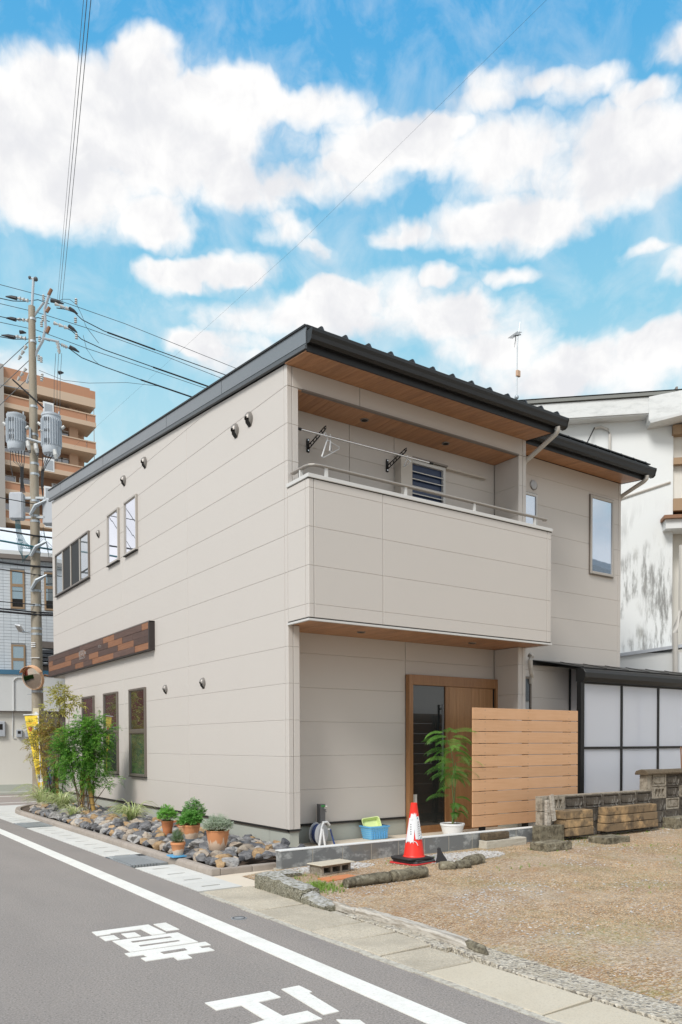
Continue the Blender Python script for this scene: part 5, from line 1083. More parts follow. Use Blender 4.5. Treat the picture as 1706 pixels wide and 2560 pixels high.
# broken wooden stakes at the wall end
ws = T('wooden_stake', 'weathered upright wooden stake standing on the grey upright block', 'stake', (3.27, -1.29, .262)); MB().prism([(3.235, -1.31), (3.315, -1.31), (3.31, -1.26), (3.24, -1.26)], .262, .60).build('stake', 'weathered_wood', ws, rough=.006)
ws = T('wooden_stake', 'split weathered stake leaning in front of the upright one', 'stake', (3.36, -1.34, .262)); q = MB(); q.xf = Matrix.Translation((3.36, -1.335, .262)) @ Matrix.Rotation(-.16, 4, 'Y'); q.prism([(-.03, -.012), (.028, -.012), (.03, .012), (-.03, .015)], .06, .42).build('stake', 'weathered_wood', ws, rough=.006)
# breeze block near left
bz = T('breeze_block', 'hollow breeze block lying flat with three holes facing the road', 'block', (-.43, -1.72, .04))
def hb():
    q = MB(); q.xf = Matrix.Translation((-.47, -1.73, .035)) @ Matrix.Rotation(.13, 4, 'Z'); L, Wd, h = .40, .19, .10; t = .022
    q.box(-L/2, L/2, 0, Wd, h-t, h).box(-L/2, L/2, 0, Wd, 0, t)
    for x0, x1 in ((-L/2, -L/2+.03), (-.078, -.053), (.053, .078), (L/2-.03, L/2)): q.box(x0, x1, .001, Wd, t, h-t)
    q.box(-L/2, L/2, Wd-.02, Wd-.001, t, h-t); return q
hb().build('block_body', 'old_block_pale', bz, rough=.002)
q = MB(); q.xf = Matrix.Translation((-.47, -1.73, .035)) @ Matrix.Rotation(.13, 4, 'Z'); q.box(-.235, .225, -.04, .20, .1005, .113).build('slab_top', 'slab_new', bz, bevel=.006)
blockthing('brick', 'flat reddish brick paver sunk in the ground before the breeze block', -.80, -.42, -2.06, -1.88, .02, .048, 'terracotta', .05, .004, .002, 'brick')
def log(label, pts, r, mat='mossy_stone', name='stone_log', grp='mossy stone edging lying on the gravel'):
    q = MB(); P_ = [Vector(p) for p in pts]; n = 14; m_ = 12; vs = []
    d = (P_[1]-P_[0]); q.tube([P_[0].lerp(P_[1], k/m_) for k in range(m_+1)], [r*(.86 if k in (0, m_) else 1) for k in range(m_+1)], n)
    return q.build(name, mat, label=label, cat='stone', group=grp, rough=.012, smooth=True)
log('long mossy stone log on the gravel, left half nearest the breeze block', [(-.84, -2.42, .075), (-.33, -2.42, .085)], .055); log('long mossy stone log on the gravel, right half with green top', [(-.31, -2.42, .085), (.16, -2.38, .085)], .062)
log('first of three short mossy stone lumps right of the cone base', [(.56, -2.15, .07), (.70, -2.24, .07)], .055); log('middle one of three short mossy stone lumps right of the cone', [(.75, -2.20, .07), (.91, -2.23, .07)], .052); log('longest mossy stone lump, right end of the row by the cone', [(.95, -2.14, .08), (1.27, -2.06, .08)], .062)
# rough wall corner, plank
rw = T('rough_wall', 'short crumbling pebbly concrete wall at the corner of the gravel lot', 'wall', (-1.33, -2.2, 0))
def roughseg(x0, x1, ya, yb, h0, h1, seed):
    q = MB(); n = 10; pr = []; vs = []; k = 0
    ny = max(3, int(abs(yb-ya)/.03)); nx_, nz = 5, 5
    for j in range(ny+1):
        y = ya+(yb-ya)*j/ny; h = h0+(h1-h0)*j/ny
        ring = [(x0, -.03), (x0-.004, h*.35), (x0, h*.7), (x0+.012, h*.95), (x0+.05, h), ((x0+x1)/2, h*1.02), (x1-.04, h), (x1, h*.9), (x1, h*.4), (x1, -.03)]
        vs += [(a, y, b) for a, b in ring]
    m_ = 10; fs = [(j*m_+i, j*m_+(i+1) % m_, (j+1)*m_+(i+1) % m_, (j+1)*m_+i) for j in range(ny) for i in range(m_)]+[tuple(range(m_)), tuple(range(ny*m_, (ny+1)*m_))[::-1]]
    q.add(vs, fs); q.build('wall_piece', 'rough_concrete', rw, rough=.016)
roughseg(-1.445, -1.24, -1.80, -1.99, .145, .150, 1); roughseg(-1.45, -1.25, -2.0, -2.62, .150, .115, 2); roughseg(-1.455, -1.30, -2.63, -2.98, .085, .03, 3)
roughseg(-1.22, -.82, -1.42, -1.62, .08, .07, 4)
pk = T('plank', 'weathered grey wooden beam lying along the edge of the gravel lot', 'beam', (-1.31, -3.85, .01))
def beam(y0, y1, w0, w1, h):
    q = MB(); n = 26; vs = []
    for j in range(n+1):
        t = j/n; y = y0+(y1-y0)*t; w = w0+(w1-w0)*t; cx = -1.315+.012*math.sin(t*5); hh = h*(1 if t < .93 else 1-(t-.93)*8)
        vs += [(cx-w/2, y, -.01), (cx-w/2, y, hh*.75), (cx-w/2+.012, y, hh), (cx+w/2-.01, y, hh*1.02), (cx+w/2, y, hh*.8), (cx+w/2, y, -.01)]
    q.add(vs, [(j*6+i, j*6+(i+1) % 6, (j+1)*6+(i+1) % 6, (j+1)*6+i) for j in range(n) for i in range(6)]+[tuple(range(6)), tuple(range(n*6, n*6+6))[::-1]]); q.build('beam', 'weathered_wood', pk, rough=.008)
beam(-3.30, -4.62, .085, .10, .060); beam(-2.93, -3.29, .05, .07, .045)
q = MB(); q.tube([(-1.33, -4.55, .03), (-1.36, -4.70, .03), (-1.38, -4.77, .02)], [.04, .035, .012], 8).build('rotten_end', 'mossy_stone', pk, rough=.008)
# weeds
def weeds(n, xr, yr, name, h=.05, dens=None, label=None):
    rnd = random.Random(n); q = MB()
    for k in range(n):
        x, y = rnd.uniform(*xr), rnd.uniform(*yr)
        if dens and rnd.random() > dens(x, y): continue
        z = lotz(x, y)
        for j in range(rnd.randint(3, 6)):
            a = rnd.uniform(0, 6.28); L = h*rnd.uniform(.5, 1.3); d = Vector((math.cos(a), math.sin(a), 0)); sd = Vector((-d.y, d.x, 0))*.0025; p = Vector((x+rnd.uniform(-.01, .01), y+rnd.uniform(-.01, .01), z)); m_ = p+d*L*.25+Vector((0, 0, L*.6)); e = p+d*L*.7+Vector((0, 0, L*.85)); k0 = len(q.v)
            q.v += [tuple(p-sd), tuple(p+sd), tuple(m_+sd*.8), tuple(m_-sd*.8), tuple(e)]; q.f += [(k0, k0+1, k0+2, k0+3), (k0+3, k0+2, k0+4)]; q.mi += [0, 0]
    q.build(name, 'weed', kind='stuff', label=label, cat='grass')
weeds(1500, (-1.25, -.6), (-2.7, -1.8), 'grass', .045, lambda x, y: .8*math.exp(-((x+1.02)**2/.02+(y+2.25)**2/.035)), 'bright green grass tufts beside the crumbling wall')
weeds(520, (-1.2, -.2), (-2.1, -1.2), 'grass', .035, lambda x, y: .45*math.exp(-((x+.85)**2/.05+(y+1.65)**2/.03)), 'sparse weeds around the breeze block')
weeds(3600, (0, 8.5), (-4.6, -1.25), 'grass', .028, lambda x, y: max(0, mnoise.noise(Vector((x*1.4, y*1.8, 9)))*1.6-.25)+(.35 if y > -1.4 and x > 3 else 0), 'thin scattered weeds in the gravel')
# traffic cone
cn = T('traffic_cone', 'red traffic cone with torn white vinyl notice on stacked black bases', 'traffic cone', (.64, -1.64, .03))
MB().lathe([(.135, 0), (.120, .012), (.116, .02), (.1145, .024), (.037, .585), (.036, .60), (.031, .604), (0, .604)], (.64, -1.64, .105), 36).build('cone_body', 'cone_red', cn, smooth=True)
def basepl(x, y, s, z0, z1, rz, mat, name):
    q = MB(); q.xf = Matrix.Translation((x, y, 0)) @ Matrix.Rotation(rz, 4, 'Z'); c = s*.18; q.prism([(-s+c, -s), (s-c, -s), (s, -s+c), (s, s-c), (s-c, s), (-s+c, s), (-s, s-c), (-s, -s+c)], z0, z1); return q.build(name, mat, cn, bevel=.008, seg=2)
basepl(.655, -1.60, .200, .036, .050, .20, 'cone_base_red', 'base_plate'); basepl(.665, -1.61, .182, .051, .073, .14, 'rubber_grey', 'base_weight'); basepl(.655, -1.60, .185, .074, .094, .26, 'rubber_black', 'base_weight'); basepl(.60, -1.63, .172, .095, .113, .05, 'rubber_black', 'base_weight')
def wrap(a0, a1, z0, z1, name, top_shift=0, mat='vinyl_white', off=.006, jag=.0):
    q = MB(); vs = []; nu, nv = 12, 10; rnd = random.Random(int(a0*100))
    for j in range(nv+1):
        z = z0+(z1-z0)*j/nv; r_ = .1145-(z-.024)*(.1145-.037)/.561+off
        for i in range(nu+1):
            a = a0+(a1-a0)*i/nu+top_shift*j/nv; jz = (rnd.uniform(-jag, jag) if j in (0, nv) else 0)
            vs.append((.64+r_*math.cos(a), -1.64+r_*math.sin(a), .105+z+jz))
    q.add(vs, [(j*(nu+1)+i, j*(nu+1)+i+1, (j+1)*(nu+1)+i+1, (j+1)*(nu+1)+i) for j in range(nv) for i in range(nu)]); return q.build(name, mat, cn, smooth=True)
fa = math.atan2(-.822, -.569)     # faces the camera
wrap(fa-1.25, fa-.15, .17, .43, 'vinyl_notice', .22, jag=.016); wrap(fa+.10, fa+1.15, .205, .455, 'vinyl_notice', -.30, off=.010, jag=.004); wrap(fa-.75, fa+.25, .415, .485, 'vinyl_notice', .1, off=.009, jag=.018)
for u0, n_, wd in ((.55, 7, .10), (.40, 10, .045), (.83, 4, .07)):
    for k in range(n_):
        z0_ = .40-(.20 if wd < .06 else .17)*k/n_-(.05 if wd == .07 else 0); wrap(fa+u0-.05*k/n_+.03, fa+u0+wd-.05*k/n_+.03, z0_-.012, z0_, 'print_mark', -.01, 'print_black', .0115)
wrap(fa+.42, fa+.60, .425, .447, 'print_mark', -.02, 'print_blue', .0115); wrap(fa+.62, fa+.74, .212, .224, 'print_mark', 0, 'print_teal', .0115)
for k in range(5): wrap(fa-.62+.02*k, fa-.50+.02*k, .36-.026*k, .374-.026*k, 'print_mark', 0, 'print_black', .0075)
MB().tube([(.64+.10*math.cos(fa-.1), -1.64+.10*math.sin(fa-.1), .29), (.64+.11*math.cos(fa+.15), -1.64+.11*math.sin(fa+.15), .28), (.64+.12*math.cos(fa+.28), -1.64+.12*math.sin(fa+.28), .245)], .004, 5).build('torn_string', 'vinyl_white', cn)
rf = T('rubber_flap', 'black rubber piece standing upright at the right corner of the cone base', 'rubber weight', (.86, -1.83, .04))
q = MB(); q.xf = Matrix.Translation((.875, -1.80, .04)) @ Matrix.Rotation(-.60, 4, 'Z'); q.prism([(-.045, 0), (.075, 0), (.085, .03), (.045, .09), (.018, .135), (.012, .165), (-.012, .168), (-.030, .155), (-.022, .135), (-.028, .06)], -.018, .018, 'y').build('flap', 'rubber_black', rf, bevel=.008, seg=2)
# tap post, hose reel, basket
tp = T('tap_post', 'charcoal water tap post with a shiny faucet against the porch wall', 'water tap', (.74, .40, 0))
MB().box(.695, .780, .355, .44, 0, .565).build('post', 'post_charcoal', tp, bevel=.004); MB().box(.71, .765, .3535, .3545, .525, .555).build('label', 'label_green', tp)
MB().tube([(.745, .365, .50), (.745, .33, .505), (.747, .305, .50), (.75, .295, .46)], .010, 8).tube([(.745, .335, .505), (.76, .325, .535)], .008, 8).tube([(.755, .325, .54), (.78, .325, .535)], .010, 8).build('faucet', 'chrome', tp, smooth=True)
MB().tube([(.775, .39, .21), (.83, .38, .21), (.835, .38, .17)], .010, 8).tube([(.81, .36, .225), (.85, .36, .222)], .008, 6).build('side_tap', 'chrome', tp, smooth=True)
hr = T('hose_reel', 'grey hose reel wound with dark blue hose beside the tap post', 'hose reel', (.60, .25, .045))
for s_ in (-.07, .07): MB().lathe([(0, -.006), (.135, -.006), (.145, 0), (.135, .006), (0, .006)], (.60, .25+s_, .19), 32, (.35, -1, 0)).build('disc', 'reel_grey', hr, smooth=True)
for k in range(5): MB().lathe([(.115-.012*(k % 2), -.011), (.127-.012*(k % 2), 0), (.115-.012*(k % 2), .011), (.10, 0), (.115-.012*(k % 2), -.011)], (.60+.01, .25-.045+.022*k, .19), 30, (.35, -1, 0)).build('hose_coil', 'hose_blue', hr, smooth=True)
MB().tube([(.53, .13, .05), (.575, .135, .27), (.60, .15, .345), (.68, .17, .345), (.74, .20, .30)], .016, 8).tube([(.62, .13, .05), (.585, .135, .26)], .014, 8).build('handle', 'white_plastic', hr, smooth=True)
MB().tube([(.70, .12, .25), (.74, .14, .16), (.75, .10, .05)], .012, 8).build('hose_end', 'hose_blue', hr)
bk = T('laundry_basket', 'blue plastic basket on the ground by the porch wall', 'basket', (1.57, .33, .045))
q = MB(); 
def rect_ring(cx, cy, hx, hy, z, r=.03):
    out_ = []
    for sx_, sy_, a0 in ((1, 1, 0), (-1, 1, 90), (-1, -1, 180), (1, -1, 270)):
        for k in range(4):
            a = R(a0+30*k); out_.append((cx+sx_*(hx-r)+r*math.cos(a), cy+sy_*(hy-r)+r*math.sin(a), z))
    return out_
def loft(rings, q): 
    n = len(rings[0]); vs = [v for r_ in rings for v in r_]; q.add(vs, [(j*n+i, j*n+(i+1) % n, (j+1)*n+(i+1) % n, (j+1)*n+i) for j in range(len(rings)-1) for i in range(n)]); return q
loft([rect_ring(1.58, .33, .135, .10, .045), rect_ring(1.58, .33, .148, .11, .10), rect_ring(1.58, .33, .168, .125, .215)], q); q.add(rect_ring(1.58, .33, .135, .10, .05), [tuple(range(16))]); q.build('body', 'basket_inner', bk, smooth=True)
q = MB(); loft([rect_ring(1.58, .33, .168, .125, .208), rect_ring(1.58, .33, .180, .137, .210), rect_ring(1.58, .33, .182, .139, .230), rect_ring(1.58, .33, .168, .125, .232)], q).build('rim', 'basket_blue', bk, smooth=True)
for k in range(5): q = MB(); loft([rect_ring(1.58, .33, .1405+.005*k, .103+.005*k, .06+.028*k), rect_ring(1.58, .33, .145+.005*k, .107+.005*k, .06+.028*k), rect_ring(1.58, .33, .145+.005*k, .107+.005*k, .069+.028*k), rect_ring(1.58, .33, .140+.005*k, .103+.005*k, .069+.028*k)], q).build('rib', 'basket_blue', bk)
for k in range(7): MB().box(1.45+.043*k-.003, 1.45+.043*k+.003, .205, .215, .06, .20).build('bar', 'basket_blue', bk)
yt = T('plastic_tub', 'pale yellow-green plastic tub tilted inside the blue basket', 'tub', (1.55, .35, .2)); q = MB(); q.xf = Matrix.Translation((1.555, .35, .245)) @ Matrix.Rotation(-.3, 4, 'Z') @ Matrix.Rotation(1.05, 4, 'X') @ Matrix.Rotation(.12, 4, 'Z')
loft([rect_ring(0, 0, .11, .085, -.06), rect_ring(0, 0, .125, .10, 0), rect_ring(0, 0, .135, .11, .002), rect_ring(0, 0, .135, .11, -.008)], q); q.add(rect_ring(0, 0, .11, .085, -.06), [tuple(range(16))]); q.build('tub', 'yellow_plastic', yt, smooth=True)

# ------------------------------------------------------------------ utility pole (local frame: a = to the right in view, b = away)
AX = Vector((.8225, -.5688, 0)); BX = Vector((.5688, .8225, 0)); PB = Vector((.37, 13.97, 0))
def U(a, z, b=0): return PB+AX*a+BX*b+Vector((0, 0, z))
up = T('utility_pole', 'tall weathered concrete utility pole with two grey transformers', 'utility pole', tuple(PB))
MB().cyl(U(0, -.1), U(-.02, 13.2), .168, .088, 20).build('pole', 'concrete_pole', up, smooth=True)
MB().cyl(U(-.02, 13.1), U(.04, 13.95), .035, .035, 10).cyl(U(-.05, 13.95), U(.10, 13.95), .02, .02, 8).build('top_pipe', 'galvanised', up); MB().sph(U(-.06, 13.97), .045, 8, 6).sph(U(.10, 13.93), .06, 8, 6).build('top_insulator', 'rubber_grey', up)
for z in (12.85, 12.25, 10.51, 9.76, 8.98, 8.7, 7.98, 7.57, 7.43, 6.6, 5.55, 5.16, 4.53, 4.38, 2.82): r_ = .168-(.08*z/13.2)+.006; MB().cyl(U(-.003, z-.03), U(-.003, z+.03), r_, n=20).build('band', 'galvanised', up)
for z, s_ in ((6.1, 1), (5.0, 1), (4.1, -1), (3.6, 1), (3.35, -1), (2.75, -1), (5.75, -1)): MB().tube([U(s_*.12, z), U(s_*.28, z)], .009, 5).build('step_bolt', 'galvanised', up)
# crossarm assembly
MB().tube([U(.49, 13.62), U(.33, 13.15), U(.35, 12.65), U(.27, 12.3), U(.10, 12.0), U(-.18, 11.16)], .036, 6).tube([U(.31, 13.31), U(.0, 12.9)], .03, 6).tube([U(.02, 12.05), U(-.12, 11.2)], .028, 6).tube([U(.30, 12.35), U(.70, 12.26)], .03, 6).tube([U(.69, 12.28), U(.72, 12.05)], .02, 6).build('crossarm', 'galvanised', up)
for a_, b_ in ((U(.44, 13.5), U(.52, 13.66)), (U(.38, 13.05), U(.46, 13.18)), (U(.38, 12.5), U(.45, 12.66))): MB().tube([a_, b_], .045, 8).build('insulator_cap', 'rust', up)
def disc_ins(p0, p1, n=3, r=.045, mat='porcelain', name='insulator'):
    p0 = Vector(p0); p1 = Vector(p1); q = MB(); d = p1-p0
    for k in range(n):
        a = p0+d*(k/n); b = p0+d*((k+.75)/n); q.cyl(a, b, r, r*.45, 10)
    return q.build(name, mat, up, smooth=True)
for (a0, z0), (a1, z1) in (((-.12, 13.36), (-.42, 13.44)), ((-.12, 12.83), (-.45, 12.87)), ((-.20, 12.35), (-.50, 12.42)), ((.62, 13.27), (1.05, 13.10)), ((.58, 12.76), (1.0, 12.60)), ((.78, 12.18), (.95, 12.10)), ((-.18, 12.15), (-.42, 11.75)), ((-.20, 11.55), (-.45, 11.2)), ((.66, 12.22), (.72, 11.92))): disc_ins(U(a0, z0), U(a1, z1), 3, .05)
for a, z in ((.30, 13.45), (.28, 12.9), (.24, 12.75), (.18, 12.35), (.22, 11.8), (.24, 11.35), (1.16, 12.85), (1.18, 12.42), (1.18, 13.35), (.15, 11.85), (.22, 11.30)): disc_ins(U(a, z-.08), U(a, z+.08), 3, .042)
for (a0, z0), (a1, z1) in (((-.42, 13.42), (-.72, 13.47)), ((-.45, 12.85), (-.72, 12.90)), ((-.48, 12.38), (-.85, 12.44)), ((1.0, 13.15), (1.22, 13.0)), ((.98, 12.68), (1.2, 12.5)), ((1.0, 12.12), (1.25, 11.98)), ((.50, 13.36), (.85, 13.27)), ((-.35, 12.52), (-.18, 12.5)), ((.68, 11.43), (.82, 11.43))):
    q = MB(); q.tube([U(a0, z0), U((a0+a1)/2, (z0+z1)/2+.01), U(a1, z1)], [.05, .045, .015], 7); q.build('wire_cover', 'cable_black', up)
# transformers
def transformer(a, zt, zb, r):
    c = U(a, 0, -.12); t = MB().lathe([(0, zb-.05), (r*.80, zb-.02), (r*.86, zb+.02), (r*.90, zb+.12), (r*.90, zt-.10), (r*.96, zt-.08), (r*.96, zt-.03), (r*.7, zt), (0, zt+.01)], (c.x, c.y, 0), 24).build('transformer', 'transformer_grey', up, smooth=True)
    for k in range(26):
        an = 2*math.pi*k/26; p = c+Vector((math.cos(an), math.sin(an), 0))*r*.97; q = MB(); q.xf = Matrix.Translation((p.x, p.y, 0)) @ Matrix.Rotation(an, 4, 'Z'); q.box(-r*.09, r*.05, -.008, .008, zb+.18, zt-.16).build('fin', 'transformer_grey', t)
    for s_, zz in ((-1, zt-.28), (1, zt-.38)): p = c+AX*(s_*r*1.05)+Vector((0, 0, zz)); q = MB(); q.cyl(p, p+AX*s_*.08+Vector((0, 0, .06)), .05, .035, 10).build('bushing', 'porcelain', t)
    for s_ in (-.8, .8): p = c+AX*(s_*r)+Vector((0, 0, zt-.05)); MB().cyl(p, p+Vector((0, 0, .12)), .02, n=8).build('lug', 'galvanised', t)
    p = c-BX*r*1.02+AX*-.02
    q = MB()
    for zz, hgt in ((zt-.22, .10), (zt-.52, .07), (zb+.26, .12)):
        for dx in (-.055, 0, .055): pp = p+AX*dx+Vector((0, 0, zz)); q.cyl(pp-Vector((0, 0, hgt/2)), pp+Vector((0, 0, hgt/2)), .010, n=5)
    q.build('slot_marks', 'rubber_grey', t)
transformer(-.44, 10.27, 9.33, .255); transformer(.51, 10.27, 9.22, .265)
MB().tube([U(-.12, 9.60, -.2), U(.72, 9.34, -.25)], .03, 6).tube([U(-.05, 9.62, -.15), U(-.05, 9.9, -.15)], .03, 6).build('cutout_arm', 'galvanised', up)
for a, z in ((-.04, 9.35), (.17, 9.28), (.68, 9.12)): MB().tube([U(a-.03, z+.14, -.28), U(a, z, -.3), U(a+.02, z-.10, -.28)], [.05, .06, .04], 8).build('fuse_cutout', 'porcelain', up); MB().cyl(U(a+.02, z-.16, -.28), U(a+.02, z-.10, -.28), .035, n=8).build('fuse_cap', 'rubber_grey', up)
for k in range(6): MB().sph(U(.28+.055*k, 9.78-.022*k, -.30), .028, 8, 5).build('connector', 'porcelain', up)
def boxy(name, a0, a1, z0, z1, mat, b0=-.16, b1=.0, bev=.02):
    q = MB(); pts = [U(a0, 0, b0), U(a1, 0, b0), U(a1, 0, b1), U(a0, 0, b1)]; q.prism([(p.x, p.y) for p in pts], z0, z1); return q.build(name, mat, up, bevel=bev)
boxy('junction_box', -.64, -.26, 7.45, 8.18, 'box_grey', -.2, .02, .04); boxy('junction_box', .22, .56, 7.34, 8.05, 'box_grey', -.1, .12, .04); boxy('bracket', -.30, .30, 7.50, 7.56, 'galvanised', -.1, -.04, .005); boxy('bracket', -.30, .30, 8.02, 8.08, 'galvanised', -.1, -.04, .005)
for k in range(5):
    o_ = .02*k; MB().tube([U(-.55+.08*k, 9.3, -.1), U(-.50+.07*k, 9.0, -.15), U(-.32+.02*k, 8.85, -.15), U(-.33+.015*k, 8.5, -.12), U(-.35+.03*k, 8.18, -.1)], .011, 5).build('drop_cable', 'cable_black', up)
for k in range(4): MB().tube([U(.30+.10*k, 9.18, -.2), U(.28+.04*k, 8.95, -.15), U(.22+.02*k, 8.75, -.1), U(.21+.015*k, 8.4, -.1), U(.24, 8.03, -.05)], .011, 5).build('drop_cable', 'cable_black', up)
MB().tube([U(-.6, 9.35, -.1), U(-.62, 9.0, -.1), U(-.56, 8.65, -.1), U(-.5, 8.55, -.1)], .009, 5).build('drop_cable', 'cable_black', up)
rc = random.Random(4)
for k in range(7): MB().tube([U(-.5+.02*k, 7.45, -.1), U(-.46+.015*k, 7.1, -.15+.02*k), U(-.40+.03*k, 6.85, -.1), U(-.36+.06*k, 6.7-.05*rc.random(), -.15), U(.0, 6.65, -.2)], .008, 5).build('service_cable', 'cable_teal', up)
for k in range(6): MB().tube([U(-.45+.03*k, 6.95, -.15), U(-.40+.02*k, 6.62, -.15), U(-.3, 6.45-.03*k, -.15), U(-.1, 6.5, -.2), U(.05, 6.72, -.2)], .006, 5).build('service_cable', 'cable_teal', up)
for k in range(5): MB().tube([U(.10, 6.75, -.15), U(.25, 6.95+.08*k, -.1), U(.36, 6.85-.1*k, 0), U(.5, 6.7, .1)], .006, 5).build('service_cable', 'cable_teal' if k % 2 else 'cable_black', up)
for z0, a in ((6.75, .1), (7.85, .05), (5.85, .1)): MB().tube([U(-.06, z0-.3, -.2), U(.08, z0-.05, -.2), U(.33, z0+.12, -.1)], [.04, .055, .03], 7).build('cable_closure', 'galvanised', up)
boxy('id_mark', -.10, .02, 4.12, 4.14, 'white_plastic', -.165, -.155, .001); boxy('id_mark', -.10, .02, 4.07, 4.09, 'white_plastic', -.165, -.155, .001); boxy('id_mark', -.10, .02, 4.02, 4.04, 'white_plastic', -.165, -.155, .001); boxy('tape_mark', -.12, .12, 3.72, 3.735, 'white_plastic', -.163, -.10, .001)
sl = T('street_lamp', 'small white LED street lamp on an arm fixed to the utility pole', 'street lamp', tuple(U(-.3, 4.4)))
q = MB(); q.xf = Matrix.Translation(U(-.41, 4.52, -.15)) @ Matrix.Rotation(-.605, 4, 'Z') @ Matrix.Rotation(-.5, 4, 'X') @ Matrix.Rotation(.25, 4, 'Y'); q.box(-.085, .085, -.16, .16, -.02, .03).build('lamp_head', 'white_plastic', sl, bevel=.02, seg=2)
q = MB(); q.xf = Matrix.Translation(U(-.41, 4.52, -.15)) @ Matrix.Rotation(-.605, 4, 'Z') @ Matrix.Rotation(-.5, 4, 'X') @ Matrix.Rotation(.25, 4, 'Y'); q.box(-.065, .065, -.14, .13, -.024, -.0205).build('lens', 'frame_beige', sl)
MB().tube([U(-.36, 4.45, -.1), U(-.15, 4.42, -.05)], .025, 8).build('arm', 'galvanised', sl)
mr_ = T('traffic_mirror', 'round convex traffic mirror with orange rim fixed to the utility pole', 'mirror', tuple(U(0, 3.15, -.35)))
ax_ = (-BX*.93+AX*(-.28)+Vector((0, 0, -.30))).normalized(); c_ = U(.01, 3.15, -.40)
MB().lathe([(0, .055), (.08, .052), (.16, .042), (.24, .024), (.29, .006), (.30, 0)], c_, 40, ax_).build('mirror_face', 'mirror', mr_, smooth=True)
MB().lathe([(.30, .002), (.308, .004), (.315, -.01), (.325, -.08), (.30, -.10), (0, -.12)], c_, 40, ax_).build('rim', 'mirror_rim', mr_, smooth=True)
q = MB(); q.lathe([(.335, -.08), (.345, -.08), (.345, .09), (.335, .09)], c_, 40, ax_); q.v, q.f, q.mi = q.v, [f for f in q.f if sum(q.v[i][2] for i in f)/4 > c_.z+.17], []; q.mi = [0]*len(q.f); q.build('visor', 'mirror_rim', mr_)
MB().tube([c_, U(0, 3.15, -.1)], .03, 8).tube([U(.33, 3.24, -.38), U(.42, 3.22, -.3)], .03, 8).build('bracket', 'rust', mr_)
pp_ = T('pole_plate', 'tall narrow yellowish notice plate strapped to the foot of the pole', 'sign', tuple(U(.04, 1.7, -.25))); 
q = MB(); pts = [U(-.03, 0, -.26), U(.12, 0, -.24), U(.12, 0, -.23), U(-.03, 0, -.25)]; q.prism([(p.x, p.y) for p in pts], 1.2, 2.36).build('plate', 'plate_yellow', pp_)
for zt_, zb_ in ((2.26, 2.08), (1.98, 1.78), (1.70, 1.62)): q = MB(); pts = [U(.015, 0, -.262), U(.085, 0, -.252), U(.085, 0, -.250), U(.015, 0, -.26)]; q.prism([(p.x, p.y) for p in pts], zb_, zt_).build('printed_patch', 'white_plastic', pp_)
RP = (math.pi/2, 0, -.605)
for i_, ch in enumerate('\u99d0\u8eca\u7981\u6b62'): text(ch, .062, tuple(U(.05, 2.02-.07*i_, -.266)), RP, pp_, 'print_black')
sb = T('blue_sign', 'small blue plate low behind the shrubs by the pole', 'sign', tuple(U(.3, .5))); boxy_ = MB(); pts = [U(.25, 0, -.02), U(.35, 0, -.02), U(.35, 0, .0), U(.25, 0, .0)]; boxy_.prism([(p.x, p.y) for p in pts], .3, .78).build('plate', 'hose_blue', sb); q = MB(); q.tube([U(.30, 0), U(.30, .8)], .012, 6).build('post', 'galvanised', sb)
# banner
bn = T('banner', 'yellow vertical shop banner leaning beside the olive shrub at the corner', 'banner', (-.685, 9.26, .05))
MB().tube([(-.685, 9.26, .05), (-.70, 9.28, .4), (-.735, 9.33, 2.0), (-.735, 9.33, 2.05)], .011, 8).tube([(-1.0, 9.51, 2.015), (-.72, 9.325, 2.035)], .009, 6).build('pole', 'white_plastic', bn)
TL, TR, BL_, BR = Vector((-.975, 9.515, 1.995)), Vector((-.735, 9.345, 2.01)), Vector((-.735, 9.315, .40)), Vector((-.655, 9.255, .42))
def bpt(u, v, off=0):
    a = TL.lerp(TR, u); b = BL_.lerp(BR, u); p = a.lerp(b, v); wv_ = .018*math.sin(u*7+v*9)*(.3+v); return p-BX*(wv_+off)
q = MB(); nu, nv = 10, 40; q.add([tuple(bpt(i/nu, j/nv)) for j in range(nv+1) for i in range(nu+1)], [(j*(nu+1)+i, j*(nu+1)+i+1, (j+1)*(nu+1)+i+1, (j+1)*(nu+1)+i) for j in range(nv) for i in range(nu)]); q.build('cloth', 'banner_yellow', bn, smooth=True)
def patch(u0, u1, v0, v1, mat, name='print'):
    q = MB(); nu, nv = 5, 6; q.add([tuple(bpt(u0+(u1-u0)*i/nu, v0+(v1-v0)*j/nv, .004)) for j in range(nv+1) for i in range(nu+1)], [(j*(nu+1)+i, j*(nu+1)+i+1, (j+1)*(nu+1)+i+1, (j+1)*(nu+1)+i) for j in range(nv) for i in range(nu)]); q.build(name, mat, bn)
def btext(ch, u, v, size, mat, wid=1.0):
    cu = bpy.data.curves.new('t', 'FONT'); cu.body = ch; cu.size = 1; cu.align_x = 'CENTER'; cu.align_y = 'CENTER'
    to = bpy.data.objects.new('t', cu); S.collection.objects.link(to); bpy.context.view_layer.update()
    me = bpy.data.meshes.new_from_object(to.evaluated_get(bpy.context.evaluated_depsgraph_get())); bpy.data.objects.remove(to)
    vs = [tuple(bpt(u+w.co.x*wid, v-w.co.y*size, .008)) for w in me.vertices]; me2 = MB(); me2.add(vs, [tuple(p.vertices) for p in me.polygons])
    if me2.v: me2.build('print', mat, bn)
for i_, c in enumerate('\u624b\u4f5c\u308a\u306e\u5473'): btext(c, .16+.15*i_, .105, .022, 'red_print', .12)
patch(.12, .42, .155, .19, 'red_print'); patch(.16, .38, .19, .21, 'red_print'); patch(.17, .36, .158, .175, 'letter_grey'); patch(.55, .92, .145, .20, 'white_plastic'); patch(.68, .86, .175, .20, 'print_blue')
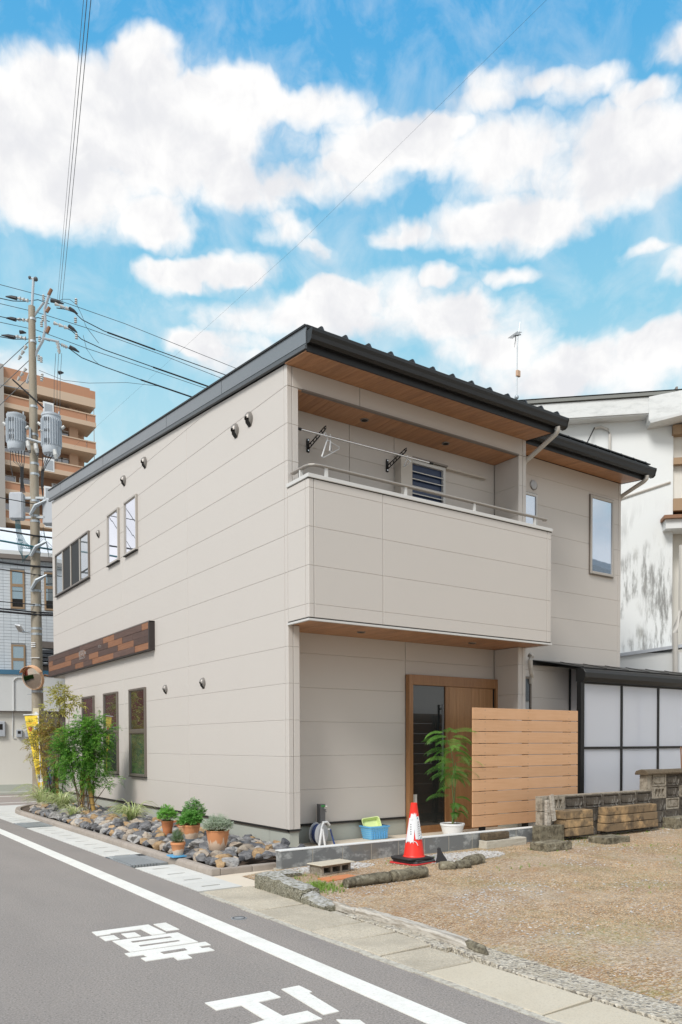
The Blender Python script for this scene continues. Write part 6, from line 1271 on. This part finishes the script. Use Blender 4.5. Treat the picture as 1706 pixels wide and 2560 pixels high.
for i_, c in enumerate('\u65e5\u66ff\u5b9a'): btext(c, .45, .30+.125*i_, .105, 'print_black', .62)
patch(.08, .95, .80, .905, 'white_plastic'); btext('\u98df', .52, .852, .085, 'print_black', .70)

# wires
def sagged(a, b, sag, n=14): a = Vector(a); b = Vector(b); return [a.lerp(b, k/n)-Vector((0, 0, sag*4*(k/n)*(1-k/n))) for k in range(n+1)]
def wire(label, pts, r=.009, mat='wire', grp='overhead power lines', cat='power line'):
    MB().tube(pts, r, 5).build('power_line', mat, label=label, cat=cat, group=grp)
Y = 14.1
wire('topmost thin wire running left and right past the pole top', sagged((-14, Y, 13.75), (20, Y, 13.2), .0)[:1]+[(-.42, Y, 13.59), (1.01, Y, 13.66), (2.97, Y, 13.58), (6.66, Y, 13.25), (20, Y, 12.6)], .008)
wire('second thin wire crossing just below the topmost one', [(-14, Y, 13.2), (-.42, Y, 13.09), (.48, Y, 13.15), (1.83, Y, 13.13), (4.05, Y, 13.0), (6.13, Y, 12.81), (20, Y, 12.1)], .008)
wire('third thin wire crossing the pole between the upper insulators', [(-14, Y, 12.7), (-.43, Y, 12.6), (.48, Y, 12.67), (1.83, Y, 12.56), (4.04, Y, 12.45), (5.58, Y, 12.36), (20, Y, 11.6)], .008)
for i_, (zl, pts, lb) in enumerate(((13.23, [(1.04, 13.43), (1.29, 13.47), (1.52, 13.46), (1.74, 13.32), (2.35, 13.19), (3.88, 13.09), (6.29, 12.95), (20, 12.2)], 'upper'), (12.75, [(1.03, 13.0), (1.44, 12.93), (1.72, 12.77), (2.35, 12.66), (3.71, 12.57), (5.67, 12.44), (20, 11.7)], 'middle'), (12.22, [(.97, 12.5), (1.34, 12.43), (1.71, 12.26), (2.34, 12.18), (3.33, 12.10), (5.13, 11.98), (20, 11.2)], 'lower'))):
    wire(f'{lb} thick dark conductor leaving the pole to the right', [(a, Y, b) for a, b in pts], .013, 'cable_black'); 
    wire(f'{lb} conductor coming from the left edge with a looping jumper over the pole', [(-14, Y, zl+.1), (-.43, Y, zl), (-.1, Y, zl+.03), (.25, Y, zl+.13), (.55, Y, zl+.27), (.85, Y, zl+.25)], .011, 'cable_black')
    j = pts[4]; e = pts[5]; MB().tube([(j[0]+.1, Y, j[1]-.01), ((j[0]+e[0])/2, Y, (j[1]+e[1])/2), (e[0], Y, e[1])], .022, 6).build('wire_sleeve', 'cable_black', label=f'thick black sleeve on the {lb} conductor right of the pole', cat='cable sleeve', group='cable sleeves on the conductors')
for lb, a, b in (('upper', (-9, 13.9, 2.6), (.40, 14.1, 12.43)), ('middle', (-9, 13.9, 2.2), (.50, 14.1, 12.05)), ('lowest', (-9, 13.9, 1.8), (.45, 14.1, 11.54))): wire(f'{lb} slanting wire rising from the left edge to the pole', [tuple(Vector(b)+(Vector((-.85, 0, -1.05))*k) for k in (4.5,))[0], tuple(Vector(b)+Vector((-.85, 0, -1.05))), b], .010)
wire('level pale stay wire from the left edge to the upper pole band', [(-14, Y, 10.6), (-.45, Y, 10.95), (.29, Y, 10.99)], .012, 'galvanised'); wire('short dark cable slanting down across the pole above the transformers', [(-.16, 14.0, 11.13), (.44, 13.85, 10.62), (.6, 13.85, 10.5)], .022, 'cable_black')
wire('looping jumper wire arching above the right insulators', [(1.0, Y, 13.55), (1.2, Y, 13.72), (1.4, Y, 13.78), (1.6, Y, 13.68), (1.74, Y, 13.42), (1.85, Y, 13.15), (2.2, Y, 12.8)], .007); wire('thin drooping jumper right of the pole', [(1.76, Y, 12.9), (1.85, Y, 12.55), (2.05, Y, 12.3), (2.2, Y, 12.2)], .006)
wire('thin service wire leaving the green splice to the right', [(.55, Y, 11.6), (1.2, Y, 11.5), (1.9, Y, 11.6), (3.0, Y, 11.9), (4.0, Y, 12.05)], .006)
for z0, z1, r_, lb, m_ in ((6.19, 6.24, .028, 'thick black communication cable crossing the pole at window height', 'cable_black'), (6.01, 5.98, .014, 'thin black cable just under the thick one at window height', 'cable_black'), (5.16, 5.21, .013, 'thin dark cable crossing the tiled building midway', 'cable_black'), (4.97, 4.99, .022, 'upper one of the two lowest thick black cables', 'cable_black'), (4.90, 4.93, .030, 'lowest thick black cable crossing the tiled building', 'cable_black'), (7.04, 7.04, .024, 'black cable along the bottom of the apartment tower', 'cable_black'), (6.76, 6.72, .026, 'teal-black cable along the white roof edge', 'cable_teal'), (7.89, 7.90, .012, 'thin cable passing behind the grey junction box', 'cable_black')):
    wire(lb, [(-12, Y-.2, z0), (-.5, Y-.25, z0), (.3, Y-.25, (z0+z1)/2-.02), (.85, Y-.2, z1), (12, Y-.2, z1+.1)], r_, m_, 'cables along the side street', 'cable')
for lb, a, p in (('left', 0, (1.008, 13.913, 13.5)), ('middle', .035, (1.054, 13.881, 13.5)), ('right', .075, (1.117, 13.838, 13.5))):
    A_ = Vector(p); B_ = Vector((-2.071+a, .931-a*.7, 10.656)); wire(f'{lb} one of three wires rising steeply from the pole out of the top', [A_, A_.lerp(B_, .5), B_, A_+(B_-A_)*1.35], .0055 if a else .0035)
wire('single thin wire slanting across the whole sky to the upper right', [(.92, 12.19, 9.01), (1.993, 2.955, 9.691), (2.262, -2.088, 9.946), (2.5, -6.5, 10.25)], .0013)
for k, (a, z0, z1) in enumerate(((.62, 11.9, 10.3), (.70, 11.9, 10.3), (.78, 11.9, 10.3))): MB().tube([U(a+.03, z0, -.1), U(a-.02, 11.2, -.1), U(a-.04, z1, -.1)], .006, 5).build('down_lead', 'wire', up)

# ------------------------------------------------------------------ apartment tower far left
tw = T('apartment_tower', 'tall brown-tiled apartment tower with stacked balconies far behind the pole', 'apartment building', (14, 84, 0))
X0, X1, YT = 12.6, 22.66, 79.6
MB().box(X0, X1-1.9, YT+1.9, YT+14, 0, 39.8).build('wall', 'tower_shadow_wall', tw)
MB().box(-2, 13.0, YT-.4, YT+10, 0, 41.0).build('stair_tower', 'tower_grey', tw)
lev = [(38.15, 36.92), (35.15, 33.98)]+[(32.15-3.02*k, 30.95-3.02*k) for k in range(8)]
MB().box(X0, X1-.6, YT, YT+3, 39.86, 40.95).build('roof_parapet', 'tower_tile', tw); MB().box(X0, X1, YT-.05, YT+3.4, 38.95+.0, 39.86).build('roof_slab', 'tower_concrete', tw); MB().box(X1-.6, X1, YT-.02, YT+3.4, 39.86, 40.75).build('roof_parapet', 'tower_tile', tw)
for k, (a, b) in enumerate(lev):
    MB().box(X0, X1-1.02, YT, YT+.2, b+.35, a-.12).build('balcony_front', 'tower_tile', tw); MB().box(X1-.95, X1, YT, YT+.2, b+.35, a-.05).box(X1-.2, X1, YT+.2, YT+3.2, b+.35, a-.05).build('balcony_front', 'tower_tile', tw)
    MB().box(X0, X1+.02, YT-.06, YT+.3, a-.12, a).build('balcony_cap', 'tower_concrete', tw); MB().box(X0, X1+.04, YT-.08, YT+3.3, b-.15, b+.35).build('balcony_slab', 'tower_concrete', tw)
    MB().box(X1-2.45, X1-1.5, YT+1.5, YT+3, b+.35, b+2.95).build('pier', 'tower_lightwall', tw); MB().box(X1-1.5, X1-.4, YT+3.0, YT+3.2, b+.35, b+2.95).build('end_wall', 'tower_lightwall', tw)
    MB().box(17.0, 18.1, YT-.1, YT-.04, b-.02, a+.15).build('privacy_screen', 'white_plastic', tw); MB().box(17.15, 17.95, YT-.13, YT-.101, b+.15, a-.05).build('screen_glass', 'glass_far', tw)
    for xx in (13.3, 14.9, 18.3, 19.3): w_ = MB().box(xx, xx+1.25, YT+1.82, YT+1.9, b+.4, b+2.4).build('window', 'frame_silver', tw); MB().box(xx+.08, xx+1.17, YT+1.80, YT+1.818, b+.46, b+2.32).build('pane', 'glass_dark', w_)
    MB().tube([(X1-.15, YT+.1, b+.3), (X1-.15, YT+.1, b+3)], .045, 5).build('drain_pipe', 'tower_grey', tw)

# ------------------------------------------------------------------ white tiled building, left
dL = Vector((.97284, -.23147, 0)); nL = Vector((.23147, .97284, 0)); P0 = Vector((-.422, 15.021, 0))
def LB(s, off, z): return P0+dL*s+nL*off+Vector((0, 0, z))
lbld = T('tiled_building', 'white tiled building with brown windows and blue-edged ground floor canopy', 'building', tuple(LB(0, 2, 0)))
def lbox(s0, s1, o0, o1, z0, z1, name, mat, parent=None, bevel=0):
    q = MB(); q.prism([tuple(LB(s, o, 0))[:2] for s, o in ((s0, o0), (s1, o0), (s1, o1), (s0, o1))], z0, z1); return q.build(name, mat, parent or lbld, bevel=bevel)
lbox(-1.35, 5.5, .37, 7, 0, 6.66, 'wall', 'tile_joint'); pass
lbox(-1.35, 5.5, .14, 6, 0, 2.319, 'lower_wall', 'beige_wall'); lbox(-1.35, 5.5, -.02, .36, 2.32, 3.34, 'canopy', 'white_wall'); lbox(-1.35, 5.5, -.06, .36, 3.34, 3.47, 'canopy_edge', 'blue_metal')
lbox(-1.35, 5.5, .0, .135, 2.29, 2.319, 'canopy_soffit', 'eave_brown')
lbox(-1.35, 5.5, .20, .9, 6.62, 6.74, 'eave', 'eave_brown'); lbox(-1.35, 5.5, .25, .9, 6.74, 6.86, 'eave', 'white_wall'); q = MB(); q.add([tuple(LB(s, o, z)) for s, o, z in ((-1.35, .3, 6.86), (5.5, .3, 6.86), (5.5, 3.5, 8.3), (-1.35, 3.5, 8.3))], [(0, 1, 2, 3)]).build('roof', 'roof_white', lbld)
lbox(-1.35, 5.5, .08, .139, 0, .25, 'plinth', 'concrete_base')
lbox(-1.35, 5.5, -.45, .079, 0, .06, 'kerb', 'concrete_base')
tm = None
TW, TH = .19, .088
# tiles near enough to be told apart
wins = [(.33, .705, 5.24, 6.33), (1.23, 1.56, 5.24, 6.33), (.33, .705, 3.47, 4.22)]
ti = 0; tmesh = None; rest = MB()
for r_ in range(36):
    z0 = 3.47+r_*TH
    for c_i in range(-3, 10):
        s0 = -.045+c_i*TW; s1 = s0+TW
        if z0+TH > 6.64: continue
        if s1 < -.62 or s0 > 1.86: continue
        ov = [w for w in wins if s1 > w[0] and s0 < w[1] and z0+TH > w[2] and z0 < w[3]]
        if ov:
            a, b = ov[0][0], ov[0][1]
            for t0, t1 in ((s0+.003, min(s1, a)-.001), (max(s0, b)+.001, s1-.003)):
                if t1-t0 > .02: rest.add([tuple(LB(t0, .358, z0+.004)), tuple(LB(t1, .358, z0+.004)), tuple(LB(t1, .358, z0+TH-.004)), tuple(LB(t0, .358, z0+TH-.004)), tuple(LB(t0, .37, z0+.004)), tuple(LB(t1, .37, z0+.004)), tuple(LB(t1, .37, z0+TH-.004)), tuple(LB(t0, .37, z0+TH-.004))], [(0, 1, 2, 3), (3, 2, 6, 7), (0, 4, 5, 1), (0, 3, 7, 4), (1, 5, 6, 2)])
            continue
        p = LB(s0+TW/2, .37, z0)
        if tmesh is None:
            q = MB(); q.prism([(-TW/2+.003, -.012), (TW/2-.003, -.012), (TW/2-.003, 0), (-TW/2+.003, 0)], .004, TH-.004); tmesh = bpy.data.meshes.new('tile'); tmesh.from_pydata(q.v, [], q.f); tmesh.materials.append(MT['white_tile'])
        if ti < 300: inst('wall_tile', tmesh, p, lbld, (0, 0, math.atan2(dL.y, dL.x))); ti += 1
        else:
            q0 = LB(s0+.003, .358, z0+.004); rest.add([tuple(LB(s0+.003, .358, z0+.004)), tuple(LB(s1-.003, .358, z0+.004)), tuple(LB(s1-.003, .358, z0+TH-.004)), tuple(LB(s0+.003, .358, z0+TH-.004)), tuple(LB(s0+.003, .37, z0+.004)), tuple(LB(s1-.003, .37, z0+.004)), tuple(LB(s1-.003, .37, z0+TH-.004)), tuple(LB(s0+.003, .37, z0+TH-.004))], [(0, 1, 2, 3), (3, 2, 6, 7), (0, 4, 5, 1), (0, 3, 7, 4), (1, 5, 6, 2)])
if rest.v: rest.build('wall_tiles', 'white_tile', lbld, kind='stuff')
lbox(-1.35, -.62, .355, .369, 3.47, 6.62, 'tiled_wall', 'white_tile'); lbox(1.86, 5.5, .355, .369, 3.47, 6.62, 'tiled_wall', 'white_tile')
for s0, s1, z0, z1, mid in ((.33, .705, 5.24, 6.33, 5.9), (1.23, 1.56, 5.24, 6.33, 5.9), (.33, .705, 3.40, 4.22, 3.80)):
    w_ = lbox(s0, s0+.05, .33, .37, z0, z1, 'window', 'window_brown'); 
    for a, b, c, d in ((s1-.05, s1, z0, z1), (s0+.05, s1-.05, z1-.05, z1), (s0+.05, s1-.05, z0, z0+.05), (s0+.05, s1-.05, mid-.04, mid+.04)): lbox(a, b, .331, .37, c, d, 'frame_bar', 'window_brown', w_)
    lbox(s0+.05, s1-.05, .350, .355, z0+.05, mid-.04, 'pane', 'glass_far', w_); lbox(s0+.05, s1-.05, .350, .355, mid+.04, z1-.05, 'pane', 'glass_far', w_); lbox(s0+.05, s1-.05, .347, .3495, z0+.05, z0+.05+(mid-z0)*.35, 'blind_gap', 'dark_hole' if z0 > 5 else 'glass_far', w_)
MB().tube([LB(.95, -.04, 3.26), LB(.50, -.04, 3.26), LB(.42, -.04, 3.22), LB(.39, -.04, 3.13), LB(.385, -.04, 2.33)], .022, 8).tube([LB(.36, .12, 2.3), LB(.34, .12, 1.62), LB(.36, .12, 1.56), LB(.42, .12, 1.55)], .016, 6).build('conduit', 'white_wall', lbld, smooth=True)
for s0, s1, z0, z1 in ((-.12, .16, 1.60, 2.03), (.44, .60, 1.58, 1.80), (.68, .90, 1.58, 1.80), (1.0, 1.2, 1.58, 1.8)):
    mt_ = T('electric_meter', {-.12: 'largest wall meter box, cut off by the left edge', .44: 'small wall meter, middle of the three under the canopy', .68: 'wall meter right next to the yellow banner edge', 1.0: 'wall meter behind the yellow banner'}[s0], 'meter', tuple(LB(s0, .6, z0)), 'meters on the white building')
    lbox(s0, s1, .04, .139, z0, z1, 'case', 'box_grey', mt_, .015); lbox(s0+(s1-s0)*.25, s1-(s1-s0)*.25, .034, .039, z0+(z1-z0)*.45, z1-(z1-z0)*.18, 'dial_window', 'dark_hole', mt_)
lbox(2.6, 5.5, -.1, .2, .0, 2.2, 'side_fence', 'window_brown')
# dark tiled roof of a house glimpsed behind the pole
kr = T('tiled_roof_house', 'sliver of a dark kawara-roofed house between pole and sign board', 'house', (1.4, 16.0, 0)); 
MB().box(.55, 3.4, 14.75, 15.0, 0, 3.6).build('wall', 'eave_brown', kr)
for k in range(4): MB().box(.5, 3.5, 14.6+.06*k, 15.0, 3.62+.12*k, 3.70+.12*k).build('roof_course', 'kawara', kr)
MB().box(.5, 3.5, 14.75, 15.0, 4.12, 4.30).build('ridge', 'eave_brown', kr)

# ------------------------------------------------------------------ white building, right
dR = Vector((.72806, -.68551, 0)); nR = Vector((.68551, .72806, 0)); Q0 = Vector((5.2792, 6.4920, 0))
def RB(s, off, z): return Q0+dR*s+nR*off+Vector((0, 0, z))
rbld = T('white_building', 'stained white building with brown balcony towering behind the house', 'building', tuple(RB(6, 2, 0)))
def rbox(s0, s1, o0, o1, z0, z1, name, mat, parent=None, bevel=0):
    q = MB(); q.prism([tuple(RB(s, o, 0))[:2] for s, o in ((s0, o0), (s1, o0), (s1, o1), (s0, o1))], z0, z1); return q.build(name, mat, parent or rbld, bevel=bevel)
rbox(3.5, 7.31, .25, 6, 0, 8.5, 'wall', 'stained_white'); rbox(7.31, 12, .6, 6, 0, 8.5, 'wall', 'beige_wall')
rbox(3.3, 6.86, -.05, 6, 8.42, 8.445, 'eave_soffit', 'white_wall'); rbox(3.25, 12, -.08, .28, 8.445, 8.78, 'fascia', 'fascia_stained'); rbox(3.2, 12, -.12, .3, 8.80, 8.87, 'roof_edge', 'roof_edge_grey')
q = MB(); q.add([tuple(RB(s, o, z)) for s, o, z in ((3.2, -.14, 8.885), (12, -.14, 8.885), (12, 6, 9.0), (3.2, 6, 9.0))], [(0, 1, 2, 3)]).build('roof', 'roof_dark', rbld)
for s_ in (7.25, 7.9): rbox(s_, s_+.04, -.16, .3, 8.88, 8.93, 'roof_seam', 'eave_brown')
q = MB(); v_ = [RB(6.72, -.10, 8.78), RB(6.72, -.10, 8.28), RB(6.76, -.10, 8.22), RB(9, -.85, 8.42), RB(9, -.85, 8.80)]; w_ = [p+nR*.45 for p in v_]; q.add([tuple(p) for p in v_+w_], [(0, 1, 2, 3, 4), (9, 8, 7, 6, 5)]+[(i, 5+i, 5+(i+1) % 5, (i+1) % 5) for i in range(5)]).build('eave_return', 'fascia_stained', rbld)
rbox(7.28, 12, .15, .6, 8.05, 8.25, 'balcony_beam', 'window_brown'); rbox(7.31, 12, .2, .32, 7.42, 7.56, 'balcony_beam', 'window_brown'); rbox(7.31, 12, .2, .5, 6.42, 6.68, 'balcony_beam', 'window_brown'); rbox(7.33, 12, .34, .36, 6.68, 8.05, 'balcony_screen', 'beige_wall')
q = MB(); v_ = [RB(7.02, -.10, 6.20), RB(7.06, -.12, 6.27), RB(7.2, -.05, 6.36), RB(7.5, .25, 6.40), RB(7.5, .25, 6.22)]; rbox(7.05, 12, -.10, .5, 6.18, 6.25, 'porch_roof', 'rust'); q = MB(); q.add([tuple(RB(s, o, z)) for s, o, z in ((7.05, -.10, 6.25), (12, -.10, 6.25), (12, .5, 6.42), (7.3, .5, 6.42))], [(0, 1, 2, 3)]).build('porch_roof_top', 'rust', rbld); rbox(7.10, 12, -.02, .5, 5.98, 6.18, 'porch_fascia', 'white_wall')
rbox(3.5, 12, -.15, .25, 0, 3.30, 'lower_wall', 'white_wall'); 
q = MB(); v_ = [RB(5.9, -.22, 3.20), RB(12, -.22, 4.0), RB(12, -.22, 4.07), RB(5.9, -.22, 3.27)]; w_ = [p+nR*.5 for p in v_]; q.add([tuple(p) for p in v_+w_], [(0, 1, 2, 3), (7, 6, 5, 4)]+[(i, 4+i, 4+(i+1) % 4, (i+1) % 4) for i in range(4)]).build('lean_to_flashing', 'box_grey', rbld)
MB().tube([RB(5.64, .2, 8.30), RB(5.78, .2, 8.32), RB(5.92, .2, 8.26), RB(5.97, .2, 8.15), RB(5.97, .2, 6.5)], .028, 8).build('conduit', 'pipe_beige', rbld, smooth=True); MB().tube([RB(5.64, .18, 8.30), RB(5.45, .0, 7.9), RB(5.2, -.2, 7.1)], .013, 6).build('service_wire', 'cable_black', rbld)
MB().tube([RB(7.42, -.05, 5.6), RB(7.42, -.05, 4.2), RB(7.30, -.12, 3.85), RB(7.25, -.25, 3.7), RB(7.27, -.25, 2.0)], .055, 12).build('drain_pipe', 'pipe_beige', rbld, smooth=True)
q = MB(); q.tube([RB(5.8, .24, 6.62), RB(6.6, .24, 6.86), RB(7.25, .24, 7.05)], .03, 6).build('wall_ledge', 'pipe_beige', rbld)
an = T('tv_antenna', 'thin television antenna mast with a small pink box on the far roof', 'antenna', (8.40, 4.02, 8.9))
MB().tube([(8.385, 4, 8.9), (8.39, 4, 9.25), (8.41, 4, 10.35), (8.425, 4, 10.52)], .014, 6).tube([(8.43, 4, 10.5), (8.46, 4, 10.62), (8.50, 4, 10.84)], .010, 6).build('mast', 'galvanised', an)
MB().tube([(8.34, 4.05, 10.50), (8.47, 3.95, 10.53)], .012, 5).tube([(8.36, 4, 10.52), (8.35, 4, 10.38)], .010, 5).build('boom', 'rubber_grey', an)
for k in range(6): MB().tube([(8.26+.028*k, 3.86, 10.50+.006*k), (8.30+.028*k, 4.18, 10.50+.006*k)], .0045, 4).build('element', 'rubber_grey', an)
for zz in (10.36, 10.30): MB().tube([(8.25, 3.9, zz), (8.42, 4.1, zz)], .004, 4).build('element', 'galvanised', an)
MB().box(8.37, 8.48, 3.96, 4.02, 9.60, 9.74).build('amplifier_box', 'tower_lightwall', an, bevel=.01); MB().sph((8.39, 4.0, 9.14), .05, 12, 8).build('coax_loop', 'galvanised', an)

# ------------------------------------------------------------------ surroundings seen only in reflections
nb = T('red_house', 'dark red walled house across the road, seen in the side windows', 'house', (-12, 26, 0)); MB().box(-16, -8.5, 16, 38, 0, 5.6).build('wall', 'red_house', nb); MB().box(-16.4, -8.1, 15.6, 38.4, 5.6, 5.8).build('roof', 'roof_dark', nb)
for k in range(7): w_ = MB().box(-8.5, -8.44, 17.5+2.8*k, 18.9+2.8*k, 1.0, 2.3).build('window', 'frame_silver', nb); MB().box(-8.44, -8.43, 17.6+2.8*k, 18.8+2.8*k, 1.1, 2.2).build('pane', 'glass_dark', w_)
hg = T('hedge', 'clipped green hedge across the road', 'hedge', (-7.5, 25, 0)); MB().box(-8.2, -7.2, 12, 40, 0, 1.5).build('foliage', 'hedge', hg, rough=.1)
n2 = T('neighbour_house', 'pale house with dark gable roof beyond the gravel lot', 'house', (34, -22, 0)); MB().box(27, 42, -32, -12, 0, 8.6).build('wall', 'white_wall', n2)
q = MB(); q.prism([(-33, 8.4), (-11, 8.4), (-22, 12.8)], 26, 43, 'x').build('roof', 'roof_dark', n2)
MB().box(27-.06, 27, -20, -17, 3.6, 5).build('window', 'glass_dark', n2)
n3 = T('rear_house', 'plain beige house behind the photographer', 'house', (-22, -30, 0)); MB().box(-34, -17, -34, -18, 0, 6).build('wall', 'beige_wall', n3); q = MB(); q.prism([(-35, 6), (-17, 6), (-26, 9)], -35, -16, 'x').build('roof', 'roof_dark', n3)
